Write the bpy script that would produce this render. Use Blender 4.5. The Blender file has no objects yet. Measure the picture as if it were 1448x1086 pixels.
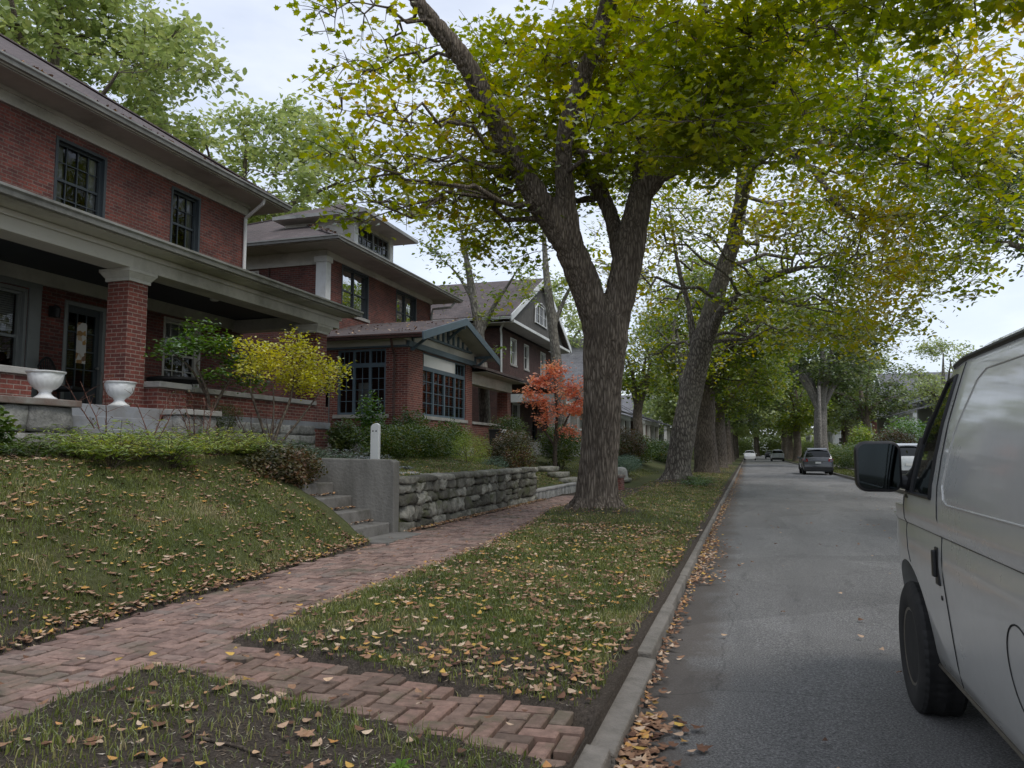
import bpy, math, random
import numpy as np
from mathutils import Vector, Matrix, noise as mnoise

random.seed(7)
RNG = np.random.default_rng(7)
SC = bpy.context.scene
COL = SC.collection
R = math.radians

# ------------------------------------------------------------------ helpers: objects
def link(o, parent=None):
    COL.objects.link(o)
    if parent is not None:
        o.parent = parent
    return o

def tag(o, label=None, cat=None, group=None, kind=None):
    if label: o['label'] = label
    if cat: o['category'] = cat
    if group: o['group'] = group
    if kind: o['kind'] = kind
    return o

def thing(name, label, cat, loc=(0, 0, 0), rz=0.0, group=None):
    o = bpy.data.objects.new(name, None)
    o.empty_display_size = 0.1
    o.location = loc
    o.rotation_euler = (0, 0, rz)
    link(o)
    return tag(o, label, cat, group)

def children(o):
    return [c for c in bpy.data.objects if c.parent == o]

def copy_tree(o, kids, parent=None):
    c = o.copy()
    COL.objects.link(c)
    c.parent = parent
    for k, sub in kids:
        copy_tree(k, sub, c)
    return c

def kid_tree(o):
    return [(k, kid_tree(k)) for k in children(o)]

# ------------------------------------------------------------------ helpers: meshes
def mesh_np(name, V, faces_by_len, smooth=False):
    """faces_by_len: list of int arrays (F,k)."""
    V = np.asarray(V, dtype=np.float32)
    me = bpy.data.meshes.new(name)
    me.vertices.add(len(V))
    me.vertices.foreach_set('co', V.ravel())
    idx = np.concatenate([f.ravel() for f in faces_by_len]).astype(np.int32)
    cnt = np.concatenate([np.full(len(f), f.shape[1]) for f in faces_by_len]).astype(np.int32)
    me.loops.add(len(idx))
    me.loops.foreach_set('vertex_index', idx)
    me.polygons.add(len(cnt))
    st = np.zeros(len(cnt), dtype=np.int32)
    st[1:] = np.cumsum(cnt)[:-1]
    me.polygons.foreach_set('loop_start', st)
    me.update(calc_edges=True)
    me.polygons.foreach_set('use_smooth', np.full(len(cnt), bool(smooth)))
    me.validate()
    return me

def obj_from(name, me, m, parent=None, off=(0, 0, 0)):
    o = bpy.data.objects.new(name, me)
    for mm in (m if isinstance(m, (list, tuple)) else [m]):
        me.materials.append(mm)
    link(o, parent)
    return o

class MB:
    """collects shapes into one mesh"""
    def __init__(s):
        s.v = []; s.f = []; s.mi = []; s.cur = 0
    def add(s, vs, fs):
        b = len(s.v)
        s.v.extend([tuple(v) for v in vs])
        for f in fs:
            s.f.append(tuple(b + i for i in f)); s.mi.append(s.cur)
        return s
    def box(s, x0, x1, y0, y1, z0, z1, M=None):
        vs = [Vector((x, y, z)) for x in (x0, x1) for y in (y0, y1) for z in (z0, z1)]
        if M is not None: vs = [M @ v for v in vs]
        return s.add(vs, [(0, 1, 3, 2), (4, 6, 7, 5), (0, 4, 5, 1), (2, 3, 7, 6), (0, 2, 6, 4), (1, 5, 7, 3)])
    def poly(s, pts):
        return s.add(pts, [tuple(range(len(pts)))])
    def slab(s, pts, t):
        """polygon given counter-clockwise, extruded by vector t"""
        t = Vector(t); n = len(pts)
        a = [Vector(p) for p in pts]; b = [p + t for p in a]
        fs = [tuple(range(n))[::-1], tuple(range(n, 2 * n))]
        for i in range(n):
            j = (i + 1) % n
            fs.append((i, j, n + j, n + i))
        return s.add(a + b, fs)
    def bar(s, p, q, w, h, up=(0, 0, 1)):
        p = Vector(p); q = Vector(q); d = (q - p).normalized(); up = Vector(up)
        if abs(d.dot(up)) > .99: up = Vector((1, 0, 0))
        sx = d.cross(up).normalized(); uz = sx.cross(d).normalized()
        vs = []
        for c in (p, q):
            for a, b in ((-1, -1), (1, -1), (1, 1), (-1, 1)):
                vs.append(c + sx * a * w / 2 + uz * b * h / 2)
        return s.add(vs, [(0, 1, 2, 3), (7, 6, 5, 4), (0, 4, 5, 1), (1, 5, 6, 2), (2, 6, 7, 3), (3, 7, 4, 0)])
    def tube(s, pts, rad, seg=8, cap=True):
        V, F = tube_np(pts, rad, seg)
        fs = [tuple(int(i) for i in f) for f in F]
        n = len(pts)
        if cap:
            fs.append(tuple(range(seg))[::-1]); fs.append(tuple((n - 1) * seg + k for k in range(seg)))
        return s.add(V.tolist(), fs)
    def lathe(s, prof, c=(0, 0, 0), seg=32, fn=None, axis='z'):
        vs = []
        for i, (r, z) in enumerate(prof):
            for k in range(seg):
                a = 2 * math.pi * k / seg
                rr = r if fn is None else fn(r, z, a)
                if axis == 'z': vs.append((c[0] + rr * math.cos(a), c[1] + rr * math.sin(a), c[2] + z))
                else: vs.append((c[0] + z, c[1] + rr * math.cos(a), c[2] + rr * math.sin(a)))
        fs = []
        for i in range(len(prof) - 1):
            for k in range(seg):
                j = (k + 1) % seg
                fs.append((i * seg + k, i * seg + j, (i + 1) * seg + j, (i + 1) * seg + k))
        fs.append(tuple(range(seg))[::-1]); fs.append(tuple((len(prof) - 1) * seg + k for k in range(seg)))
        return s.add(vs, fs)
    def build(s, name, m, parent=None, smooth=False, bevel=0, bseg=2, angle=35, fixn=True):
        me = bpy.data.meshes.new(name)
        me.from_pydata(s.v, [], s.f)
        ms = m if isinstance(m, (list, tuple)) else [m]
        for mm in ms: me.materials.append(mm)
        if len(ms) > 1: me.polygons.foreach_set('material_index', s.mi)
        me.update()
        if fixn:
            import bmesh
            bm = bmesh.new(); bm.from_mesh(me)
            bmesh.ops.recalc_face_normals(bm, faces=bm.faces)
            bm.to_mesh(me); bm.free()
        o = bpy.data.objects.new(name, me)
        link(o, parent)
        if smooth:
            me.polygons.foreach_set('use_smooth', [True] * len(me.polygons))
            try: me.set_sharp_from_angle(angle=R(angle))
            except Exception: pass
        if bevel:
            b = o.modifiers.new('bev', 'BEVEL'); b.width = bevel; b.segments = bseg; b.limit_method = 'ANGLE'; b.angle_limit = R(40)
            b.harden_normals = False
        return o

def tube_np(pts, rad, seg):
    P = np.asarray(pts, float); n = len(P)
    if np.isscalar(rad): rad = [rad] * n
    T = np.gradient(P, axis=0)
    T /= np.linalg.norm(T, axis=1)[:, None] + 1e-9
    u = np.array([1., 0, 0]) if abs(T[0][0]) < .8 else np.array([0, 1., 0])
    V = np.zeros((n, seg, 3))
    a = np.arange(seg) * 2 * math.pi / seg
    for i in range(n):
        u = u - T[i] * (u @ T[i]); u /= np.linalg.norm(u) + 1e-9
        w = np.cross(T[i], u)
        V[i] = P[i] + rad[i] * (np.cos(a)[:, None] * u + np.sin(a)[:, None] * w)
    F = []
    k = np.arange(seg); k2 = (k + 1) % seg
    for i in range(n - 1):
        F.append(np.stack([i * seg + k, i * seg + k2, (i + 1) * seg + k2, (i + 1) * seg + k], 1))
    return V.reshape(-1, 3), np.concatenate(F)

class Tubes:
    def __init__(s): s.V = []; s.F = []; s.n = 0
    def add(s, pts, rad, seg=5):
        V, F = tube_np(pts, rad, seg)
        s.V.append(V); s.F.append(F + s.n); s.n += len(V)
    def mesh(s, name, smooth=True):
        return mesh_np(name, np.concatenate(s.V), [np.concatenate(s.F)], smooth)

# ------------------------------------------------------------------ helpers: materials
def newmat(name):
    m = bpy.data.materials.new(name); m.use_nodes = True
    nt = m.node_tree; nt.nodes.clear()
    out = nt.nodes.new('ShaderNodeOutputMaterial')
    return m, nt, out

def N(nt, t, **kw):
    n = nt.nodes.new('ShaderNode' + t)
    for k, v in kw.items():
        if k.startswith('i_'):
            key = k[2:].replace('_', ' ')
            n.inputs[key].default_value = v
        else: setattr(n, k, v)
    return n

def L(nt, a, b): nt.links.new(a, b)

def ramp(nt, src, stops):
    r = nt.nodes.new('ShaderNodeValToRGB')
    el = r.color_ramp.elements
    while len(el) < len(stops): el.new(.5)
    for e, (p, c) in zip(el, stops):
        e.position = p; e.color = (c[0], c[1], c[2], 1) if not isinstance(c, (int, float)) else (c, c, c, 1)
    L(nt, src, r.inputs['Fac'])
    return r

def mixc(nt, fac, a, b, mode='MIX'):
    m = nt.nodes.new('ShaderNodeMix'); m.data_type = 'RGBA'; m.blend_type = mode
    for sock, val in ((m.inputs[0], fac), (m.inputs[6], a), (m.inputs[7], b)):
        if hasattr(val, 'is_linked') or hasattr(val, 'links'): L(nt, val, sock)
        elif isinstance(val, (int, float)): sock.default_value = val if sock == m.inputs[0] else (val, val, val, 1)
        else: sock.default_value = (val[0], val[1], val[2], 1)
    return m.outputs[2]

def surf(name, col, rough=.7, var=.25, scale=3.0, bump=.15, bscale=40.0, metal=0.0, dirt=None, coat=0, spec=.5, streak=False):
    """painted / stone / wood surface with soft mottling and fine relief"""
    m, nt, out = newmat(name)
    tc = N(nt, 'TexCoord')
    b = N(nt, 'BsdfPrincipled', i_Roughness=rough, i_Metallic=metal)
    b.inputs['Coat Weight'].default_value = coat
    b.inputs['Specular IOR Level'].default_value = spec
    src = tc.outputs['Object']
    if streak:
        mp = N(nt, 'Mapping'); mp.inputs['Scale'].default_value = (1, 1, .25); L(nt, src, mp.inputs[0]); src2 = mp.outputs[0]
    else: src2 = src
    n1 = N(nt, 'TexNoise', i_Scale=scale, i_Detail=6.0, i_Roughness=.65); L(nt, src2, n1.inputs['Vector'])
    d = [c * (1 - var) for c in col]; h = [min(1, c * (1 + var)) for c in col]
    r = ramp(nt, n1.outputs['Fac'], [(.25, d), (.75, h)])
    c = r.outputs[0]
    if dirt is not None:
        n3 = N(nt, 'TexNoise', i_Scale=scale * .45, i_Detail=8.0, i_Roughness=.7); L(nt, src2, n3.inputs['Vector'])
        r3 = ramp(nt, n3.outputs['Fac'], [(.48, 0.0), (.68, 1.0)])
        c = mixc(nt, r3.outputs[0], c, dirt)
    L(nt, c, b.inputs['Base Color'])
    if bump:
        n2 = N(nt, 'TexNoise', i_Scale=bscale, i_Detail=5.0); L(nt, src, n2.inputs['Vector'])
        bp = N(nt, 'Bump', i_Strength=bump, i_Distance=.02); L(nt, n2.outputs['Fac'], bp.inputs['Height']); L(nt, bp.outputs[0], b.inputs['Normal'])
    L(nt, b.outputs[0], out.inputs[0])
    return m

def brick_mat(name, c1, c2, mortar, dark=.5, mort=.009):
    m, nt, out = newmat(name)
    tc = N(nt, 'TexCoord'); sp = N(nt, 'SeparateXYZ'); L(nt, tc.outputs['Object'], sp.inputs[0])
    ad = N(nt, 'Math', operation='ADD'); L(nt, sp.outputs[0], ad.inputs[0]); L(nt, sp.outputs[1], ad.inputs[1])
    cb = N(nt, 'CombineXYZ'); L(nt, ad.outputs[0], cb.inputs[0]); L(nt, sp.outputs[2], cb.inputs[1])
    # slight waviness so courses are not ruler straight
    nz = N(nt, 'TexNoise', i_Scale=6.0, i_Detail=2.0); L(nt, cb.outputs[0], nz.inputs['Vector'])
    vm = N(nt, 'VectorMath', operation='MULTIPLY_ADD'); L(nt, nz.outputs['Color'], vm.inputs[0])
    vm.inputs[1].default_value = (.012, .006, 0); L(nt, cb.outputs[0], vm.inputs[2])
    br = N(nt, 'TexBrick', offset=.5, squash=1.0)
    br.inputs['Scale'].default_value = 1.0
    br.inputs['Brick Width'].default_value = .205; br.inputs['Row Height'].default_value = .0677
    br.inputs['Mortar Size'].default_value = mort; br.inputs['Mortar Smooth'].default_value = .25; br.inputs['Bias'].default_value = 0
    br.inputs['Color1'].default_value = (*c1, 1); br.inputs['Color2'].default_value = (*c2, 1); br.inputs['Mortar'].default_value = (*mortar, 1)
    L(nt, vm.outputs[0], br.inputs['Vector'])
    n1 = N(nt, 'TexNoise', i_Scale=1.3, i_Detail=7.0, i_Roughness=.7); L(nt, tc.outputs['Object'], n1.inputs['Vector'])
    r1 = ramp(nt, n1.outputs['Fac'], [(.3, dark), (.7, 1.12)])
    c = mixc(nt, 1.0, br.outputs['Color'], r1.outputs[0], 'MULTIPLY')
    n2 = N(nt, 'TexNoise', i_Scale=28.0, i_Detail=4.0); L(nt, tc.outputs['Object'], n2.inputs['Vector'])
    r2 = ramp(nt, n2.outputs['Fac'], [(.3, .72), (.7, 1.2)])
    c = mixc(nt, 1.0, c, r2.outputs[0], 'MULTIPLY')
    b = N(nt, 'BsdfPrincipled', i_Roughness=.85); L(nt, c, b.inputs['Base Color'])
    h = N(nt, 'Math', operation='MULTIPLY_ADD'); L(nt, br.outputs['Fac'], h.inputs[0]); h.inputs[1].default_value = -1.0
    L(nt, n2.outputs['Fac'], h.inputs[2])
    bp = N(nt, 'Bump', i_Strength=.7, i_Distance=.008); L(nt, h.outputs[0], bp.inputs['Height']); L(nt, bp.outputs[0], b.inputs['Normal'])
    L(nt, b.outputs[0], out.inputs[0])
    return m

def shingle_mat(name, c1, c2):
    m, nt, out = newmat(name)
    tc = N(nt, 'TexCoord'); sp = N(nt, 'SeparateXYZ'); L(nt, tc.outputs['Object'], sp.inputs[0])
    ad = N(nt, 'Math', operation='ADD'); L(nt, sp.outputs[0], ad.inputs[0]); L(nt, sp.outputs[1], ad.inputs[1])
    zz = N(nt, 'Math', operation='MULTIPLY'); L(nt, sp.outputs[2], zz.inputs[0]); zz.inputs[1].default_value = 1.9
    cb = N(nt, 'CombineXYZ'); L(nt, ad.outputs[0], cb.inputs[0]); L(nt, zz.outputs[0], cb.inputs[1])
    br = N(nt, 'TexBrick', offset=.37)
    br.inputs['Scale'].default_value = 1.0
    br.inputs['Brick Width'].default_value = .31; br.inputs['Row Height'].default_value = .14; br.inputs['Mortar Size'].default_value = .008
    br.inputs['Color1'].default_value = (*c1, 1); br.inputs['Color2'].default_value = (*c2, 1); br.inputs['Mortar'].default_value = (c1[0] * .35, c1[1] * .35, c1[2] * .35, 1)
    L(nt, cb.outputs[0], br.inputs['Vector'])
    n1 = N(nt, 'TexNoise', i_Scale=.9, i_Detail=8.0, i_Roughness=.75); L(nt, tc.outputs['Object'], n1.inputs['Vector'])
    r1 = ramp(nt, n1.outputs['Fac'], [(.3, .6), (.7, 1.25)])
    c = mixc(nt, 1.0, br.outputs['Color'], r1.outputs[0], 'MULTIPLY')
    b = N(nt, 'BsdfPrincipled', i_Roughness=.9); L(nt, c, b.inputs['Base Color'])
    n2 = N(nt, 'TexNoise', i_Scale=120.0); L(nt, tc.outputs['Object'], n2.inputs['Vector'])
    bp = N(nt, 'Bump', i_Strength=.5, i_Distance=.01); L(nt, br.outputs['Fac'], bp.inputs['Height']); bp.invert = True; L(nt, bp.outputs[0], b.inputs['Normal'])
    L(nt, b.outputs[0], out.inputs[0])
    return m

def leaf_mat(name, stops, trans=.45, clump=.9, gloss=.35):
    """leaves: one random colour per leaf, drifting from clump to clump"""
    m, nt, out = newmat(name)
    g = N(nt, 'NewGeometry'); tc = N(nt, 'TexCoord')
    nz = N(nt, 'TexNoise', i_Scale=clump, i_Detail=3.0); L(nt, tc.outputs['Object'], nz.inputs['Vector'])
    a = N(nt, 'Math', operation='MULTIPLY_ADD'); L(nt, g.outputs['Random Per Island'], a.inputs[0]); a.inputs[1].default_value = .55
    s = N(nt, 'Math', operation='MULTIPLY_ADD'); L(nt, nz.outputs['Fac'], s.inputs[0]); s.inputs[1].default_value = 2.0; s.inputs[2].default_value = -.78
    L(nt, s.outputs[0], a.inputs[2])
    r = ramp(nt, a.outputs[0], stops)
    df = N(nt, 'BsdfDiffuse'); L(nt, r.outputs[0], df.inputs[0])
    tr = N(nt, 'BsdfTranslucent')
    hs = N(nt, 'HueSaturation', i_Saturation=1.15, i_Value=1.35); L(nt, r.outputs[0], hs.inputs['Color']); L(nt, hs.outputs[0], tr.inputs[0])
    mx = N(nt, 'MixShader'); mx.inputs[0].default_value = trans; L(nt, df.outputs[0], mx.inputs[1]); L(nt, tr.outputs[0], mx.inputs[2])
    gl = N(nt, 'BsdfGlossy', i_Roughness=.45); gl.inputs[0].default_value = (.8, .85, .9, 1)
    fr = N(nt, 'Fresnel', i_IOR=1.35)
    fm = N(nt, 'Math', operation='MULTIPLY'); L(nt, fr.outputs[0], fm.inputs[0]); fm.inputs[1].default_value = gloss
    m2 = N(nt, 'MixShader'); L(nt, fm.outputs[0], m2.inputs[0]); L(nt, mx.outputs[0], m2.inputs[1]); L(nt, gl.outputs[0], m2.inputs[2])
    L(nt, m2.outputs[0], out.inputs[0])
    return m

def bark_mat(name, dark, light, vs=(9, 9, 1.6), bump=1.0, tint=None):
    m, nt, out = newmat(name)
    tc = N(nt, 'TexCoord'); mp = N(nt, 'Mapping'); mp.inputs['Scale'].default_value = vs; L(nt, tc.outputs['Object'], mp.inputs[0])
    nz = N(nt, 'TexNoise', i_Scale=1.2, i_Detail=3.0); L(nt, mp.outputs[0], nz.inputs['Vector'])
    wv = mixc(nt, .5, mp.outputs[0], nz.outputs['Color'], 'ADD')
    vo = N(nt, 'TexVoronoi', feature='DISTANCE_TO_EDGE', i_Scale=1.7); L(nt, wv, vo.inputs['Vector'])
    n2 = N(nt, 'TexNoise', i_Scale=5.0, i_Detail=8.0, i_Roughness=.7); L(nt, mp.outputs[0], n2.inputs['Vector'])
    n3 = N(nt, 'TexNoise', i_Scale=.8, i_Detail=3.0); L(nt, tc.outputs['Object'], n3.inputs['Vector'])
    a = N(nt, 'Math', operation='MULTIPLY_ADD'); L(nt, vo.outputs['Distance'], a.inputs[0]); a.inputs[1].default_value = 1.6; L(nt, n2.outputs['Fac'], a.inputs[2])
    r = ramp(nt, a.outputs[0], [(.38, [c * .45 for c in dark]), (.62, dark), (.98, light)])
    c = r.outputs[0]
    rr = ramp(nt, n3.outputs['Fac'], [(.35, .75), (.7, 1.25)])
    c = mixc(nt, 1.0, c, rr.outputs[0], 'MULTIPLY')
    if tint is not None:
        r4 = ramp(nt, n3.outputs['Fac'], [(.52, 0.0), (.7, .7)])
        c = mixc(nt, r4.outputs[0], c, tint)
    b = N(nt, 'BsdfPrincipled', i_Roughness=.92); L(nt, c, b.inputs['Base Color'])
    b.inputs['Specular IOR Level'].default_value = .25
    bp = N(nt, 'Bump', i_Strength=bump, i_Distance=.03); L(nt, a.outputs[0], bp.inputs['Height']); L(nt, bp.outputs[0], b.inputs['Normal'])
    L(nt, b.outputs[0], out.inputs[0])
    return m

def glass_mat(name, tint=(.5, .52, .52), refl=.62, ior=1.42):
    m, nt, out = newmat(name)
    tr = N(nt, 'BsdfTransparent'); tr.inputs[0].default_value = (*tint, 1)
    gl = N(nt, 'BsdfGlossy', i_Roughness=.02); gl.inputs[0].default_value = (refl, refl, refl, 1)
    fr = N(nt, 'Fresnel', i_IOR=ior)
    tc = N(nt, 'TexCoord'); nz = N(nt, 'TexNoise', i_Scale=2.2, i_Detail=1.0); L(nt, tc.outputs['Object'], nz.inputs['Vector'])
    bp = N(nt, 'Bump', i_Strength=.12, i_Distance=.05); L(nt, nz.outputs['Fac'], bp.inputs['Height']); L(nt, bp.outputs[0], gl.inputs['Normal'])
    ad = N(nt, 'Math', operation='ADD'); L(nt, fr.outputs[0], ad.inputs[0]); ad.inputs[1].default_value = .05
    mx = N(nt, 'MixShader'); L(nt, ad.outputs[0], mx.inputs[0]); L(nt, tr.outputs[0], mx.inputs[1]); L(nt, gl.outputs[0], mx.inputs[2])
    L(nt, mx.outputs[0], out.inputs[0])
    return m

def island_mat(name, stops, rough=.85, noise=(.75, 1.2), nscale=20, bump=.4, bdist=.01, moss=None):
    """stones / bricks / fallen leaves: colour differs from piece to piece"""
    m, nt, out = newmat(name)
    g = N(nt, 'NewGeometry'); tc = N(nt, 'TexCoord')
    r = ramp(nt, g.outputs['Random Per Island'], stops)
    nz = N(nt, 'TexNoise', i_Scale=nscale, i_Detail=6.0, i_Roughness=.7); L(nt, tc.outputs['Object'], nz.inputs['Vector'])
    rr = ramp(nt, nz.outputs['Fac'], [(.3, noise[0]), (.7, noise[1])])
    c = mixc(nt, 1.0, r.outputs[0], rr.outputs[0], 'MULTIPLY')
    if moss is not None:
        n4 = N(nt, 'TexNoise', i_Scale=moss[1], i_Detail=6.0, i_Roughness=.7); L(nt, tc.outputs['Object'], n4.inputs['Vector'])
        r4 = ramp(nt, n4.outputs['Fac'], [(moss[2], 0.0), (moss[2] + .14, 1.0)])
        c = mixc(nt, r4.outputs[0], c, moss[0])
    b = N(nt, 'BsdfPrincipled', i_Roughness=rough); L(nt, c, b.inputs['Base Color'])
    b.inputs['Specular IOR Level'].default_value = .3
    if bump:
        bp = N(nt, 'Bump', i_Strength=bump, i_Distance=bdist); L(nt, nz.outputs['Fac'], bp.inputs['Height']); L(nt, bp.outputs[0], b.inputs['Normal'])
    L(nt, b.outputs[0], out.inputs[0])
    return m

M = {}
M['brick'] = brick_mat('red_brick', (.215, .058, .042), (.105, .034, .030), (.17, .12, .10), dark=.55, mort=.010)
M['brick_pier'] = brick_mat('pier_brick', (.235, .064, .046), (.125, .038, .033), (.30, .225, .19), dark=.6, mort=.008)
M['brick_brown'] = brick_mat('brown_brick', (.11, .045, .037), (.07, .03, .026), (.09, .07, .06))
M['shingle'] = shingle_mat('brown_shingles', (.135, .105, .10), (.095, .078, .078))
M['shingle_grey'] = shingle_mat('grey_shingles', (.19, .19, .2), (.14, .14, .15))
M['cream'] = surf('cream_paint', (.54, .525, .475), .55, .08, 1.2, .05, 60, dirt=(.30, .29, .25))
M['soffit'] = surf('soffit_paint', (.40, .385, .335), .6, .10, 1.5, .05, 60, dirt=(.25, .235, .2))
M['white'] = surf('white_paint', (.66, .67, .66), .45, .05, 2, .05, 60, dirt=(.5, .5, .47))
M['urn'] = surf('white_urn', (.76, .77, .77), .4, .04, 6, .05, 90, dirt=(.6, .6, .57))
M['gutter'] = surf('grey_gutter_metal', (.25, .25, .235), .42, .18, 3, .04, 30, dirt=(.12, .12, .11))
M['slate'] = surf('slate_blue_paint', (.09, .13, .16), .5, .12, 3, .05, 60)
M['darkwin'] = surf('dark_window_paint', (.035, .045, .052), .45, .1, 4, .05, 60)
M['greywood'] = surf('grey_trim_paint', (.19, .205, .20), .5, .1, 4, .05, 60)
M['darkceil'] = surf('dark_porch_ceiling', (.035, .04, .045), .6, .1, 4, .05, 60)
M['glass'] = glass_mat('window_glass')
M['interior'] = surf('dark_room', (.02, .019, .018), .9, .2, 2, 0, 60)
M['curtain'] = surf('pale_curtain', (.78, .78, .75), .9, .15, 8, .1, 20)
M['limestone'] = island_mat('grey_limestone', [(0, (.24, .235, .22)), (.5, (.34, .335, .31)), (1, (.45, .44, .41))], nscale=9, noise=(.55, 1.2), bump=1, bdist=.04)
M['cap'] = surf('limestone_cap', (.34, .33, .31), .8, .15, 4, .2, 40, dirt=(.2, .19, .165))
M['cap_brown'] = surf('brown_stone_cap', (.15, .105, .085), .8, .25, 4, .2, 40, dirt=(.22, .21, .19))
M['stepstone'] = surf('grey_stone_steps', (.24, .25, .265), .8, .16, 3, .15, 40, dirt=(.17, .155, .14))
M['concrete'] = surf('weathered_concrete', (.165, .158, .14), .9, .4, 2.2, .5, 26, dirt=(.10, .095, .08), streak=True)
M['stairconc'] = surf('step_concrete', (.17, .16, .145), .9, .25, 5, .3, 40, dirt=(.09, .085, .07))
M['kerb'] = surf('kerb_concrete', (.20, .18, .155), .9, .25, 7, .5, 60, dirt=(.12, .11, .09))
M['drystone'] = island_mat('mossy_field_stone', [(0, (.10, .094, .075)), (.5, (.20, .19, .158)), (1, (.38, .365, .31))], nscale=9, noise=(.45, 1.35), bump=1, bdist=.04, moss=((.085, .09, .045), 2.3, .52))
M['black'] = surf('matt_black', (.012, .012, .013), .6, .2, 8, .1, 60)
M['wood_old'] = surf('weathered_board', (.28, .25, .21), .9, .3, 6, .3, 40)

# ------------------------------------------------------------------ camera (26 mm phone lens look)
cam_d = bpy.data.cameras.new('camera'); cam = bpy.data.objects.new('camera', cam_d); COL.objects.link(cam)
f_px = 1080.0
cam_d.sensor_width = 36; cam_d.lens = f_px / 1448 * 36; cam_d.clip_end = 3000; cam_d.clip_start = .05
cam.location = (0, 0, 1.52)
cam.rotation_euler = (R(90 + 5.027), 0, R(17.122))
SC.camera = cam
SC.view_settings.view_transform = 'Standard'; SC.view_settings.look = 'None'; SC.view_settings.exposure = 0; SC.view_settings.gamma = 1
SC.cycles.max_bounces = 6; SC.cycles.transparent_max_bounces = 12; SC.cycles.use_denoising = True
SC.cycles.diffuse_bounces = 4; SC.cycles.glossy_bounces = 3; SC.cycles.caustics_reflective = False; SC.cycles.caustics_refractive = False

# ------------------------------------------------------------------ world: overcast sky
SUN_EL, SUN_AZ = R(52), R(118)     # azimuth measured clockwise from +Y
w = bpy.data.worlds.new('World'); SC.world = w; w.use_nodes = True
nt = w.node_tree; nt.nodes.clear()
wo = N(nt, 'OutputWorld')
sky = N(nt, 'TexSky'); sky.sky_type = 'NISHITA'; sky.sun_disc = False; sky.sun_elevation = SUN_EL; sky.sun_rotation = SUN_AZ
bg1 = N(nt, 'Background', i_Strength=.05); L(nt, sky.outputs[0], bg1.inputs[0])
tc = N(nt, 'TexCoord'); mp = N(nt, 'Mapping'); mp.inputs['Scale'].default_value = (1, 1, 2.6); L(nt, tc.outputs['Generated'], mp.inputs[0])
nz = N(nt, 'TexNoise', i_Scale=2.2, i_Detail=6.0, i_Roughness=.55); L(nt, mp.outputs[0], nz.inputs['Vector'])
cr = ramp(nt, nz.outputs['Fac'], [(.36, (.52, .565, .67)), (.5, (.61, .65, .735)), (.64, (.76, .785, .84))])
bg2 = N(nt, 'Background', i_Strength=1.16); L(nt, cr.outputs[0], bg2.inputs[0])
asd = N(nt, 'AddShader'); L(nt, bg1.outputs[0], asd.inputs[0]); L(nt, bg2.outputs[0], asd.inputs[1]); L(nt, asd.outputs[0], wo.inputs[0])
sd = bpy.data.lights.new('sun', 'SUN'); sd.energy = 1.5; sd.angle = R(22); sd.color = (1, .96, .9)
so = bpy.data.objects.new('sun', sd); COL.objects.link(so)
dv = Vector((math.sin(SUN_AZ) * math.cos(SUN_EL), math.cos(SUN_AZ) * math.cos(SUN_EL), math.sin(SUN_EL)))
so.rotation_euler = dv.to_track_quat('Z', 'Y').to_euler(); so.location = dv * 60

# ------------------------------------------------------------------ terrain
def sstep(a, b, x):
    t = np.clip((x - a) / (b - a), 0, 1); return t * t * (3 - 2 * t)
def vnoise(x, y, s, seed=0):
    """cheap smooth value noise, vectorised"""
    x = np.asarray(x, float) * s + seed * 17.3; y = np.asarray(y, float) * s + seed * 9.1
    xi = np.floor(x); yi = np.floor(y); fx = x - xi; fy = y - yi
    fx = fx * fx * (3 - 2 * fx); fy = fy * fy * (3 - 2 * fy)
    def h(a, b):
        q = np.sin(a * 127.1 + b * 311.7 + seed * 13.7) * 43758.5453
        return q - np.floor(q)
    return (h(xi, yi) * (1 - fx) + h(xi + 1, yi) * fx) * (1 - fy) + (h(xi, yi + 1) * (1 - fx) + h(xi + 1, yi + 1) * fx) * fy
def fbm(x, y, s, seed=0):
    return (vnoise(x, y, s, seed) + .5 * vnoise(x, y, s * 2.1, seed + 1) + .25 * vnoise(x, y, s * 4.3, seed + 2)) / 1.75

def walk_left(y):  return np.interp(y, [-5, 3.8, 5.6, 9.5, 11.5, 60], [-4.5, -4.52, -4.66, -4.98, -5.16, -5.2])
def walk_right(y): return np.interp(y, [-5, 9.6, 12.5, 16.3, 20, 26, 60], [-3.28, -3.36, -3.6, -4.05, -4.0, -3.7, -3.6])
ZW = .25
def cross_lo(x): return np.interp(x, [-3.3, -.8], [3.80, 3.40])
def cross_hi(x): return np.interp(x, [-3.3, -.8], [4.44, 4.10])
def on_cross(x, y, m=0.0): return (x > -3.42) & (x < -.78) & (y > cross_lo(x) - m) & (y < cross_hi(x) + m)
def on_walk(x, y, m=0.0): return (x > walk_left(y) - m) & (x < walk_right(y) + m)

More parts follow.
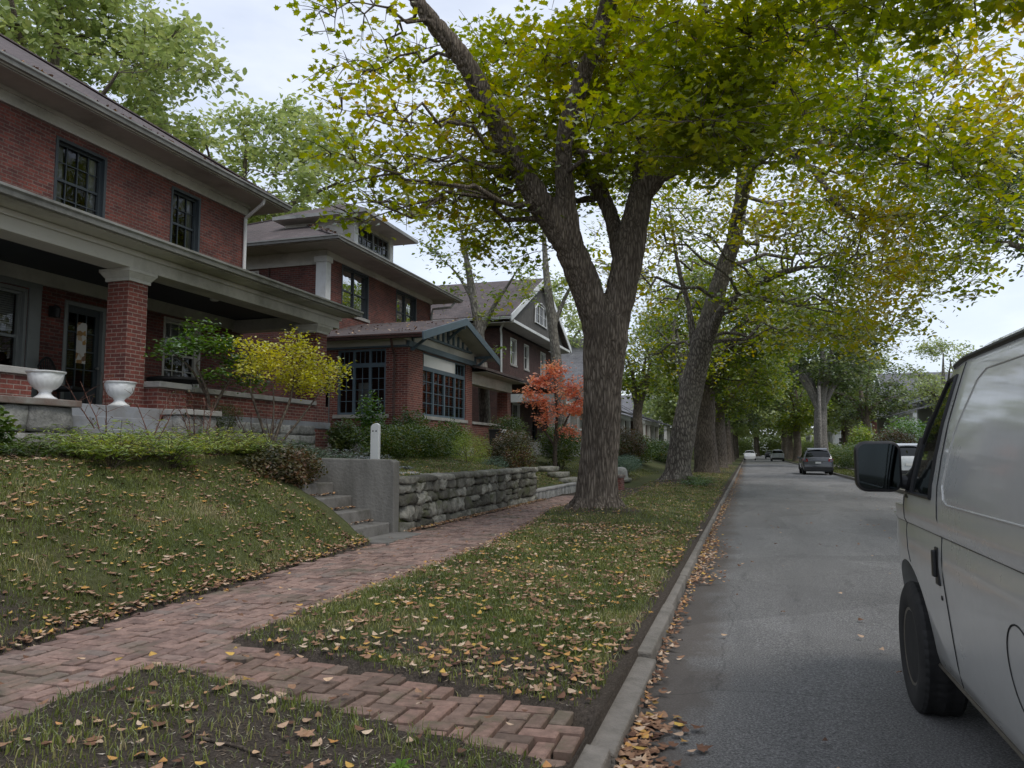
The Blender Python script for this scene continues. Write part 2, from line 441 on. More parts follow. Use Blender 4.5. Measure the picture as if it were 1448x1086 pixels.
def ground_z(x, y, detail=True):
    x = np.asarray(x, float); y = np.asarray(y, float)
    z = np.zeros(np.broadcast(x, y).shape); x, y = np.broadcast_arrays(x, y)
    wl = walk_left(y)
    # verge
    t = np.clip((-0.78 - x) / 2.5, 0, 1)
    zv = .125 + (ZW - .125) * t + .05 * np.sin(np.pi * t) * sstep(4.4, 6, y)
    d = np.hypot(x + 2.75, y - 15.2); zv = zv + .16 * np.exp(-(d / 1.1) ** 2)
    d = np.hypot(x + 2.6, y - 30.5); zv = zv + .14 * np.exp(-(d / 1.2) ** 2)
    d = np.hypot(x + 3.1, y - 1.4); zv = zv + .10 * np.exp(-(d / 1.0) ** 2)
    # left of the walk
    u = wl - x      # distance beyond walk
    bank = ZW + 1.13 * sstep(-.35, 2.3, u) * np.clip((u + .0) / .5, 0, 1) ** .5
    bank = np.where(u > 0, ZW + 1.13 * (.38 * np.sin(np.clip(u / 2.35, 0, 1) * np.pi / 2) + .62 * np.clip(u / 2.35, 0, 1)), ZW)
    lawn = np.interp(x, [-30, -9.4, -8.6, -7.0, -6.9], [1.75, 1.62, 1.57, 1.40, 0])
    bankA = np.where(x < -6.9, np.maximum(lawn, bank), bank)
    zB = np.interp(x, [-30, -9.4, -7.6, -6.6, -5.25], [1.7, 1.5, 1.33, 1.12, .98])
    zC = np.interp(x, [-30, -9.6, -8.0, -6.4, -5.5, -5.2], [1.7, 1.45, 1.25, .75, .48, .42])
    zD = np.interp(x, [-30, -10, -8.2, -6.3, -5.2], [1.6, 1.3, 1.05, .42, .25])
    step = -.4 + 0 * x
    bankA = bankA + .10 * sstep(8.4, 9.4, y) * sstep(.1, .7, u) * sstep(-7.4, -6.6, x)
    z_left = np.where(y < 9.68, bankA, np.where(y < 10.9, np.where(x < -7.1, lawn, bankA - .5), 0))
    z_left = np.where(y >= 10.9, zB, z_left)
    tC = sstep(19.2, 19.7, y); z_left = np.where(y >= 10.9, zB * (1 - tC) + zC * tC, z_left)
    tD = sstep(23.5, 25.5, y); z_left = np.where(y >= 19.8, zC * (1 - tD) + zD * tD, z_left)
    z_left = np.where((y > 10.9) & (x > -5.3), ZW, z_left)
    zv = zv + .022; z = np.where(x < wl, z_left, zv)
    z = np.where((x >= wl) & (x <= walk_right(y)), ZW - .055, z)
    z = np.where(on_cross(x, y), np.interp(x, [-3.3, -.8], [ZW - .055, .07]), z)
    # street bed and the far side
    z = np.where(x > -.76, -.10, z)
    zr = np.interp(x, [5.38, 6.8, 8.2, 10, 14, 40, 200], [.12, .17, .2, .75, 1.3, 1.5, 2])
    z = np.where(x > 5.38, zr, z)
    if detail:
        n = (fbm(x, y, 1.1, 3) - .5) * .07 + (fbm(x, y, 6, 5) - .5) * .03
        ok = ~((x > -.95) & (x < 5.6)) & ~on_walk(x, y, .02) & ~on_cross(x, y, .02)
        z = z + np.where(ok, n, 0) * np.where(x < wl, 1.3, .8)
    return z

def dirt_amt(x, y):
    """0 = grass, 1 = bare soil"""
    n = fbm(x, y, 1.6, 11)
    fg = sstep(3.4, 2.95, y + .9 * (n - .5)) * sstep(-3.3, -2.5, x + .9 * (n - .5)) * sstep(-1.0, -1.35, x) * .95
    fg = np.where((y > 2.9) & (n > .55), fg * .4, fg)
    a = sstep(5.0, 4.5, y - .2 * (x + 2) + 1.6 * (n - .5)) * (x > -3.3) * .75
    tr = np.exp(-(np.hypot(x + 2.75, y - 15.2) / .95) ** 2) + np.exp(-(np.hypot(x + 2.6, y - 30.5) / 1.4) ** 2)
    lowb = sstep(5.0, 3.7, y + .8 * (n - .5)) * sstep(-5.9, -5.1, x) * (x < walk_left(y)) * .8
    far = ((y > 19) & (y < 28) & (x < -3.2) & (x > -5.4)) * .9
    kerb = sstep(-.98, -.85, x) * .3
    pat = sstep(.64, .76, fbm(x, y, .9, 21)) * .35 * (x > walk_right(y))
    edge = (np.minimum(np.abs(x - walk_left(y)), np.abs(x - walk_right(y))) < .07) & (y < 21)
    edge = edge | (on_cross(x, y, .07)) | ((x > -.90) & (x < -.7)); edge = edge * .8
    return np.clip(np.maximum.reduce([edge, fg, a * .8, tr, lowb, far, kerb, pat]), 0, 1)

def axis(segs):
    out = []
    for a, b, s in segs:
        n = max(1, int(round((b - a) / s))); out += list(np.linspace(a, b, n, endpoint=False))
    out.append(segs[-1][1]); return np.array(out)
gx = axis([(-900, -100, 100), (-100, -30, 10), (-30, -9.5, .8), (-9.5, -.78, .055), (-.78, -.74, .04), (-.74, 5.36, 1.2), (5.36, 5.40, .04), (5.40, 16, .5), (16, 60, 6), (60, 900, 100)])
gy = axis([(-60, -4, 8), (-4, 1.5, .3), (1.5, 14, .06), (14, 34, .16), (34, 80, .9), (80, 260, 6), (260, 1500, 120)])
GX, GY = np.meshgrid(gx, gy, indexing='ij')
GZ = ground_z(GX, GY)
nx, ny = len(gx), len(gy)
I = (np.arange(nx - 1)[:, None] * ny + np.arange(ny - 1)[None, :]).ravel()
F = np.stack([I, I + ny, I + ny + 1, I + 1], 1)
me = mesh_np('ground', np.stack([GX, GY, GZ], -1).reshape(-1, 3), [F], True)
at = me.attributes.new('soil', 'FLOAT', 'POINT'); at.data.foreach_set('value', dirt_amt(GX, GY).ravel().astype(np.float32))
m, nt, out = newmat('lawn_and_soil')
tc = N(nt, 'TexCoord'); av = N(nt, 'Attribute', attribute_name='soil')
n1 = N(nt, 'TexNoise', i_Scale=9.0, i_Detail=10.0, i_Roughness=.75); L(nt, tc.outputs['Object'], n1.inputs['Vector'])
n2 = N(nt, 'TexNoise', i_Scale=1.1, i_Detail=5.0); L(nt, tc.outputs['Object'], n2.inputs['Vector'])
n3 = N(nt, 'TexNoise', i_Scale=70.0, i_Detail=4.0, i_Roughness=.7); L(nt, tc.outputs['Object'], n3.inputs['Vector'])
gr = ramp(nt, n1.outputs['Fac'], [(.3, (.062, .060, .030)), (.55, (.115, .122, .048)), (.75, (.19, .18, .085))])
gr2 = ramp(nt, n2.outputs['Fac'], [(.35, (.065, .05, .03)), (.6, (.05, .075, .025))])
gc = mixc(nt, .45, gr.outputs[0], gr2.outputs[0])
dr = ramp(nt, n3.outputs['Fac'], [(.3, (.038, .031, .025)), (.6, (.095, .078, .063)), (.8, (.22, .18, .145))])
ms = N(nt, 'Math', operation='MULTIPLY_ADD'); L(nt, n1.outputs['Fac'], ms.inputs[0]); ms.inputs[1].default_value = .8; ms.inputs[2].default_value = -.4
ma = N(nt, 'Math', operation='ADD'); L(nt, av.outputs['Fac'], ma.inputs[0]); L(nt, ms.outputs[0], ma.inputs[1])
mr = ramp(nt, ma.outputs[0], [(.3, 0.0), (.6, 1.0)])
cc = mixc(nt, mr.outputs[0], gc, dr.outputs[0])
b = N(nt, 'BsdfPrincipled', i_Roughness=.95); b.inputs['Specular IOR Level'].default_value = .15; L(nt, cc, b.inputs['Base Color'])
bp = N(nt, 'Bump', i_Strength=.9, i_Distance=.025); L(nt, n3.outputs['Fac'], bp.inputs['Height']); L(nt, bp.outputs[0], b.inputs['Normal'])
L(nt, b.outputs[0], out.inputs[0])
tag(obj_from('ground', me, m), kind='structure')

# ------------------------------------------------------------------ road
m, nt, out = newmat('worn_asphalt')
tc = N(nt, 'TexCoord'); sp = N(nt, 'SeparateXYZ'); L(nt, tc.outputs['Object'], sp.inputs[0])
n1 = N(nt, 'TexNoise', i_Scale=75.0, i_Detail=5.0, i_Roughness=.9); L(nt, tc.outputs['Object'], n1.inputs['Vector'])
mp = N(nt, 'Mapping'); mp.inputs['Scale'].default_value = (1.0, .22, 1); L(nt, tc.outputs['Object'], mp.inputs[0])
n2 = N(nt, 'TexNoise', i_Scale=.9, i_Detail=7.0, i_Roughness=.6); L(nt, mp.outputs[0], n2.inputs['Vector'])
vo = N(nt, 'TexVoronoi', i_Scale=95.0); L(nt, tc.outputs['Object'], vo.inputs['Vector'])
r1 = ramp(nt, n1.outputs['Fac'], [(.36, (.06, .059, .057)), (.5, (.175, .171, .165)), (.64, (.42, .41, .395))])
r2 = ramp(nt, n2.outputs['Fac'], [(.3, .78), (.7, 1.15)])
c = mixc(nt, 1.0, r1.outputs[0], r2.outputs[0], 'MULTIPLY')
nn = N(nt, 'TexNoise', i_Scale=1.6, i_Detail=8.0, i_Roughness=.7); L(nt, tc.outputs['Object'], nn.inputs['Vector'])
ea = N(nt, 'Math', operation='MULTIPLY_ADD'); L(nt, nn.outputs['Fac'], ea.inputs[0]); ea.inputs[1].default_value = .9; L(nt, sp.outputs[0], ea.inputs[2])
er = ramp(nt, ea.outputs[0], [(0, .85), (.25, .0)])   # brown grit in the left gutter
c = mixc(nt, er.outputs[0], c, (.115, .098, .084))
pv = N(nt, 'TexVoronoi', i_Scale=.42); pv.feature = 'F1'; pw = mixc(nt, .25, tc.outputs['Object'], nn.outputs['Color'], 'ADD'); L(nt, pw, pv.inputs['Vector'])
ps0 = N(nt, 'SeparateXYZ'); L(nt, pv.outputs['Color'], ps0.inputs[0]); prr = ramp(nt, ps0.outputs[0], [(.2, .88), (.5, 1.0), (.9, 1.07)])
c = mixc(nt, 1.0, c, prr.outputs[0], 'MULTIPLY')
st = N(nt, 'TexNoise', i_Scale=4.0, i_Detail=6.0, i_Roughness=.7); L(nt, mp.outputs[0], st.inputs['Vector']); sr = ramp(nt, st.outputs['Fac'], [(.28, .68), (.42, 1.0)])
c = mixc(nt, 1.0, c, sr.outputs[0], 'MULTIPLY')
vc = N(nt, 'TexVoronoi', feature='DISTANCE_TO_EDGE', i_Scale=.33); 
wn = N(nt, 'TexNoise', i_Scale=2.5, i_Detail=5.0); L(nt, tc.outputs['Object'], wn.inputs['Vector'])
wx = mixc(nt, .18, tc.outputs['Object'], wn.outputs['Color'], 'ADD'); L(nt, wx, vc.inputs['Vector'])
vr = ramp(nt, vc.outputs['Distance'], [(0.0, .72), (.002, 1.0)])
c = mixc(nt, 1.0, c, vr.outputs[0], 'MULTIPLY')
b = N(nt, 'BsdfPrincipled', i_Roughness=.8); b.inputs['Specular IOR Level'].default_value = .35; L(nt, c, b.inputs['Base Color'])
bp = N(nt, 'Bump', i_Strength=1.0, i_Distance=.012); L(nt, n1.outputs['Fac'], bp.inputs['Height']); L(nt, bp.outputs[0], b.inputs['Normal'])
L(nt, b.outputs[0], out.inputs[0]); M['asphalt'] = m
rx = np.array([-.77, -.5, .5, 1.5, 2.25, 3, 4, 4.8, 5.24]); ry = axis([(-60, 0, 10), (0, 40, .5), (40, 200, 4), (200, 1400, 100)])
X_, Y_ = np.meshgrid(rx, ry, indexing='ij')
Z_ = .035 * (1 - ((X_ - 2.2) / 3.04) ** 2) + (vnoise(X_, Y_, .5, 2) - .5) * .012
I = (np.arange(len(rx) - 1)[:, None] * len(ry) + np.arange(len(ry) - 1)[None, :]).ravel(); n_ = len(ry)
me = mesh_np('road', np.stack([X_, Y_, Z_], -1).reshape(-1, 3), [np.stack([I, I + n_, I + n_ + 1, I + 1], 1)], True)
tag(obj_from('road', me, m), kind='structure')
def road_z(x, y): return .035 * (1 - ((x - 2.2) / 3.04) ** 2)

# kerbs: cast stones with open joints, a little out of line
def kerb_line(name, x0, x1, side):
    k = MB(); y = -12.0; i = 0
    while y < 240:
        ln = 1.75 if y < 40 else 6.0
        if 3.3 < y < 3.34: pass
        dx = random.uniform(-.012, .012) if y < 40 else 0; dz = random.uniform(-.012, .008)
        if side < 0: dx += float(np.interp(y + ln / 2, [0, 3.5, 6, 13, 20, 40], [.03, .02, -.01, -.05, -.06, -.02]))
        if side < 0 and 2.2 < y < 4.2: dz -= .03; dx += .012
        tilt = random.uniform(-.006, .006)
        vs = []
        for yy, t in ((y + .006, 0), (y + ln - .006, tilt)):
            vs += [(x0 + dx + t, yy, -.25), (x1 + dx + t, yy, -.25), (x1 + dx + t - (.012 if side < 0 else 0), yy, .125 + dz), (x0 + dx + t + (.012 if side > 0 else 0), yy, .135 + dz)]
        k.add(vs, [(3, 2, 1, 0), (4, 5, 6, 7), (0, 1, 5, 4), (1, 2, 6, 5), (2, 3, 7, 6), (3, 0, 4, 7)])
        y += ln; i += 1
    o = k.build(name, M['kerb'], bevel=.014, bseg=2)
    tag(o, kind='structure')
kerb_line('kerb', -.81, -.66, -1)
kerb_line('kerb', 5.235, 5.385, 1)

# right side pavement
p = MB()
for i in range(160):
    y0 = -6 + i * 1.5; p.box(7.0, 8.2, y0 + .006, y0 + 1.494, .05, .235 + random.uniform(-.006, .006))
tag(p.build('pavement', M['kerb'], bevel=.01), kind='structure')
# driveway apron across the far verge
p = MB(); p.add([(5.385, 33, .13), (7.0, 33.4, .24), (7.0, 41, .24), (5.385, 41.4, .13)], [(0, 1, 2, 3)]); p.add([(8.2, 33.4, .245), (12.5, 33.4, .95), (12.5, 41, .95), (8.2, 41, .245)], [(0, 1, 2, 3)])
tag(p.build('driveway_path', M['kerb']), kind='structure')

# ------------------------------------------------------------------ brick walks (herringbone)
BR = island_mat('walk_bricks', [(0, (.165, .112, .094)), (.35, (.25, .167, .138)), (.7, (.32, .212, .172)), (1, (.21, .165, .142))], nscale=16, noise=(.6, 1.25), bump=.7, bdist=.006, moss=((.125, .11, .078), 1.1, .54))
BR2 = island_mat('mossy_walk_bricks', [(0, (.13, .092, .072)), (.35, (.20, .135, .105)), (.7, (.26, .165, .13)), (1, (.16, .13, .10))], nscale=16, noise=(.6, 1.25), bump=.7, bdist=.006, moss=((.11, .10, .062), 1.6, .56))
def herring(name, inside, x0, x1, y0, y1, zf, wob=.004, mat=None):
    a = .1035; V = []; Fq = []; nb = 0
    for i in range(int((x1 - x0) / a) + 2):
        for j in range(int((y1 - y0) / a) + 2):
            k = (i - j) % 4
            if k == 0: cx, cy, lx, ly = x0 + (i + 1) * a, y0 + (j + .5) * a, 2 * a, a
            elif k == 3: cx, cy, lx, ly = x0 + (i + .5) * a, y0 + (j + 1) * a, a, 2 * a
            else: continue
            if not inside(cx, cy): continue
            g = .0072; hx, hy = lx / 2 - g, ly / 2 - g
            z = zf(cx, cy) + random.gauss(0, wob); sx, sy = random.gauss(0, .02), random.gauss(0, .02)
            sx += (vnoise(cx, cy, 1.3, 5) - .5) * .05; sy += (vnoise(cx, cy, 1.3, 6) - .5) * .05
            z += (vnoise(cx, cy, 1.1, 8) - .5) * .03
            if math.hypot(cx + 2.95, cy - 4.75) < .22: z += .03; sx += .06; sy -= .05
            rot = random.gauss(0, .012); cs, sn = math.cos(rot), math.sin(rot); cb = .006
            b = nb * 12
            for (ex, ey, dz) in ((hx, hy, -.05), (hx, hy, -cb), (hx - cb, hy - cb, 0)):
                for (ux, uy) in ((-1, -1), (1, -1), (1, 1), (-1, 1)):
                    px, py = ux * ex, uy * ey
                    qx, qy = px * cs - py * sn, px * sn + py * cs
                    V.append((cx + qx, cy + qy, z + dz + px * sx + py * sy))
            for r_ in (0, 1):
                for q in range(4):
                    q2 = (q + 1) % 4; Fq.append((b + r_ * 4 + q, b + r_ * 4 + q2, b + r_ * 4 + 4 + q2, b + r_ * 4 + 4 + q))
            Fq.append((b + 8, b + 9, b + 10, b + 11)); nb += 1
    me = mesh_np(name, np.array(V), [np.array(Fq)], False)
    return tag(obj_from(name, me, mat or BR), kind='structure')
herring('brick_path', lambda x, y: bool(on_walk(x, y, -.03)) or (x >= -3.42 and x < -3.1 and cross_lo(-3.3) < y < cross_hi(-3.3)), -5.3, -3.1, -1.5, 21.5, lambda x, y: ZW)
herring('brick_path', lambda x, y: bool(on_cross(x, y, .02)) and x > -3.36 and x < -.82, -3.3, -.7, 3.2, 4.7, lambda x, y: float(np.interp(x, [-3.3, -.8], [ZW, .128])), .005, BR2)

# ------------------------------------------------------------------ leaf and foliage generators
MAPLE = None
def leaf_shape(kind):
    """half outline from stem to tip (x to the side, y along); returns list"""
    if kind == 'maple':
        return [(0, 0), (.16, .02), (.42, -.06), (.36, .14), (.62, .38), (.34, .44), (.36, .62), (.14, .60), (0, 1.0)]
    if kind == 'round':
        return [(0, 0), (.22, .12), (.36, .36), (.34, .62), (.18, .85), (0, 1.0)]
    if kind == 'oval':
        return [(0, 0), (.2, .2), (.3, .48), (.2, .8), (0, 1.0)]
    if kind == 'dia':
        return [(0, 0), (.32, .45), (0, 1.0)]
    if kind == 'narrow':
        return [(0, 0), (.11, .4), (0, 1.0)]
def leaves(name, C, size, kind, mat, parent=None, up=.8, fold=.25, curl=.0, rng=RNG, droop=0.0, along=None):
    C = np.asarray(C, float); n = len(C)
    H = np.array(leaf_shape(kind)); k = len(H)
    # local verts: right half outline then left half (shared midrib verts 0 and k-1)
    rt = np.stack([H[:, 0], H[:, 1] - .4, H[:, 0] * fold], 1)
    lt = rt.copy(); lt[:, 0] *= -1
    if curl:
        for a_ in (rt, lt): a_[:, 2] += curl * ((a_[:, 1]) ** 2 - .1) * 2
    loc = np.concatenate([rt, lt[1:-1]])
    nv = len(loc)
    nrm = rng.normal(size=(n, 3)); nrm /= np.linalg.norm(nrm, axis=1)[:, None]
    nrm[:, 2] = np.abs(nrm[:, 2]) if up > 0 else nrm[:, 2]
    nrm[:, 2] += up; nrm /= np.linalg.norm(nrm, axis=1)[:, None]
    t = rng.normal(size=(n, 3)) if along is None else np.asarray(along) + rng.normal(size=(n, 3)) * .35
    if droop: t[:, 2] -= droop
    t -= nrm * (t * nrm).sum(1)[:, None]; t /= np.linalg.norm(t, axis=1)[:, None] + 1e-9
    s = np.cross(t, nrm)
    sz = np.broadcast_to(size, (n,)) if np.ndim(size) else rng.uniform(.7, 1.25, n) * size
    wid = rng.uniform(.8, 1.15, n)
    V = C[:, None, :] + sz[:, None, None] * (loc[None, :, 0, None] * s[:, None, :] * wid[:, None, None] + loc[None, :, 1, None] * t[:, None, :] + loc[None, :, 2, None] * nrm[:, None, :])
    a = np.arange(k)[::-1]                       # right half
    bidx = np.concatenate([[0], np.arange(k, nv), [k - 1]])  # left half
    base = np.arange(n)[:, None] * nv
    F1 = base + a[None, :]; F2 = base + bidx[None, :]
    me = mesh_np(name, V.reshape(-1, 3), [np.concatenate([F1, F2])], False)
    return obj_from(name, me, mat, parent)

def bez(p0, p1, p2, n):
    t = np.linspace(0, 1, n)[:, None]
    return (1 - t) ** 2 * p0 + 2 * t * (1 - t) * p1 + t * t * p2

def smooth_path(pts, n):
    """Catmull-Rom through points"""
    P = np.asarray(pts, float); P = np.vstack([2 * P[0] - P[1], P, 2 * P[-1] - P[-2]])
    m_ = len(P) - 3; out = []
    for i in range(m_):
        a, b, c, d = P[i:i + 4]
        for t in np.linspace(0, 1, max(2, n // m_), endpoint=False):
            out.append(.5 * (2 * b + (c - a) * t + (2 * a - 5 * b + 4 * c - d) * t * t + (3 * b - a - 3 * c + d) * t ** 3))
    out.append(P[-2]); return np.array(out)

def bark_displace(me, amp, sxy=9.0, sz=1.3, big=.0):
    n = len(me.vertices); co = np.zeros(n * 3, dtype=np.float32); me.vertices.foreach_get('co', co); co = co.reshape(-1, 3)
    no = np.zeros(n * 3, dtype=np.float32); me.vertices.foreach_get('normal', no); no = no.reshape(-1, 3)
    out = co.copy()
    for i in range(n):
        x, y, z = map(float, co[i])
        wx = mnoise.noise((x * 2, y * 2, z * 1.1)) * .5
        v = 1 - abs(mnoise.noise((x * sxy + wx, y * sxy + wx, z * sz))) * 2.4
        v2 = mnoise.noise((x * 22, y * 22, z * 5))
        bg = mnoise.noise((x * 1.6, y * 1.6, z * .8)) * big
        out[i] += no[i] * (-(max(v, 0) ** 2) * amp + v2 * amp * .3 + bg)
    me.vertices.foreach_set('co', out.ravel().astype(np.float32)); me.update()

def remeshed(name, tubes, voxel, amp, sxy=9., sz=1.3, big=0.0, smooth_it=6):
    me = tubes.mesh(name + '_raw'); o = bpy.data.objects.new('tmp', me); COL.objects.link(o)
    r_ = o.modifiers.new('r', 'REMESH'); r_.mode = 'VOXEL'; r_.voxel_size = voxel
    s_ = o.modifiers.new('s', 'SMOOTH'); s_.iterations = smooth_it; s_.factor = .5
    dg = bpy.context.evaluated_depsgraph_get(); dg.update()
    me2 = bpy.data.meshes.new_from_object(o.evaluated_get(dg)); me2.name = name
    bpy.data.objects.remove(o); bpy.data.meshes.remove(me)
    if amp: bark_displace(me2, amp, sxy, sz, big)
    me2.polygons.foreach_set('use_smooth', [True] * len(me2.polygons))
    return me2

def capped(T, pts, rad, seg):
    """closed tube for remeshing"""
    P = np.asarray(pts, float); rad = list(rad)
    d0 = P[0] - P[1]; d0 /= np.linalg.norm(d0); d1 = P[-1] - P[-2]; d1 /= np.linalg.norm(d1)
    P = np.vstack([P[0] + d0 * rad[0] * .02, P, P[-1] + d1 * rad[-1] * .5]); rad = [rad[0] * .02] + rad + [rad[-1] * .05]
    V, F = tube_np(P, rad, seg)
    cap0 = np.array([[0, k + 1, k, k] for k in range(1, seg - 1)])
    T.V.append(V); T.F.append(F + T.n); T.n += len(V)

def grow(root, base, limbs, blobs, leaf_kind, leaf_size, leafm, barkm, rng, voxel=.05, amp=.02, sxy=9., sz=1.3, big=.03, spray_sigma=.28,
         up=.7, droop=.3, twig_r=.012, flare=True, remesh=True, crown_name='crown', seg=14, fine=True, trunk_name='trunk'):
    """limbs: list of (pts, radii) in world coords; blobs: (center, radii, sprays, leaves per spray)"""
    base = np.array(base, float)
    T = Tubes(); nodes = []
    for pts, rad in limbs:
        P = smooth_path(pts, 6 * len(pts)) - base
        rr = np.interp(np.linspace(0, 1, len(P)), np.linspace(0, 1, len(rad)), rad)
        if remesh: capped(T, P, rr, seg)
        else: T.add(P, rr, seg)
        for p_, r_ in zip(P, rr): nodes.append((*p_, r_))
    nodes = np.array(nodes)
    me = remeshed(trunk_name, T, voxel, amp, sxy, sz, big) if remesh else T.mesh(trunk_name)
    obj_from(trunk_name, me, barkm, root)
    B = Tubes(); LC = []
    low = nodes[:, 2].max() * .22
    cand = nodes[nodes[:, 2] > low] if len(nodes[nodes[:, 2] > low]) else nodes
    for (c, rad, ns, nl) in blobs:
        c = np.array(c, float) - base; rad = np.array(rad, float)
        d = np.linalg.norm(cand[:, :3] - c, axis=1) + 1.0 * np.maximum(cand[:, 2] - c[2], 0)
        s0 = cand[np.argmin(d)]
        L_ = np.linalg.norm(c - s0[:3])
        mid = (s0[:3] + c) / 2 + np.array([0, 0, .12 * L_]) + rng.normal(size=3) * .12 * L_
        path = bez(s0[:3], mid, c, 9); path[1:-1] += rng.normal(size=(7, 3)) * .035 * L_
        r0 = min(s0[3] * .45, .012 + .013 * L_)
        B.add(path, np.linspace(r0, max(.008, r0 * .25), 9), 6 if fine else 4)
        # sub branches through the blob
        subs = [path[4:]]
        for q in range(max(2, ns // 7)):
            tgt = c + np.clip(rng.normal(size=3), -1.3, 1.3) * rad * .5
            st = path[rng.integers(4, 9)]
            md = (st + tgt) / 2 + np.array([0, 0, .1]) + rng.normal(size=3) * .1
            sp_ = bez(st, md, tgt, 6); B.add(sp_, np.linspace(r0 * .4, max(.005, r0 * .12), 6), 4); subs.append(sp_)
        S = np.concatenate(subs)
        for q in range(ns):
            u = rng.normal(size=3); u /= np.linalg.norm(u); rr = rng.uniform(.25, 1.0) ** .55
            e = c + u * rad * rr
            k = np.argmin(np.linalg.norm(S - e, axis=1)); st = S[k]
            md = (st + e) / 2 + np.array([0, 0, .08 * np.linalg.norm(e - st) + .03])
            tw = bez(st, md, e, 5)
            B.add(tw, np.linspace(twig_r, twig_r * .35, 5), 3)
            n_ = max(1, int(nl * rng.uniform(.5, 1.5)))
            tt = rng.uniform(.25, 1.05, n_)[:, None]
            pos = (1 - tt) * st + tt * e + rng.normal(size=(n_, 3)) * spray_sigma * np.array([1, 1, .6])
            LC.append(pos)
    obj_from('branches', B.mesh('branches'), barkm, root)
    C = np.concatenate(LC)
    leaves(crown_name, C, leaf_size, leaf_kind, leafm, root, up=up, droop=droop, rng=rng)
    return len(C)

# ------------------------------------------------------------------ masonry helpers
def rbox_pts(n=4):
    """unit rounded cube grid surface"""
    vs = []; fs = []; idx = {}
    g = np.linspace(-1, 1, n + 1)
    def vid(p):
        k = tuple(round(float(c), 4) for c in p)
        if k not in idx: idx[k] = len(vs); vs.append(k)
        return idx[k]
    for ax in range(3):
        for sg in (-1, 1):
            for i in range(n):
                for j in range(n):
                    q = []
                    for (a, b) in ((i, j), (i + 1, j), (i + 1, j + 1), (i, j + 1)):
                        p = [0, 0, 0]; p[ax] = sg; p[(ax + 1) % 3] = g[a]; p[(ax + 2) % 3] = g[b]; q.append(vid(p))
                    fs.append(q if sg > 0 else q[::-1])
    return np.array(vs), np.array(fs)
RB_V, RB_F = rbox_pts(4)
def stones(name, items, mat, parent=None, power=6.0, rough=.02, smooth=True, rock_axis=None):
    """items: (cx,cy,cz,hx,hy,hz,rotz)"""
    V = []; Fs = []
    for i, (cx, cy, cz, hx, hy, hz, rz) in enumerate(items):
        p = RB_V.copy()
        nr = (np.abs(p) ** power).sum(1) ** (1 / power)
        p = p / nr[:, None]
        sd = RNG.uniform(0, 50)
        k = np.array([mnoise.noise(Vector((float(a * 1.3 + sd), float(b * 1.3), float(c * 1.3 + sd)))) for a, b, c in p])
        k2 = np.array([mnoise.noise(Vector((float(a * 3 + sd), float(b * 3), float(c * 3 + sd)))) for a, b, c in p])
        q = p * np.array([hx, hy, hz])
        q += p * (k * rough * 1.6 + k2 * rough)[:, None]
        c, s = math.cos(rz), math.sin(rz)
        q = np.stack([q[:, 0] * c - q[:, 1] * s + cx, q[:, 0] * s + q[:, 1] * c + cy, q[:, 2] + cz], 1)
        V.append(q); Fs.append(RB_F + i * len(RB_V))
    me = mesh_np(name, np.concatenate(V), [np.concatenate(Fs)], smooth)
    return obj_from(name, me, mat, parent)

def ashlar_x(name, x, y0, y1, z0, z1, rows, mat, parent, wmin=.35, wmax=.6, thick=.12):
    it = []; h = (z1 - z0) / rows
    for r_ in range(rows):
        y = y0
        while y < y1 - .02:
            w_ = min(random.uniform(wmin, wmax), y1 - y)
            if y1 - y - w_ < .15: w_ = y1 - y
            it.append((x, y + w_ / 2, z0 + (r_ + .5) * h, thick, w_ / 2 - .004, h / 2 - .004, 0)); y += w_
    return stones(name, it, mat, parent, power=14, rough=.014)
def ashlar_y(name, y, x0, x1, z0, z1, rows, mat, parent, wmin=.35, wmax=.6, thick=.12):
    it = []; h = (z1 - z0) / rows
    for r_ in range(rows):
        x = x0
        while x < x1 - .02:
            w_ = min(random.uniform(wmin, wmax), x1 - x)
            if x1 - x - w_ < .15: w_ = x1 - x
            it.append((x + w_ / 2, y, z0 + (r_ + .5) * h, w_ / 2 - .004, thick, h / 2 - .004, 0)); x += w_
    return stones(name, it, mat, parent, power=14, rough=.014)

# ------------------------------------------------------------------ dry stone retaining wall
rt = thing('stone_wall', 'low mossy dry-stone retaining wall of rough grey blocks beside the brick walk', 'stone wall', (-5.3, 15, ZW))
it = []; z = ZW - .05; rows = [.20, .26, .19, .17]
for ri, h in enumerate(rows):
    y = 11.03 + random.uniform(0, .1)
    while y < 18.95:
        w_ = random.uniform(.2, .62) * (1.15 if ri < 2 else .9)
        hh = h
        w_ = min(w_, 19.0 - y)
        if w_ < .12: break
        if ri == 1 and random.random() < .25 and w_ > .25:   # tall block pierces two courses / split pair
            it.append((-5.36 + random.uniform(-.02, .02), y + w_ / 2, z + h * .25, .17, w_ / 2 - .006, h * .25 - .004, random.uniform(-.04, .04)))
            it.append((-5.37 + random.uniform(-.02, .02), y + w_ / 2, z + h * .75, .17, w_ / 2 - .006, h * .25 - .004, random.uniform(-.04, .04)))
        else:
            it.append((-5.36 + random.uniform(-.03, .03), y + w_ / 2, z + hh / 2, .18, w_ / 2 - .007, hh / 2 - .005, random.uniform(-.07, .07)))
        y += w_
    z += h - .002
stones('stones', it, M['drystone'], rt, power=7.5, rough=.034)
it = []; y = 11.02
while y < 18.9:
    w_ = min(random.uniform(.35, .85), 19.02 - y)
    it.append((-5.37 + random.uniform(-.02, .02), y + w_ / 2, z + .045, .23, w_ / 2 - .006, .055, random.uniform(-.02, .02))); y += w_
stones('capstones', it, M['drystone'], rt, power=8, rough=.012)
mb = MB(); mb.box(-5.62, -5.40, 11.05, 18.95, ZW - .3, z - .03); mb.build('core', surf('wall_core_earth', (.03, .027, .022), .95, .3, 6, .4, 30), rt)
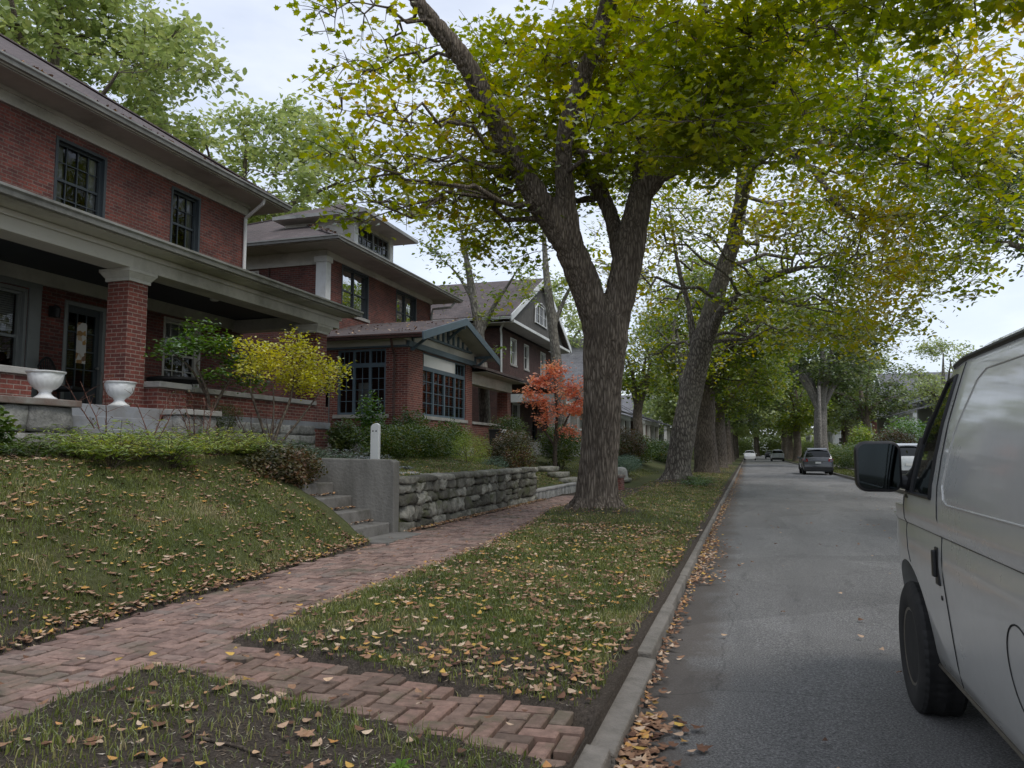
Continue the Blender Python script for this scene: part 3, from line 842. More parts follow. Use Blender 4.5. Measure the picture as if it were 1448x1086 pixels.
for c in children(rt): c.location = -rt.location

# flagstones lying on the lawn behind it
rt = thing('stone_slabs', 'pale flat slabs lying on the lawn behind the dry-stone wall', 'paving slab', (-6.1, 13, 1.05))
stones('slab', [(-6.05, 12.2, 1.03, .42, .55, .035, .1), (-6.5, 13.2, 1.09, .35, .6, .03, -.15), (-6.1, 14.1, 1.05, .3, .35, .03, .3), (-5.75, 13.3, .99, .28, .5, .03, .05)], M['cap'], rt, power=10, rough=.012)
for c in children(rt): c.location = -rt.location

# cast concrete side wall of the steps
mb = MB(); mb.slab([(-5.24, 10.82, -.1), (-5.24, 10.82, 1.35), (-5.30, 10.82, 1.39), (-8.6, 10.82, 1.44), (-8.6, 10.82, -.1)], (0, .2, 0))
o = mb.build('concrete_wall', M['concrete'], bevel=.018, bseg=3)
tag(o, 'tall stained concrete wall flanking the garden steps', 'concrete wall')

# steps up the bank
rt = thing('garden_steps', 'worn concrete steps climbing the bank beside the concrete wall', 'steps', (-6.2, 10, ZW))
X0 = -5.30; zt = [.43, .63, .83, 1.03, 1.22, 1.40]
for i, zz in enumerate(zt):
    xa = X0 - .33 * i
    mb = MB(); mb.box(xa - .40, xa, 9.5 + .03 * (i % 2), 10.815, zz - .26, zz); mb.build('step', M['stairconc'], rt, bevel=.02, bseg=3)
mb = MB(); mb.box(-9.0, X0 - .33 * 5 - .38, 9.4, 10.815, 1.2, 1.43); mb.build('landing', M['stairconc'], rt, bevel=.015)
for c in children(rt): c.location = -rt.location
# flat patch at the foot of the steps
mb = MB(); mb.slab([(-5.29, 9.62, ZW - .02), (-4.75, 9.67, ZW - .02), (-4.8, 10.9, ZW - .02), (-5.16, 11.0, ZW - .02), (-5.29, 10.815, ZW - .02)], (0, 0, .045))
tag(mb.build('concrete_path', M['stairconc'], bevel=.01), kind='structure')

# low kerb wall further on
rt = thing('edging_wall', 'low grey edging wall of narrow upright blocks past the dry-stone wall', 'edging wall', (-5.3, 22, ZW))
it = []; y = 19.06
while y < 24.0:
    it.append((-5.3 + random.uniform(-.008, .008), y + .1, .33, .07, .095, .14, 0)); y += .2
stones('block', it, M['limestone'], rt, power=10, rough=.01)
mb = MB(); mb.box(-5.42, -5.2, 19.05, 24.05, .47, .53); mb.build('coping', M['cap'], rt, bevel=.015)
for c in children(rt): c.location = -rt.location

# house 2 steps & block beyond the maple
rt = thing('garden_steps', 'pale low stone steps behind the big maple trunk', 'steps', (-6.5, 26, .4))
for i in range(4):
    stones('step', [(-5.5 - .38 * i, 25.8, .34 + .19 * i, .26, .75, .09, .02)], M['drystone'], rt, power=10, rough=.012)
for c in children(rt): c.location = -rt.location
rt = thing('brick_pier', 'squat red brick block with iron ring beside the walk past the maple', 'brick pier', (-4.5, 26.5, .2))
mb = MB(); mb.box(-4.95, -4.15, 26.1, 26.75, .15, .62); mb.build('pier_body', M['brick_pier'], rt, bevel=.012)
mb = MB(); mb.box(-4.98, -4.12, 26.07, 26.78, .62, .70); mb.build('coping', M['cap_brown'], rt, bevel=.012)
mb = MB(); a = [( -4.35 + .09 * math.cos(t), 26.06, .42 + .06 * math.sin(t)) for t in np.linspace(0, 2 * math.pi, 15)]
mb.tube(a, .014, 6); mb.build('ring', M['wood_old'], rt)
for c in children(rt): c.location = -rt.location
rt = thing('garden_steps', 'mossy stone steps with loose boulders near the second street tree', 'steps', (-5.6, 33, .3))
for i in range(4): stones('step', [(-5.1 - .42 * i, 32.6, .3 + .17 * i, .3, .8, .08, .03)], M['drystone'], rt, power=8, rough=.015)
for b_ in ((-5.5, 34.0, .5, .35, .5, .3, .3), (-5.9, 31.4, .6, .3, .4, .28, .7)): stones('boulder', [b_], M['limestone'], rt, power=3.5, rough=.05)
for c in children(rt): c.location = -rt.location

# white marker post
rt = thing('marker_post', 'short white painted post with two dark bolts behind the concrete wall', 'post', (-7.1, 13.75, 1.3))
mb = MB(); mb.slab([(-.09, 0, -.1), (.09, 0, -.1), (.09, 0, .74), (.03, 0, .78), (-.06, 0, .75), (-.09, 0, .70)], (0, .09, 0)); mb.build('post_board', M['white'], rt, bevel=.008)
for sx in (-.035, .035):
    mb = MB(); mb.lathe([(0.016, -.012), (.016, .0), (.001, .004)], (0, 0, 0), 10); o = mb.build('bolt', M['black'], rt); o.rotation_euler = (R(90), 0, 0); o.location = (sx, -.002, .62)

# ------------------------------------------------------------------ house helpers
class Plane:
    """wall plane: axis 'x' -> x=c, u runs along y; axis 'y' -> y=c, u runs along x. out=+1/-1 outward sign"""
    def __init__(s, axis, c, out): s.a, s.c, s.o = axis, c, out
    def P(s, u, d, z):
        n = s.c + s.o * d
        return (n, u, z) if s.a == 'x' else (u, n, z)
    def box(s, mb, u0, u1, d0, d1, z0, z1):
        a = s.P(u0, d0, z0); b = s.P(u1, d1, z1)
        return mb.box(min(a[0], b[0]), max(a[0], b[0]), min(a[1], b[1]), max(a[1], b[1]), z0, z1)
    def wall(s, mb, u0, u1, z0, z1, holes=(), depth=.14):
        us = sorted(set([u0, u1] + [h[0] for h in holes] + [h[1] for h in holes])); us = [u for u in us if u0 <= u <= u1]
        zs = sorted(set([z0, z1] + [h[2] for h in holes] + [h[3] for h in holes])); zs = [z for z in zs if z0 <= z <= z1]
        for i in range(len(us) - 1):
            for j in range(len(zs) - 1):
                uc, zc = (us[i] + us[i + 1]) / 2, (zs[j] + zs[j + 1]) / 2
                if any(h[0] < uc < h[1] and h[2] < zc < h[3] for h in holes): continue
                mb.poly([s.P(us[i], 0, zs[j]), s.P(us[i + 1], 0, zs[j]), s.P(us[i + 1], 0, zs[j + 1]), s.P(us[i], 0, zs[j + 1])])
        for h in holes:
            a, b, c, d = h[:4]
            for q in (((a, c), (b, c)), ((b, c), (b, d)), ((b, d), (a, d)), ((a, d), (a, c))):
                (ua, za), (ub, zb) = q
                mb.poly([s.P(ua, 0, za), s.P(ub, 0, zb), s.P(ub, -depth, zb), s.P(ua, -depth, za)])

def window(root, pl, u0, u1, z0, z1, frame, cols=1, sash=True, munt=(3, 2), lower=None, trim=None, sill=None, curtain=False, rec=.09, blind=0.0, pane='glass', thick=.05):
    """double-hung window units side by side; returns the window part"""
    if trim is not None:
        t = MB(); w_ = .10
        pl.box(t, u0 - .003, u0 + .055, -rec, .015, z0, z1); pl.box(t, u1 - .055, u1 + .003, -rec, .015, z0, z1); pl.box(t, u0 + .055, u1 - .055, -rec, .012, z1 - .06, z1 + .003)
        tr = t.build('window_casing', trim, root, bevel=.004)
        u0 += .055; u1 -= .055; z1 -= .06
    mb = MB(); f = thick
    pl.box(mb, u0, u1, -rec - .05, -rec + .02, z0, z0 + f); pl.box(mb, u0, u1, -rec - .05, -rec + .02, z1 - f, z1)
    wu = (u1 - u0) / cols
    for i in range(cols + 1):
        uu = u0 + i * wu; a = uu - (0 if i == 0 else f * .6); b = uu + (0 if i == cols else f * .6)
        if i == 0: b = uu + f
        if i == cols: a = uu - f
        pl.box(mb, a, b, -rec - .05, -rec + .022, z0 + f, z1 - f)
    zm = (z0 + z1) / 2
    for i in range(cols):
        a = u0 + i * wu + f * .6; b = u0 + (i + 1) * wu - f * .6
        if sash: pl.box(mb, a, b, -rec - .05, -rec + .0, zm - .025, zm + .025)
        segs = [(z0 + f, zm - .025, lower if lower is not None else munt), (zm + .025, z1 - f, munt)] if sash else [(z0 + f, z1 - f, munt)]
        for (za, zb, mt) in segs:
            if mt is None: continue
            for k in range(1, mt[0]):
                uu = a + (b - a) * k / mt[0]; pl.box(mb, uu - .010, uu + .010, -rec - .03, -rec - .008, za, zb)
            for k in range(1, mt[1]):
                zz = za + (zb - za) * k / mt[1]; pl.box(mb, a, b, -rec - .029, -rec - .009, zz - .010, zz + .010)
    wn = mb.build('window', frame, root)
    g = MB(); g.poly([pl.P(u0 + .01, -rec - .035, z0 + .01), pl.P(u1 - .01, -rec - .035, z0 + .01), pl.P(u1 - .01, -rec - .035, z1 - .01), pl.P(u0 + .01, -rec - .035, z1 - .01)])
    g.build('pane', M[pane], wn)
    if sill is not None:
        s_ = MB(); pl.box(s_, u0 - .12, u1 + .12, -rec, .05, z0 - .11, z0 - .003); s_.build('sill', sill, wn, bevel=.008)
    if curtain:
        c_ = MB(); n_ = 22
        for (a, b) in ((u0 + .04, u0 + (u1 - u0) * .24), (u1 - (u1 - u0) * .24, u1 - .04)):
            pts = [(a + (b - a) * i / n_, -rec - .085 + .02 * math.sin(i * 1.9)) for i in range(n_ + 1)]
            for i in range(n_):
                c_.poly([pl.P(pts[i][0], pts[i][1], z0 + .02), pl.P(pts[i + 1][0], pts[i + 1][1], z0 + .02), pl.P(pts[i + 1][0], pts[i + 1][1], z1 - .03), pl.P(pts[i][0], pts[i][1], z1 - .03)])
        c_.build('curtain', M['curtain'], wn, smooth=True)
    if blind:
        c_ = MB(); zb = z1 - (z1 - z0) * blind; k = 0; zz = z1 - .03
        while zz > zb:
            pl.box(c_, u0 + .04, u1 - .04, -rec - .12, -rec - .10, zz - .035, zz - .004); zz -= .04
        c_.build('blind', M['curtain'], wn)
    return wn

def gutter(name, root, p, q, mat, out=(1, 0, 0), w_=.13, h=.12):
    """open K-style gutter from p to q (top outer edge line)"""
    p = Vector(p); q = Vector(q); o_ = Vector(out)
    prof = [(0, 0), (0, -.035), (-.03, -.06), (-.045, -h), (-w_, -h), (-w_, .0), (-w_ + .008, 0), (-w_ + .008, -h + .01), (-.055, -h + .01), (-.04, -.06), (-.012, -.03), (-.012, 0)]
    mb = MB(); n_ = len(prof); vs = []
    for e in (p, q):
        for (a, b) in prof: vs.append(e + o_ * a + Vector((0, 0, b)))
    fs = [(i, (i + 1) % n_, n_ + (i + 1) % n_, n_ + i) for i in range(n_)] + [tuple(range(n_)), tuple(range(n_, 2 * n_))[::-1]]
    mb.add(vs, fs); return mb.build(name, mat, root)

def hip_polys(x0, x1, y0, y1, z, pitch, th=.0):
    """returns polygons of a hip roof over a rectangle"""
    lx, ly = x1 - x0, y1 - y0; t = math.tan(R(pitch))
    if lx >= ly:
        h = ly / 2 * t; a = (x0 + ly / 2, (y0 + y1) / 2, z + h); b = (x1 - ly / 2, (y0 + y1) / 2, z + h)
        return [[(x0, y0, z), (x1, y0, z), b, a], [(x1, y1, z), (x0, y1, z), a, b], [(x1, y0, z), (x1, y1, z), b], [(x0, y1, z), (x0, y0, z), a]], (a, b)
    h = lx / 2 * t; a = ((x0 + x1) / 2, y0 + lx / 2, z + h); b = ((x0 + x1) / 2, y1 - lx / 2, z + h)
    return [[(x1, y0, z), (x1, y1, z), b, a], [(x0, y1, z), (x0, y0, z), a, b], [(x0, y0, z), (x1, y0, z), a], [(x1, y1, z), (x0, y1, z), b]], (a, b)
def hip_roof(root, x0, x1, y0, y1, z, pitch, mat, fascia, fh=.14):
    ps, rg = hip_polys(x0, x1, y0, y1, z, pitch)
    mb = MB()
    for p_ in ps: mb.poly(p_)
    rf = mb.build('roof', mat, root)
    mb = MB(); t = .03
    mb.box(x0, x1, y0, y0 + t, z - fh, z - .004); mb.box(x0, x1, y1 - t, y1, z - fh, z - .004)
    mb.box(x0, x0 + t, y0 + t, y1 - t, z - fh, z - .004); mb.box(x1 - t, x1, y0 + t, y1 - t, z - fh, z - .004)
    mb.build('fascia', fascia, rf)
    mb = MB()
    ridge = [(rg[0], rg[1])] + [((x0 if rg[0][0] - x0 < x1 - rg[0][0] + 1e-6 else x1, y, z), None) for y in ()]
    corners = [(x0, y0, z), (x1, y0, z), (x1, y1, z), (x0, y1, z)]
    for c_ in corners:
        a = min(rg, key=lambda g_: (g_[0] - c_[0]) ** 2 + (g_[1] - c_[1]) ** 2)
        mb.bar(Vector(c_) + Vector((0, 0, .01)), Vector(a) + Vector((0, 0, .01)), .22, .03)
    mb.bar(rg[0], rg[1], .24, .04)
    mb.build('ridge_cap', mat, rf)
    return rf
def soffit(root, xo0, xo1, yo0, yo1, z, mat):
    mb = MB(); mb.box(xo0, xo1, yo0, yo1, z, z + .02); return mb.build('soffit', mat, root)

def settle(root):
    for c in children(root): c.location = c.location - root.location

# ================================================================== HOUSE 1
h1 = thing('brick_house', 'large red brick house with deep covered porch and cream eaves', 'house', (-15, 10.5, 1.5))
F1 = Plane('x', -12.3, 1)
holes = [(10.78, 11.97, 5.95, 7.45), (13.8, 14.76, 5.98, 7.5), (6.9, 8.1, 5.95, 7.45), (11.15, 12.12, 2.2, 4.38), (8.7, 10.36, 2.75, 4.42), (13.72, 14.92, 2.95, 4.5)]
mb = MB(); F1.wall(mb, 4.0, 16.5, .8, 7.62, holes)
Plane('y', 16.5, 1).wall(mb, -21, -12.3, .8, 7.9); Plane('y', 4.0, -1).wall(mb, -21, -12.3, .8, 7.9); Plane('x', -21, -1).wall(mb, 4, 16.5, .8, 7.9)
mb.build('wall', M['brick'], h1)
mb = MB(); F1.box(mb, 3.97, 16.53, 0, .05, 7.60, 7.87); F1.box(mb, 3.97, 16.53, .05, .09, 7.80, 7.87); Plane('y', 16.5, 1).box(mb, -21, -12.25, 0.001, .05, 7.60, 7.87); mb.build('frieze', M['cream'], h1)
window(h1, F1, 10.78, 11.97, 5.95, 7.45, M['darkwin'], 1, True, (4, 2), trim=M['darkwin'], sill=M['cap'], curtain=True)
window(h1, F1, 13.8, 14.76, 5.98, 7.5, M['darkwin'], 1, True, (3, 2), lower=(3, 1), trim=M['darkwin'], sill=M['cap'], curtain=True)
window(h1, F1, 6.9, 8.1, 5.95, 7.45, M['darkwin'], 1, True, (4, 2), trim=M['darkwin'], sill=M['cap'], curtain=True)
window(h1, F1, 8.7, 10.36, 2.75, 4.42, M['greywood'], 2, True, (1, 1), trim=M['greywood'], sill=M['cap'], blind=.42)
window(h1, F1, 13.72, 14.92, 2.95, 4.5, M['cream'], 1, True, (4, 2), lower=(3, 2), trim=M['cream'], sill=M['cap'], blind=.3)
# timber panelling round the big porch window
mb = MB(); F1.box(mb, 10.38, 10.62, 0, .05, 2.2, 4.5); F1.box(mb, 8.4, 8.68, 0, .05, 2.2, 4.5); F1.box(mb, 8.4, 10.62, 0.002, .06, 4.44, 4.62); mb.build('window_surround', M['greywood'], h1, bevel=.006)
# soffit and roof
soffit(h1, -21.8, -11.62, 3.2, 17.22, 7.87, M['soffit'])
rf = hip_roof(h1, -21.9, -11.58, 3.1, 17.3, 8.03, 33, M['shingle'], M['cream'], .14)
gutter('gutter', h1, (-11.47, 3.1, 8.04), (-11.47, 17.32, 8.04), M['gutter'])
mb = MB(); mb.tube([(-11.6, 16.25, 7.93), (-11.65, 16.27, 7.80), (-12.0, 16.33, 7.62), (-12.22, 16.36, 7.5), (-12.23, 16.37, 7.3), (-12.23, 16.37, 5.2)], .045, 8); mb.build('downspout', M['white'], h1, smooth=True)
# front door
dd = MB(); F1.box(dd, 11.15, 11.22, -.1, .02, 2.2, 4.38); F1.box(dd, 12.05, 12.12, -.1, .02, 2.2, 4.38); F1.box(dd, 11.22, 12.05, -.1, .02, 4.30, 4.38); dd.build('door_frame', M['greywood'], h1, bevel=.005)
mb = MB(); F1.box(mb, 11.22, 12.05, -.12, -.07, 2.2, 2.75)
for a, b in ((11.22, 11.32), (11.95, 12.05)): F1.box(mb, a, b, -.12, -.07, 2.75, 4.30)
F1.box(mb, 11.32, 11.95, -.12, -.07, 4.18, 4.30)
for u in (11.53, 11.74): F1.box(mb, u - .012, u + .012, -.115, -.075, 2.75, 4.18)
for z in (3.1, 3.46, 3.82): F1.box(mb, 11.32, 11.95, -.114, -.076, z - .012, z + .012)
door = mb.build('door', M['darkwin'], h1)
g = MB(); g.poly([F1.P(11.3, -.1, 2.7), F1.P(11.98, -.1, 2.7), F1.P(11.98, -.1, 4.2), F1.P(11.3, -.1, 4.2)]); g.build('pane', M['glass'], door)
# pale hanging with a coloured motif behind the door glass
m, nt, out = newmat('stained_panel')
tc = N(nt, 'TexCoord'); vo = N(nt, 'TexVoronoi', i_Scale=11.0); L(nt, tc.outputs['Object'], vo.inputs['Vector'])
rr = ramp(nt, vo.outputs['Color'], [(0, (.62, .6, .55)), (.62, (.6, .58, .54)), (.7, (.45, .25, .06)), (.85, (.2, .1, .05))])
b = N(nt, 'BsdfPrincipled', i_Roughness=.5); L(nt, rr.outputs[0], b.inputs['Base Color']); L(nt, b.outputs[0], out.inputs[0])
g = MB(); g.poly([F1.P(11.52, -.068, 3.22), F1.P(11.75, -.068, 3.22), F1.P(11.75, -.068, 3.98), F1.P(11.72, -.068, 4.02), F1.P(11.55, -.068, 4.02), F1.P(11.52, -.068, 3.98)]); g.build('door_hanging', m, door)
mb = MB(); mb.lathe([(.012, 0), (.012, .03), (.028, .045), (.028, .07), (.01, .08)], (0, 0, 0), 12, axis='x'); o = mb.build('knob', M['gutter'], door); o.location = (-12.37, 12.0, 3.15)
# porch shell
mb = MB(); mb.box(-12.3, -9.6, 4.2, 16.3, 2.05, 2.2); mb.build('porch_floor', M['stepstone'], h1)
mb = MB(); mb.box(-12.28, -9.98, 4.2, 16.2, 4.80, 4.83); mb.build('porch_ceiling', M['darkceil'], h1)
mb = MB(); mb.box(-12.29, -12.22, 4.2, 16.1, 4.55, 4.797); mb.build('porch_trim', M['cream'], h1)
mb = MB(); mb.box(-9.97, -9.52, 4.0, 16.5, 4.5, 4.79); mb.box(-12.3, -9.98, 16.05, 16.42, 4.503, 4.79)
mb.box(-9.50, -9.48, 4.0, 16.55, 4.70, 4.79); mb.build('porch_beam', M['cream'], h1, bevel=.012)
mb = MB(); mb.box(-9.515, -9.1, 3.8, 16.62, 4.795, 4.815); mb.box(-12.3, -9.52, 16.43, 16.62, 4.795, 4.815); mb.build('soffit', M['cream'], h1)
mb = MB(); mb.slab([(-9.08, 3.8, 4.90), (-9.08, 16.68, 4.90), (-12.3, 16.68, 5.62), (-12.3, 3.8, 5.62)], (0, 0, .05)); mb.slab([(-9.1, 3.8, 4.82), (-9.1, 16.66, 4.82), (-9.1, 16.66, 4.9), (-9.1, 3.8, 4.9)], (-.03, 0, 0))
mb.add([(-9.1, 16.66, 4.82), (-12.3, 16.66, 4.82), (-12.3, 16.66, 5.6), (-9.1, 16.66, 4.9)], [(0, 1, 2, 3)])
pr = mb.build('roof', M['shingle'], h1)
gutter('gutter', h1, (-8.96, 3.8, 4.93), (-8.96, 16.7, 4.93), M['gutter'])
def pier(root, x0, x1, y0, y1, z0, z1, ztop, flare=True):
    mb = MB(); mb.box(x0, x1, y0, y1, z0, z1); p_ = mb.build('pier', M['brick_pier'], root, bevel=.006)
    mb = MB(); mb.box(x0 - .03, x1 + .03, y0 - .03, y1 + .03, z1, z1 + .05)
    mb.add([(x0 - .03, y0 - .03, z1 + .05), (x1 + .03, y0 - .03, z1 + .05), (x1 + .03, y1 + .03, z1 + .05), (x0 - .03, y1 + .03, z1 + .05), (x0 - .09, y0 - .09, ztop - .06), (x1 + .09, y0 - .09, ztop - .06), (x1 + .09, y1 + .09, ztop - .06), (x0 - .09, y1 + .09, ztop - .06)],
           [(0, 1, 5, 4), (1, 2, 6, 5), (2, 3, 7, 6), (3, 0, 4, 7)])
    mb.box(x0 - .10, x1 + .10, y0 - .10, y1 + .10, ztop - .06, ztop - .002); mb.build('capital', M['cream'], p_, bevel=.004)
pier(h1, -10.03, -9.6, 9.9, 10.32, 2.2, 4.30, 4.5)
pier(h1, -10.06, -9.62, 15.62, 16.1, 1.3, 4.30, 4.5)
pier(h1, -10.03, -9.6, 5.0, 5.42, 2.2, 4.30, 4.5)
mb = MB(); mb.box(-9.86, -9.62, 10.32, 15.62, 2.10, 2.58); mb.box(-9.86, -9.62, 5.42, 8.25, 2.10, 2.58); mb.box(-9.62, -9.36, 10.36, 11.05, 1.6, 2.58)
mb.box(-9.66, -9.60, 4.4, 8.3, 1.3, 2.1); mb.box(-12.28, -9.65, 16.0, 16.28, 1.2, 2.58)
mb.build('porch_wall', M['brick_pier'], h1)
mb = MB(); mb.box(-9.91, -9.56, 5.43, 8.3, 2.582, 2.68); mb.build('coping', M['cap'], h1, bevel=.01)
mb = MB(); mb.box(-9.91, -9.56, 11.10, 15.615, 2.582, 2.68)
mb.slab([(-9.91, 10.325, 2.582), (-9.28, 10.325, 2.582), (-9.28, 11.1, 2.582), (-9.91, 11.1, 2.582)], (0, 0, .098)); mb.build('coping', M['cap'], h1, bevel=.01)
ashlar_x('foundation', -9.68, 11.2, 15.6, 1.45, 2.1, 3, M['limestone'], h1)
# porch steps with stone cheeks
ps = thing('porch_steps', 'grey stone porch steps between two pale stone cheek blocks', 'steps', (-9.2, 9.4, 1.5))
for i, (xa, zz) in enumerate(((-8.20, 1.64), (-8.46, 1.825), (-8.73, 2.01), (-9.0, 2.195))):
    mb = MB(); mb.box(xa - .40 - .3 * (i == 3), xa, 8.04 + .004 * i, 10.02 + .02 * (i % 2), zz - .185, zz); mb.build('step', M['stepstone'], ps, bevel=.01)
ashlar_x('cheek', -8.70, 10.10, 10.84, 1.42, 2.10, 2, M['limestone'], ps, .3, .45, .14)
ashlar_y('cheek', 10.14, -9.0, -8.6, 1.42, 2.095, 2, M['limestone'], ps, .3, .4, .07)
ashlar_x('cheek', -8.70, 6.4, 8.0, 1.42, 2.10, 2, M['limestone'], ps, .4, .6, .14)
ashlar_y('cheek', 7.93, -9.6, -8.6, 1.42, 2.095, 2, M['limestone'], ps, .4, .6, .07)
mb = MB(); mb.box(-9.3, -8.72, 10.2, 10.78, 1.4, 2.09); mb.box(-9.6, -8.72, 6.4, 7.9, 1.4, 2.09); mb.build('cheek_core', M['brick'], ps)
mb = MB(); mb.box(-9.02, -8.50, 10.04, 10.92, 2.10, 2.19); mb.build('cheek_cap', M['cap'], ps, bevel=.012)
mb = MB(); mb.box(-9.64, -8.50, 6.3, 8.06, 2.10, 2.19); mb.build('cheek_cap', M['cap_brown'], ps, bevel=.012)
settle(ps); settle(h1)

# porch furniture and fittings
pl = thing('ceiling_lamp', 'small white glass lamp hanging under the dark porch ceiling', 'lamp', (-10.2, 12.75, 4.8))
mb = MB(); mb.lathe([(.06, 0), (.06, -.03), (.02, -.04), (.02, -.12)], (0, 0, 0), 16); mb.build('mount', M['black'], pl)
mb = MB(); mb.lathe([(.03, -.12), (.085, -.14), (.095, -.17), (.09, -.25), (.06, -.27)], (0, 0, 0), 20); mb.build('lamp_shade', surf('milk_glass', (.6, .6, .58), .2, .05, 5, 0, 10), pl, smooth=True)
wl_ = thing('wall_lantern', 'black lantern on the brick wall left of the front door', 'lantern', (-12.28, 10.85, 4.1))
mb = MB(); mb.box(0, .03, -.05, .05, -.1, .1); mb.tube([(.02, 0, .06), (.1, 0, .12), (.14, 0, .08)], .01, 6); mb.build('bracket', M['black'], wl_)
mb = MB(); mb.lathe([(.05, -.12), (.07, .04), (.075, .05), (.02, .1)], (.14, 0, 0), 6); mb.build('lamp_housing', M['black'], wl_)
ch = thing('porch_chair', 'dark wicker porch chair beside the front door', 'chair', (-11.7, 10.7, 2.2), R(20))
for sx in (-.25, .25):
    for sy in (-.25, .25): mb = MB(); mb.tube([(sx, sy, 0), (sx * .95, sy * .95, .42)], .02, 6); mb.build('leg', M['black'], ch)
mb = MB(); mb.box(-.28, .28, -.28, .28, .4, .47); mb.build('seat', M['black'], ch, bevel=.02)
mb = MB(); pts = [(-.27 + .0, -.28 + .56 * t / 8, .47) for t in range(9)]
for t in range(9): mb.tube([(-.27, -.28 + .07 * t, .45), (-.33, -.28 + .07 * t, 1.0 - .012 * (t - 4) ** 2)], .012, 5)
mb.tube([(-.33, -.28 + .07 * t, 1.0 - .012 * (t - 4) ** 2) for t in range(9)], .02, 6); mb.build('backrest', M['black'], ch)
gr_ = thing('patio_table', 'round dark patio table standing behind the low porch wall', 'table', (-10.6, 12.2, 2.2))
mb = MB(); mb.lathe([(.5, .66), (.52, .68), (.52, .71), (.5, .73)], (0, 0, 0), 28); mb.build('tabletop', M['black'], gr_)
for k in range(4):
    a = k * math.pi / 2 + .4; mb = MB(); mb.tube([(.42 * math.cos(a), .42 * math.sin(a), 0), (.3 * math.cos(a), .3 * math.sin(a), .66)], .02, 6); mb.build('leg', M['black'], gr_)

# urns
def urn_fn(r, z, a):
    if .16 < z < .34: return r + .006 * abs(math.sin(a * 9)) * math.sin((z - .16) / .18 * math.pi)
    if .34 <= z < .42: return r + .006 * math.sin(a * 5 + z * 60) * math.sin(a * 11)
    return r
prof = [(.15, 0), (.16, .01), (.16, .03), (.13, .045), (.10, .07), (.078, .10), (.075, .12), (.088, .13), (.088, .14), (.10, .155)]
for t in np.linspace(0, 1, 14)[1:]: prof.append((.10 + .128 * math.sin(t * math.pi / 2) ** .8, .155 + .25 * t ** 1.25))
prof += [(.245, .41), (.255, .425), (.255, .437), (.235, .44), (.215, .42), (.20, .36), (.05, .34)]
um = thing('garden_urn', 'white fluted garden urn on the left stone cheek block', 'urn', (-8.86, 7.80, 2.19), group=None)
mb = MB(); mb.lathe(prof, (0, 0, 0), 72, urn_fn); mb.build('bowl', M['urn'], um, smooth=True, angle=50)
mb = MB(); mb.lathe([(.2, .36), (.19, .385), (.1, .395), (.01, .398)], (0, 0, 0), 24); mb.build('potting_soil', surf('potting_soil', (.02, .015, .012), .95, .3, 20, .5, 60), um)
u2 = thing('garden_urn', 'white fluted garden urn on the top porch step before the brick pier', 'urn', (-9.27, 9.62, 2.0))
for c in children(um): k = c.copy(); COL.objects.link(k); k.parent = u2
u2.location = (-9.16, 9.36, 2.195)
for u_ in (um, u2): u_.scale = (.93, .93, .87)

# ================================================================== HOUSE 2
h2 = thing('brick_house', 'red brick foursquare with hipped roof, dormer and slate-blue trimmed sunroom', 'house', (-15, 25, 1.4))
F2 = Plane('x', -12.9, 1); Y0, Y1 = 21.4, 30.0
ho = [(22.45, 24.35, 6.2, 7.8), (26.6, 28.5, 6.2, 7.8)]
mb = MB(); F2.wall(mb, Y0, Y1, .8, 7.85, ho); Plane('y', Y0, -1).wall(mb, -22, -12.9, .8, 7.85, [(-16.4, -15.4, 6.1, 7.5)]); Plane('y', Y1, 1).wall(mb, -22, -12.9, .8, 7.85); Plane('x', -22, -1).wall(mb, Y0, Y1, .8, 7.85)
mb.build('wall', M['brick'], h2)
for (a, b, c, d) in ho: window(h2, F2, a, b, c, d, M['darkwin'], 2, True, None, trim=M['darkwin'], sill=M['cap'])
window(h2, Plane('y', Y0, -1), -16.4, -15.4, 6.1, 7.5, M['darkwin'], 1, True, None, trim=M['cream'], sill=M['cap'])
mb = MB(); F2.box(mb, Y0 - .05, Y1 + .05, 0, .06, 7.80, 8.0); Plane('y', Y0, -1).box(mb, -22, -12.84, 0.001, .06, 7.55, 8.0); mb.build('frieze', M['cream'], h2)
mb = MB(); mb.box(-13.2, -12.82, 21.32, 21.62, 5.2, 7.62); mb.box(-13.25, -12.78, 21.28, 21.67, 7.62, 7.80); mb.build('corner_pilaster', M['white'], h2, bevel=.01)
mb = MB(); Plane('y', Y0, -1).box(mb, -15.02, -14.97, .0, .05, 5.5, 7.55); mb.build('downspout', M['brick_brown'], h2)
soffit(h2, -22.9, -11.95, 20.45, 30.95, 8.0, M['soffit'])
hip_roof(h2, -23.0, -11.92, 20.4, 31.0, 8.14, 26, M['shingle'], M['cream'], .13)
gutter('gutter', h2, (-11.8, 20.35, 8.15), (-11.8, 31.05, 8.15), M['gutter']); gutter('gutter', h2, (-23, 20.28, 8.15), (-11.8, 20.28, 8.15), M['gutter'], out=(0, -1, 0))
mb = MB(); mb.tube([(-12.0, 30.6, 8.0), (-12.1, 30.3, 7.7), (-12.8, 30.0, 7.6), (-12.85, 29.95, 7.3), (-12.85, 29.95, 5)], .05, 7); mb.build('downspout', M['gutter'], h2, smooth=True)
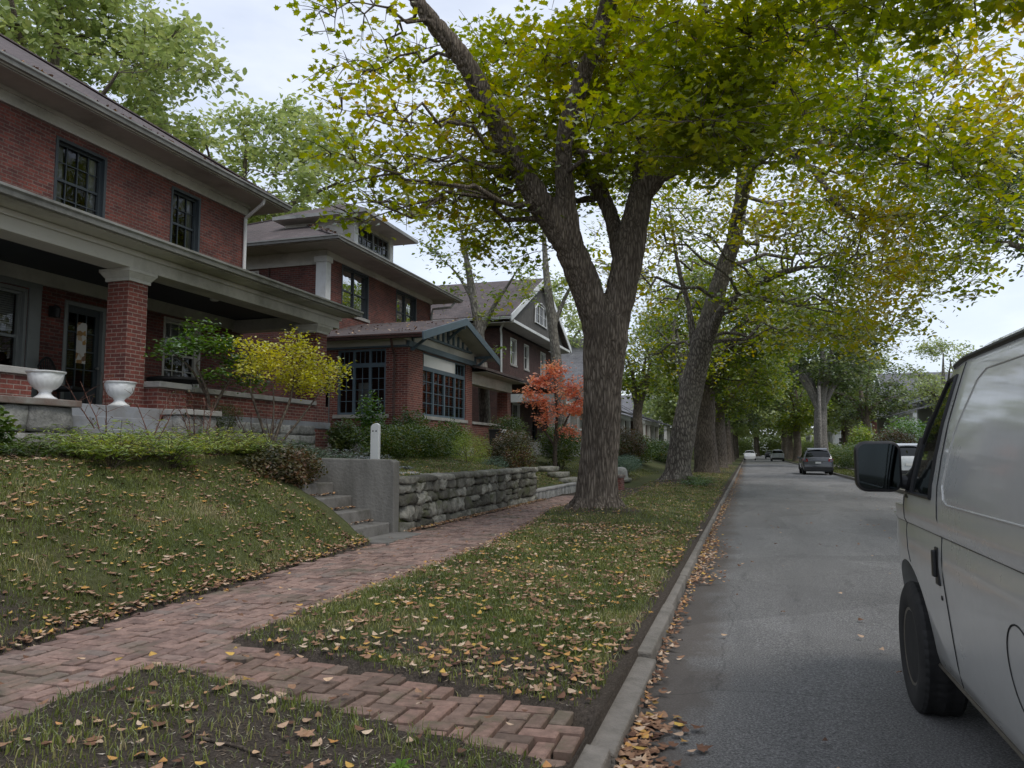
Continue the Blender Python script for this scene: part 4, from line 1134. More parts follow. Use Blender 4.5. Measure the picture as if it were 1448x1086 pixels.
# dormer
D = Plane('x', -12.75, 1)
mb = MB(); D.wall(mb, 22.95, 25.95, 8.35, 9.5, [(23.25, 25.65, 8.70, 9.38)], .08); Plane('y', 22.95, -1).wall(mb, -15.5, -12.75, 8.35, 9.5); Plane('y', 25.95, 1).wall(mb, -15.5, -12.75, 8.35, 9.5)
dm = mb.build('dormer', M['cream'], h2)
window(dm, D, 23.25, 25.65, 8.70, 9.38, M['greywood'], 2, False, (3, 2), rec=.05)
for (a_, b_) in ((22.96, 23.2), (25.7, 25.94)): mb = MB(); D.box(mb, a_, b_, .001, .03, 8.6, 9.5); mb.build('dormer_trim', M['white'], dm)
ps_, rg_ = hip_polys(-15.6, -12.0, 22.35, 26.55, 9.62, 27); mb = MB()
for p_ in ps_: mb.poly(p_)
mb.build('dormer_roof', M['shingle'], dm)
mb = MB(); mb.box(-15.6, -12.04, 22.39, 26.51, 9.50, 9.53); mb.build('dormer_soffit', M['cream'], dm)
mb = MB(); mb.box(-15.6, -11.98, 22.33, 22.38, 9.5, 9.62); mb.box(-12.03, -11.98, 22.38, 26.52, 9.5, 9.62); mb.box(-15.6, -11.98, 26.52, 26.57, 9.5, 9.62); mb.build('dormer_fascia', M['gutter'], dm)
# sunroom
SX, SY0, SY1 = -9.6, 20.65, 26.2
S1 = Plane('x', SX, 1); S2 = Plane('y', SY0, -1)
mb = MB(); S1.wall(mb, SY0, SY1, .8, 4.62, [(21.75, 25.55, 2.62, 4.6)]); S2.wall(mb, -12.9, SX, .8, 4.62, [(-11.95, -10.32, 2.62, 4.6), (-12.85, -12.2, 1.6, 4.3)])
Plane('y', SY1, 1).wall(mb, -12.9, SX, .8, 4.62)
sr = mb.build('sunroom_wall', M['brick_pier'], h2)
# main lights + transoms
for (pl_, a, b, n) in ((S1, 21.75, 25.55, 4), (S2, -11.95, -10.32, 3)):
    wn = window(h2, pl_, a, b, 2.62, 4.12, M['slate'], n, False, (2, 4), sill=M['cap'], rec=.06, thick=.07)
    window(h2, pl_, a, b, 4.12, 4.6, M['slate'], n, False, (3, 1), rec=.06, thick=.06)
mb = MB()
for k in range(38): S1.box(mb, 21.9 + k * .07, 21.965 + k * .07, -.05, -.035, 4.18, 4.55)
mb.build('shade', M['white'], h2)
mb = MB()
S2.box(mb, -11.35, -10.95, -.25, -.24, 2.65, 3.6); mb.build('curtain', M['curtain'], h2)
mb = MB(); S2.box(mb, -12.85, -12.2, -.1, -.05, 1.6, 2.3); S2.box(mb, -12.85, -12.77, -.1, -.05, 2.3, 4.3); S2.box(mb, -12.28, -12.2, -.1, -.05, 2.3, 4.3); sd_ = mb.build('side_door', M['greywood'], h2)
mb = MB(); S2.box(mb, -12.77, -12.28, -.09, -.08, 2.3, 4.3); mb.build('pane', M['glass'], sd_)
mb = MB(); S1.box(mb, SY0 - .1, SY1 + .1, .0, .09, 4.62, 4.80); S2.box(mb, -12.9, SX + .0, .001, .07, 4.62, 4.68); mb.build('sunroom_beam', M['slate'], h2, bevel=.01)
mb = MB(); S2.box(mb, -12.9, SX - .05, 0.002, .05, 4.68, 4.95); mb.add([(-9.56, 20.3, 4.8), (-9.56, 26.9, 4.8), (-9.56, 26.9, 4.93), (-9.56, 23.6, 5.80), (-9.56, 20.4, 4.93)], [(0, 1, 2, 3, 4)]); mb.build('gable_panel', M['cream'], h2)
mb = MB()
for yy in (21.9, 22.35, 22.8, 23.25, 23.7, 24.15, 24.6, 25.05, 25.5):
    hh = 5.80 - abs(yy - 23.6) * .27 - .06
    if hh > 5.12: mb.box(-9.558, -9.50, yy - .045, yy + .045, 5.10, hh)
mb.box(-9.558, -9.48, 21.3, 25.9, 5.03, 5.10); mb.build('gable_battens', M['slate'], h2)
RX0, RX1 = -12.9, -8.9
mb = MB()
mb.slab([(RX1, 20.15, 4.90), (RX1, 23.65, 5.86), (RX0, 23.65, 5.86), (RX0, 20.15, 4.90)], (0, 0, .07)); mb.slab([(RX1, 23.65, 5.86), (RX1, 27.15, 4.90), (RX0, 27.15, 4.90), (RX0, 23.65, 5.86)], (0, 0, .07))
srf = mb.build('sunroom_roof', M['shingle'], h2)
mb = MB(); mb.slab([(RX1 - .02, 20.2, 4.89), (RX1 - .02, 23.65, 5.84), (RX0, 23.65, 5.84), (RX0, 20.2, 4.89)], (0, 0, -.02)); mb.slab([(RX1 - .02, 23.65, 5.84), (RX1 - .02, 27.1, 4.89), (RX0, 27.1, 4.89), (RX0, 23.65, 5.84)], (0, 0, -.02)); mb.build('soffit', M['cream'], h2)
mb = MB(); mb.slab([(RX1 + .002, 20.08, 4.72), (RX1 + .002, 23.65, 5.70), (RX1 + .002, 23.65, 5.94), (RX1 + .002, 20.08, 4.97)], (.05, 0, 0)); mb.slab([(RX1 + .002, 23.65, 5.70), (RX1 + .002, 27.22, 4.72), (RX1 + .002, 27.22, 4.97), (RX1 + .002, 23.65, 5.94)], (.05, 0, 0)); mb.build('bargeboard', M['slate'], h2, bevel=.008)
for yy, zz in ((20.85, 4.98), (23.65, 5.66), (26.35, 4.98)):
    mb = MB(); mb.bar((-9.55, yy, zz - .45), (-9.55, yy, zz), .09, .09); mb.bar((-9.58, yy, zz - .03), (-8.92, yy, zz - .03), .09, .09); mb.bar((-9.55, yy, zz - .42), (-9.05, yy, zz - .05), .07, .08); mb.build('bracket', M['slate'], h2)
gutter('gutter', h2, (-12.9, 20.0, 4.93), (-8.9, 20.0, 4.93), M['brick_brown'], out=(0, -1, 0))
mb = MB(); mb.tube([(-9.9, 20.1, 4.85), (-9.95, 20.3, 4.6), (-10.0, 20.55, 4.4), (-10.0, 20.58, 1.6)], .04, 7); mb.build('downspout', M['brick_brown'], h2, smooth=True)
# foundation band
ashlar_y('foundation', 20.62, -12.9, -9.6, 1.2, 1.75, 2, M['limestone'], h2); ashlar_x('foundation', -9.62, 20.65, 26.2, 1.2, 1.65, 2, M['limestone'], h2)
# right hand open porch
mb = MB(); mb.slab([(-9.0, 26.0, 4.46), (-9.0, 31.6, 4.46), (-12.9, 31.6, 5.3), (-12.9, 26.0, 5.3)], (0, 0, .09)); mb.build('roof', M['shingle'], h2)
mb = MB(); mb.box(-12.9, -9.05, 26.25, 31.5, 4.40, 4.42); mb.box(-12.9, -12.86, 26.25, 31.5, 4.42, 5.2); mb.build('soffit', M['soffit'], h2)
mb = MB(); mb.box(-9.95, -9.58, 26.21, 31.1, 3.98, 4.395); mb.build('porch_beam', M['cream'], h2, bevel=.01)
mb = MB(); mb.box(-10.05, -9.6, 30.5, 30.98, 1.2, 3.97); mb.build('pier', M['brick_pier'], h2); mb = MB(); mb.box(-9.9, -9.62, 26.21, 30.5, 1.2, 2.5); mb.box(-12.9, -9.6, 26.21, 30.9, 1.2, 1.95); mb.build('porch_wall', M['brick_pier'], h2)
mb = MB(); mb.box(-9.95, -9.56, 26.22, 30.49, 2.503, 2.6); mb.build('coping', M['cap'], h2, bevel=.01)
settle(h2)

# ================================================================== HOUSE 3
h3 = thing('brick_house', 'dark brown brick house with broad shingled front gable and white trim', 'house', (-16, 43, 1.3))
F3 = Plane('x', -12.3, 1); Y0, Y1 = 37.9, 49.5
ho = [(39.6, 40.8, 6.3, 7.75), (42.3, 43.3, 6.3, 7.75), (46, 47.2, 6.3, 7.75), (40, 41.4, 2.6, 4.2), (44, 45, 2.0, 4.2)]
mb = MB(); F3.wall(mb, Y0, Y1, .8, 8.0, ho); Plane('y', Y0, -1).wall(mb, -24, -12.3, .8, 8.0, [(-15.5, -14.5, 3, 4.4)]); Plane('y', Y1, 1).wall(mb, -24, -12.3, .8, 8.0); Plane('x', -24, -1).wall(mb, Y0, Y1, .8, 8.0); mb.build('wall', M['brick_brown'], h3)
for h_ in ho[:4]: window(h3, F3, *h_, M['white'], 1, True, None, trim=M['white'], sill=M['cap'], blind=.4)
window(h3, F3, *ho[4], M['darkwin'], 1, False, (2, 3)); window(h3, Plane('y', Y0, -1), -15.5, -14.5, 3, 4.4, M['white'], 1, True, None, trim=M['white'])
yc, za, ze = 43.7, 11.75, 8.35
mb = MB()
mb.slab([(-11.4, 36.9, ze), (-11.4, yc, za), (-24.5, yc, za), (-24.5, 36.9, ze)], (0, 0, .12)); mb.slab([(-11.4, yc, za), (-11.4, 50.5, ze), (-24.5, 50.5, ze), (-24.5, yc, za)], (0, 0, .12)); mb.build('roof', M['shingle'], h3)
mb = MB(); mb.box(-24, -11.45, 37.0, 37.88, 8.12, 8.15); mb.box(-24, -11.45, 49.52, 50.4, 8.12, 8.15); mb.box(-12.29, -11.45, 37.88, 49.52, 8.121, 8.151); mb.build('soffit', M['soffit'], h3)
mb = MB(); mb.slab([(-11.398, 36.8, ze - .2), (-11.398, yc, za - .2), (-11.398, yc, za + .14), (-11.398, 36.8, ze + .14)], (.06, 0, 0)); mb.slab([(-11.398, yc, za - .2), (-11.398, 50.6, ze - .2), (-11.398, 50.6, ze + .14), (-11.398, yc, za + .14)], (.06, 0, 0)); mb.build('bargeboard', M['white'], h3)
mb = MB(); mb.box(-11.46, -11.36, 37.2, 50.2, 8.15, 8.30); mb.build('cornice', M['white'], h3)
mb = MB(); mb.add([(-11.7, 37.2, 8.3), (-11.7, 50.2, 8.3), (-11.7, yc, za - .05)], [(0, 1, 2)]); mb.build('gable_panel', surf('dark_shingled_gable', (.085, .08, .072), .9, .3, 3, .8, 12), h3)
GP = Plane('x', -11.68, 1)
window(h3, GP, 42.4, 45.0, 9.0, 10.15, M['white'], 3, False, (2, 2), rec=-.05, thick=.05)
mb = MB(); mb.tube([(-11.6, 42.2, 8.95), (-11.6, 42.3, 9.8), (-11.6, 42.9, 10.2), (-11.6, 43.7, 10.32), (-11.6, 44.5, 10.2), (-11.6, 45.1, 9.8), (-11.6, 45.2, 8.95)], .04, 6); mb.build('arch_trim', M['white'], h3)
mb = MB(); mb.tube([(-11.9, 37.2, 8.2), (-12.2, 37.6, 7.9), (-12.25, 37.85, 7.6), (-12.25, 37.85, 4.4)], .055, 7); mb.build('downspout', M['white'], h3)
gutter('gutter', h3, (-24.5, 36.82, 8.4), (-11.4, 36.82, 8.4), M['white'], out=(0, -1, 0))
mb = MB(); mb.box(-12.3, -9.4, 38.2, 48.5, 1.0, 2.0); mb.build('porch_floor', M['cap'], h3)
mb = MB(); mb.slab([(-9.1, 37.7, 4.5), (-9.1, 49, 4.5), (-12.3, 49, 5.4), (-12.3, 37.7, 5.4)], (0, 0, .1)); mb.build('roof', M['shingle_grey'], h3)
mb = MB(); mb.box(-9.8, -9.3, 37.9, 48.8, 4.05, 4.48); mb.box(-12.3, -9.8, 37.9, 38.2, 4.05, 4.48); mb.build('porch_beam', M['white'], h3, bevel=.01)
for yy in (38.15, 43.3, 48.4):
    mb = MB(); mb.box(-9.75, -9.35, yy - .2, yy + .2, 2.0, 4.05); mb.box(-9.8, -9.3, yy - .25, yy + .25, 3.9, 4.047); mb.build('porch_column', M['cap'], h3, bevel=.01)
mb = MB(); mb.box(-9.62, -9.5, 38.3, 48.2, 2.75, 2.85); mb.build('porch_rail', M['white'], h3)
settle(h3)

# ================================================================== distant houses (each its own thing)
def cottage(name, label, x, y0, y1, depth, zb, h, face, wallm, roofm, trim, pitch=28, porch=True, gable=False, seed=1):
    """face=+1: front looks to +x, -1: to -x"""
    rnd = random.Random(seed)
    rt = thing(name, label, 'house', (x - face * depth / 2, (y0 + y1) / 2, zb))
    zt = zb + h; P_ = Plane('x', x, face); xb = x - face * depth
    n = 3; ho = []; dy = (y1 - y0) / n
    rows = 2 if h > 4.5 else 1
    for r_ in range(rows):
        for i in range(n):
            c_ = y0 + (i + .5) * dy; zz = zb + 1.3 + r_ * 2.8
            if r_ == 0 and i == 1: ho.append((c_ - .5, c_ + .5, zb + .45, zb + 2.6, 'd'))
            else: ho.append((c_ - .65, c_ + .65, zz, zz + 1.35, 'w'))
    mb = MB(); P_.wall(mb, y0, y1, zb - .6, zt, [q[:4] for q in ho]); xl, xh = min(x, xb), max(x, xb)
    Q = Plane('y', y0, -1); hq = [(xl + (xh - xl) * .3, xl + (xh - xl) * .3 + 1.1, zb + 1.3, zb + 2.65), (xl + (xh - xl) * .65, xl + (xh - xl) * .65 + 1.1, zb + 1.3, zb + 2.65)]
    Q.wall(mb, xl, xh, zb - .6, zt, hq); Plane('y', y1, 1).wall(mb, xl, xh, zb - .6, zt); Plane('x', xb, -face).wall(mb, y0, y1, zb - .6, zt); mb.build('wall', wallm, rt)
    for q in ho:
        if q[4] == 'w': window(rt, P_, *q[:4], trim, 1, True, None, trim=trim, blind=rnd.choice([0, .4, .5]))
        else:
            mb = MB(); P_.box(mb, q[0], q[1], -.1, -.05, q[2], q[3]); mb.build('door', M['darkwin'], rt)
    for q in hq: window(rt, Q, *q, trim, 1, True, None, trim=trim)
    ov = .6
    if gable:
        yc = (y0 + y1) / 2; za = zt + (y1 - y0) / 2 * math.tan(R(pitch)); xf = x + face * ov; xr = xb - face * ov; ze = zt - ov * math.tan(R(pitch))
        mb = MB(); mb.slab([(xf, y0 - ov, ze), (xf, yc, za), (xr, yc, za), (xr, y0 - ov, ze)], (0, 0, .12)); mb.slab([(xf, yc, za), (xf, y1 + ov, ze), (xr, y1 + ov, ze), (xr, yc, za)], (0, 0, .12)); mb.build('roof', roofm, rt)
        mb = MB(); mb.slab([(xf, y0 - ov, ze - .12), (xf, yc, za - .12), (xf, yc, za + .14), (xf, y0 - ov, ze + .14)], (face * .05, 0, 0)); mb.slab([(xf, yc, za - .12), (xf, y1 + ov, ze - .12), (xf, y1 + ov, ze + .14), (xf, yc, za + .14)], (face * .05, 0, 0)); mb.build('bargeboard', trim, rt)
        mb = MB(); mb.add([(x, y0, zt), (x, y1, zt), (x, yc, za)], [(0, 1, 2)]); mb.build('gable_panel', trim, rt)
    else:
        hip_roof(rt, xl - ov, xh + ov, y0 - ov, y1 + ov, zt + .1, pitch, roofm, trim, .2)
        mb = MB(); mb.box(xl - ov + .05, xh + ov - .05, y0 - ov + .05, y1 + ov - .05, zt - .02, zt + .0); mb.build('soffit', trim, rt)
    if porch:
        pd = 2.4; xp = x + face * pd; hz = zb + 3.0; a, b = min(x, xp), max(x, xp)
        mb = MB(); mb.box(a, b, y0 + .3, y1 - .3, zb - .4, zb + .45); mb.build('porch_floor', M['cap'], rt)
        mb = MB(); e = xp + face * .5
        mb.slab([(e, y0, hz + .2), (e, y1, hz + .2), (x, y1, hz + 1.0), (x, y0, hz + 1.0)], (0, 0, .1)); mb.build('porch_roof', roofm, rt)
        mb = MB(); mb.box(min(xp, xp - face * .3), max(xp, xp - face * .3), y0 + .2, y1 - .2, hz - .2, hz + .18); mb.build('porch_beam', trim, rt)
        for i in range(4):
            yy = y0 + .5 + (y1 - y0 - 1) * i / 3; mb = MB(); mb.box(xp - face * .3 - .02 if face > 0 else xp, xp if face > 0 else xp + .32, yy - .16, yy + .16, zb + .45, hz - .2); mb.build('porch_column', trim, rt)
    settle(rt); return rt
greyw = surf('pale_stucco', (.42, .41, .38), .8, .1, 3, .2, 20)
blue = surf('pale_clapboard', (.45, .47, .48), .7, .08, 2, .2, 20)
cottage('house', 'grey-roofed gabled house half hidden behind the orange tree', -12.0, 56, 66, 9, 1.3, 5.4, 1, greyw, M['shingle_grey'], M['white'], 38, True, True, 2)
cottage('bungalow', 'cream porched bungalow with grey roof just right of the maple trunk', -11.6, 72, 84, 10, 1.3, 3.4, 1, M['brick_brown'], M['shingle_grey'], M['cream'], 27, True, False, 3)
cottage('bungalow', 'small brick bungalow with pale columns beyond the cream porched one', -11.6, 92, 103, 10, 1.3, 3.4, 1, M['brick'], M['shingle_grey'], M['cream'], 30, True, False, 4)
cottage('house', 'pale house glimpsed far down the left side of the street', -13, 114, 125, 9, 1.3, 5.4, 1, blue, M['shingle_grey'], M['white'], 32, True, True, 5)
cottage('house', 'pale house with grey gable roof seen above the van mirror', 15.5, 70, 81, 10, 1.5, 4.6, -1, blue, M['shingle_grey'], M['white'], 30, True, False, 6)
cottage('house', 'white gabled house among trees further up the right side', 15.5, 94, 105, 9, 1.5, 5.4, -1, greyw, M['shingle_grey'], M['white'], 34, True, True, 7)
cottage('house', 'red brick house at the far right end of the street', 15.0, 128, 139, 9, 1.5, 5.4, -1, M['brick'], M['shingle'], M['white'], 30, True, False, 8)
cottage('house', 'pale house closing the distant view on the right', 14.0, 160, 172, 9, 1.5, 5.4, -1, blue, M['shingle'], M['white'], 30, True, True, 9)
# opposite side close to the camera: only ever seen as reflections in windows and paint
cottage('house', 'brick house across the street hidden behind the parked van', 16.0, 34, 46, 9, 1.5, 5.6, -1, M['brick'], M['shingle'], M['cream'], 30, True, False, 10)

# ================================================================== TREES
BK = {}
BK['maple'] = bark_mat('maple_bark', (.125, .10, .078), (.27, .225, .18), (13, 13, 1.5), 1.0)
BK['pale'] = bark_mat('pale_bark', (.18, .165, .145), (.34, .32, .28), (9, 9, 2.2), .8)
BK['mossy'] = bark_mat('mottled_bark', (.12, .105, .09), (.29, .26, .22), (7, 7, 2.4), 1.0, tint=(.16, .15, .12))
BK['twig'] = bark_mat('shrub_stems', (.09, .07, .055), (.16, .13, .1), (12, 12, 4), .5)
LF = {}
LF['maple'] = leaf_mat('maple_leaves', [(0, (.15, .20, .016)), (.35, (.25, .30, .02)), (.65, (.37, .38, .026)), (.9, (.48, .40, .035)), (1, (.44, .28, .04))], .58, .25)
LF['yellow'] = leaf_mat('turning_leaves', [(0, (.12, .19, .022)), (.3, (.23, .29, .025)), (.6, (.38, .38, .03)), (.88, (.54, .43, .04)), (1, (.47, .32, .04))], .58, .25)
LF['green'] = leaf_mat('street_tree_leaves', [(0, (.10, .155, .03)), (.5, (.20, .265, .05)), (.8, (.34, .36, .06)), (1, (.46, .38, .07))], .5, .9, .15)
LF['pale'] = leaf_mat('yard_and_far_haze_leaves', [(0, (.22, .28, .11)), (.5, (.35, .41, .16)), (1, (.48, .50, .20))], .55, 1.0, .15)  # yard tree colour; also paints distance haze on far trees and thickets
LF['dark'] = leaf_mat('dark_leaves', [(0, (.05, .08, .03)), (.5, (.12, .165, .055)), (1, (.22, .24, .08))], .45, 1.0, .12)
LF['shrub'] = leaf_mat('shrub_leaves', [(0, (.04, .07, .018)), (.5, (.095, .15, .03)), (.85, (.18, .22, .045)), (1, (.28, .22, .06))], .35, 1.2, .12)
LF['bright'] = leaf_mat('bright_green_leaves', [(0, (.045, .1, .02)), (.5, (.11, .21, .035)), (1, (.25, .36, .06))], .4, 1.5, .2)
LF['lime'] = leaf_mat('lime_yellow_leaves', [(0, (.42, .42, .04)), (.4, (.62, .60, .07)), (.8, (.78, .70, .12)), (1, (.66, .5, .14))], .45, 2.0, .2)
LF['orange'] = leaf_mat('orange_leaves', [(0, (.55, .19, .12)), (.5, (.85, .38, .24)), (.85, (.9, .52, .32)), (1, (.6, .42, .14))], .45, 1.2, .15)
LF['juniper'] = leaf_mat('juniper_foliage', [(0, (.04, .075, .05)), (.5, (.10, .16, .10)), (1, (.2, .27, .16))], .25, 1.2, .12)
LF['fern'] = leaf_mat('fern_fronds', [(0, (.10, .16, .025)), (.5, (.24, .33, .055)), (.85, (.42, .46, .09)), (1, (.46, .36, .1))], .4, 1.3, .12)
LF['barberry'] = leaf_mat('reddish_shrub_leaves', [(0, (.05, .06, .022)), (.5, (.11, .095, .04)), (.8, (.2, .10, .06)), (1, (.14, .17, .05))], .35, 1.6, .12)

# ---- the big maple by the walk
t1 = thing('maple_tree', 'massive forked street maple with furrowed trunk between brick walk and road', 'tree', (-2.9, 15.2, .3))
limbs = [
    ([(-2.98, 15.3, -.15), (-2.95, 15.28, .25), (-2.92, 15.25, .65), (-2.85, 15.21, 1.35), (-2.80, 15.16, 2.06), (-2.74, 15.10, 2.90), (-2.68, 15.04, 3.75), (-2.64, 15.02, 4.2)], [.66, .56, .45, .39, .375, .38, .46, .42]),
    ([(-2.72, 15.08, 3.1), (-2.88, 14.88, 4.3), (-3.17, 14.5, 5.3), (-3.49, 14.17, 5.92), (-3.95, 13.64, 6.75), (-4.37, 13.11, 7.67), (-4.81, 12.57, 8.66), (-5.35, 12.02, 9.39), (-5.92, 11.46, 10.3), (-6.5, 10.8, 11.6)], [.30, .33, .31, .28, .23, .205, .18, .155, .12, .07]),
    ([(-2.98, 14.74, 4.66), (-3.18, 14.3, 5.65), (-3.25, 13.97, 6.65), (-3.13, 13.61, 7.47), (-2.75, 13.24, 8.27), (-2.31, 12.88, 9.02), (-1.96, 12.49, 9.90), (-1.75, 12.1, 11.4)], [.2, .23, .19, .175, .17, .16, .14, .08]),
    ([(-2.70, 15.06, 3.2), (-2.42, 15.14, 4.5), (-2.21, 15.32, 5.66), (-2.03, 15.59, 6.77), (-1.93, 15.84, 7.84), (-1.91, 16.05, 9.10), (-2.00, 16.21, 10.48), (-2.10, 16.23, 12.6)], [.27, .33, .31, .27, .22, .19, .15, .07]),
    ([(-2.0, 15.59, 6.8), (-1.54, 15.34, 7.75), (-1.08, 15.09, 8.55), (-0.69, 14.79, 9.66), (-0.38, 14.27, 11.4)], [.17, .15, .13, .11, .05]),
    ([(-2.02, 15.60, 6.7), (-1.47, 15.31, 7.10), (-0.82, 14.98, 7.19), (-0.20, 14.33, 7.30), (0.35, 13.44, 7.5), (0.9, 12.2, 7.9)], [.15, .14, .12, .09, .06, .03]),
    ([(-2.34, 15.33, 5.0), (-2.63, 15.76, 6.42), (-3.16, 16.11, 7.61), (-3.71, 16.47, 8.71), (-4.20, 16.81, 10.6)], [.18, .17, .15, .12, .06]),
]
for k in range(9):  # root flares
    a = k * 2 * math.pi / 9 + random.uniform(-.2, .2); l_ = random.uniform(.72, .98)
    limbs.append(([(-2.9 + .15 * math.cos(a), 15.24 + .15 * math.sin(a), .95), (-2.93 + .40 * math.cos(a), 15.25 + .40 * math.sin(a), .5), (-2.95 + l_ * math.cos(a), 15.25 + l_ * math.sin(a), .16)], [.12, .13, .06]))
B1 = [(-6.08, 10.14, 7.92), (-6.04, 11.26, 7.2), (-5.82, 11.92, 6.5), (-5.31, 12.67, 5.85), (-5.95, 11.48, 5.75), (-3.96, 11.86, 7.73), (-3.00, 11.09, 7.92), (-4.62, 13.85, 6.85), (-3.02, 12.9, 8.21),
      (-1.83, 11.45, 7.92), (-2.48, 15.0, 8.57), (-1.20, 12.72, 7.73), (-0.80, 10.75, 7.7), (-0.48, 11.96, 6.95), (-0.54, 13.05, 6.6), (-1.2, 13.80, 7.0), (0.17, 11.07, 7.5), (0.57, 11.76, 7.1), (1.28, 10.91, 7.3),
      (1.9, 10.56, 7.5), (2.6, 10.80, 7.3), (3.4, 10.3, 7.2), (-4.62, 11.55, 8.93), (-4.19, 14.92, 7.98), (-3.43, 16.28, 7.4), (-5.11, 10.39, 8.47), (-4.0, 10.6, 9.0), (-2.2, 9.6, 8.6), (0, 9.6, 8.4), (1.6, 12.6, 8.6), (-.9, 9.0, 8.3), (.9, 9.2, 7.7), (2.4, 9.0, 7.9), (-1.5, 14, 9.2), (3.6, 12, 8.2)] + [(-6.4, 10.8, 8.9), (-6.2, 10.5, 7.8), (-7.8, 14.4, 8.5), (-6.1, 11.0, 6.3), (-6.3, 10.8, 5.8), (-7.0, 13.8, 9.6), (-6.2, 13.2, 7.7), (-7.3, 14.4, 7.4), (-6.5, 13.5, 6.6), (-5.5, 12.4, 9.3), (-6.0, 14.5, 9.8), (-6.1, 14.8, 8.4), (-6.0, 14.6, 7.5), (-5.6, 13.4, 6.4), (-4.0, 11.9, 9.3), (-3.6, 10.7, 7.5), (-4.6, 13.2, 7.9), (-5.7, 15.5, 7.8), (-4.0, 11.6, 5.9), (-3.3, 12.4, 9.3), (-3.5, 13.5, 9.1), (-3.3, 11.0, 6.5), (-4.1, 13.9, 7.1), (-2.9, 14.4, 9.9), (-2.9, 14.7, 9.6), (-2.5, 12.5, 7.3), (-2.5, 15.2, 10.9), (-2.3, 13.3, 8.6), (-2.7, 16.1, 9.1), (-2.0, 11.3, 6.3), (-1.4, 13.0, 9.5), (-1.7, 16.4, 10.2), (-1.4, 11.5, 6.8), (-1.7, 14.9, 7.6), (-0.7, 14.0, 9.3), (-0.5, 12.1, 7.5), (-0.3, 13.8, 7.5), (-0.6, 12.8, 6.6), (0.0, 13.8, 9.1), (0.2, 16.2, 9.9), (0.0, 13.0, 7.3), (0.1, 12.6, 6.4), (-.4, 11, 6.2), (-4.6, 14.6, 5.9), (-5.2, 14.2, 6.6), (-6.8, 12.4, 8.6), (-7.4, 12.8, 7.4)]
blobs = []
rg = np.random.default_rng(3)
for i, c in enumerate(B1):
    if -5.6 < c[0] < -1.5 and c[1] < 13.0 and c[2] < 9.6: c = (c[0] - .6 + (c[0] + 3) * .2, c[1] + 4.6, c[2] + 1.1)
    if c[0] < -7.1: continue
    if c[0] <= -5.6 and c[1] < 12.5 and i % 3 == 0: continue
    left = c[0] < -4.8; right = c[0] > .4
    blobs.append((c, (1.25, 1.25, .62), 22 if left else 28, 10 if left else 17))
for k in range(20):
    a = rg.uniform(0, 2 * math.pi); rr = 5.6 * math.sqrt(rg.uniform(0, 1)); z = rg.uniform(9.5, 16.5); s_ = math.sqrt(max(.15, 1 - ((z - 10.5) / 7.2) ** 2))
    blobs.append(((-2.2 + rr * s_ * math.cos(a), 13.8 + rr * s_ * math.sin(a), z), (1.5, 1.5, .9), 18, 9))
grow(t1, (-2.9, 15.2, .3), limbs, blobs, 'maple', .125, LF['maple'], BK['maple'], rg, voxel=.026, amp=.042, sxy=9., sz=.9, big=.035, spray_sigma=.20, up=.75, droop=.5)

# ---- second street tree, leaning, leaves turning
t2 = thing('maple_tree', 'leaning street tree with scabby mottled trunk and yellowing leaves arching over the road', 'tree', (-2.74, 31.2, .3))
limbs = [
    ([(-2.76, 31.35, -.1), (-2.72, 31.3, .5), (-2.59, 31.24, 1.46), (-2.28, 31.19, 3.15), (-1.88, 31.15, 4.84), (-1.43, 31.03, 6.51), (-0.90, 30.84, 8.15), (-0.26, 30.65, 10.04), (-0.00, 30.37, 11.64), (0.15, 30.04, 13.48), (0.42, 29.27, 15.91)], [.72, .56, .49, .46, .47, .40, .36, .31, .24, .16, .07]),
    ([(-1.45, 31.08, 5.6), (-0.85, 30.23, 6.91), (0.08, 29.52, 7.48), (1.07, 28.74, 7.83), (2.05, 27.98, 7.90), (3.0, 27.2, 7.6)], [.2, .19, .16, .12, .09, .04]),
    ([(-0.2, 30.6, 10.3), (0.32, 28.56, 11.60), (0.89, 26.63, 11.80), (1.56, 24.83, 10.82), (2.17, 23.86, 9.74), (2.65, 23.29, 8.6), (3.21, 22.99, 7.9)], [.2, .18, .15, .13, .11, .09, .05]),
    ([(0.5, 28.0, 11.7), (1.42, 24.74, 11.2), (2.61, 23.09, 10.3), (3.76, 21.96, 9.48), (5.30, 20.99, 8.3)], [.14, .12, .09, .07, .03]),
    ([(-1.88, 31.15, 4.5), (-2.13, 31.39, 7.18), (-2.54, 31.62, 9.02), (-2.94, 31.79, 12)], [.15, .15, .12, .05]),
]
for k in range(7):
    a = k * 2 * math.pi / 7 + .3; limbs.append(([(-2.7 + .2 * math.cos(a), 31.3 + .2 * math.sin(a), 1.0), (-2.72 + .6 * math.cos(a), 31.3 + .6 * math.sin(a), .42), (-2.74 + 1.1 * math.cos(a), 31.3 + 1.1 * math.sin(a), .12)], [.16, .15, .06]))
rg = np.random.default_rng(5); blobs = []
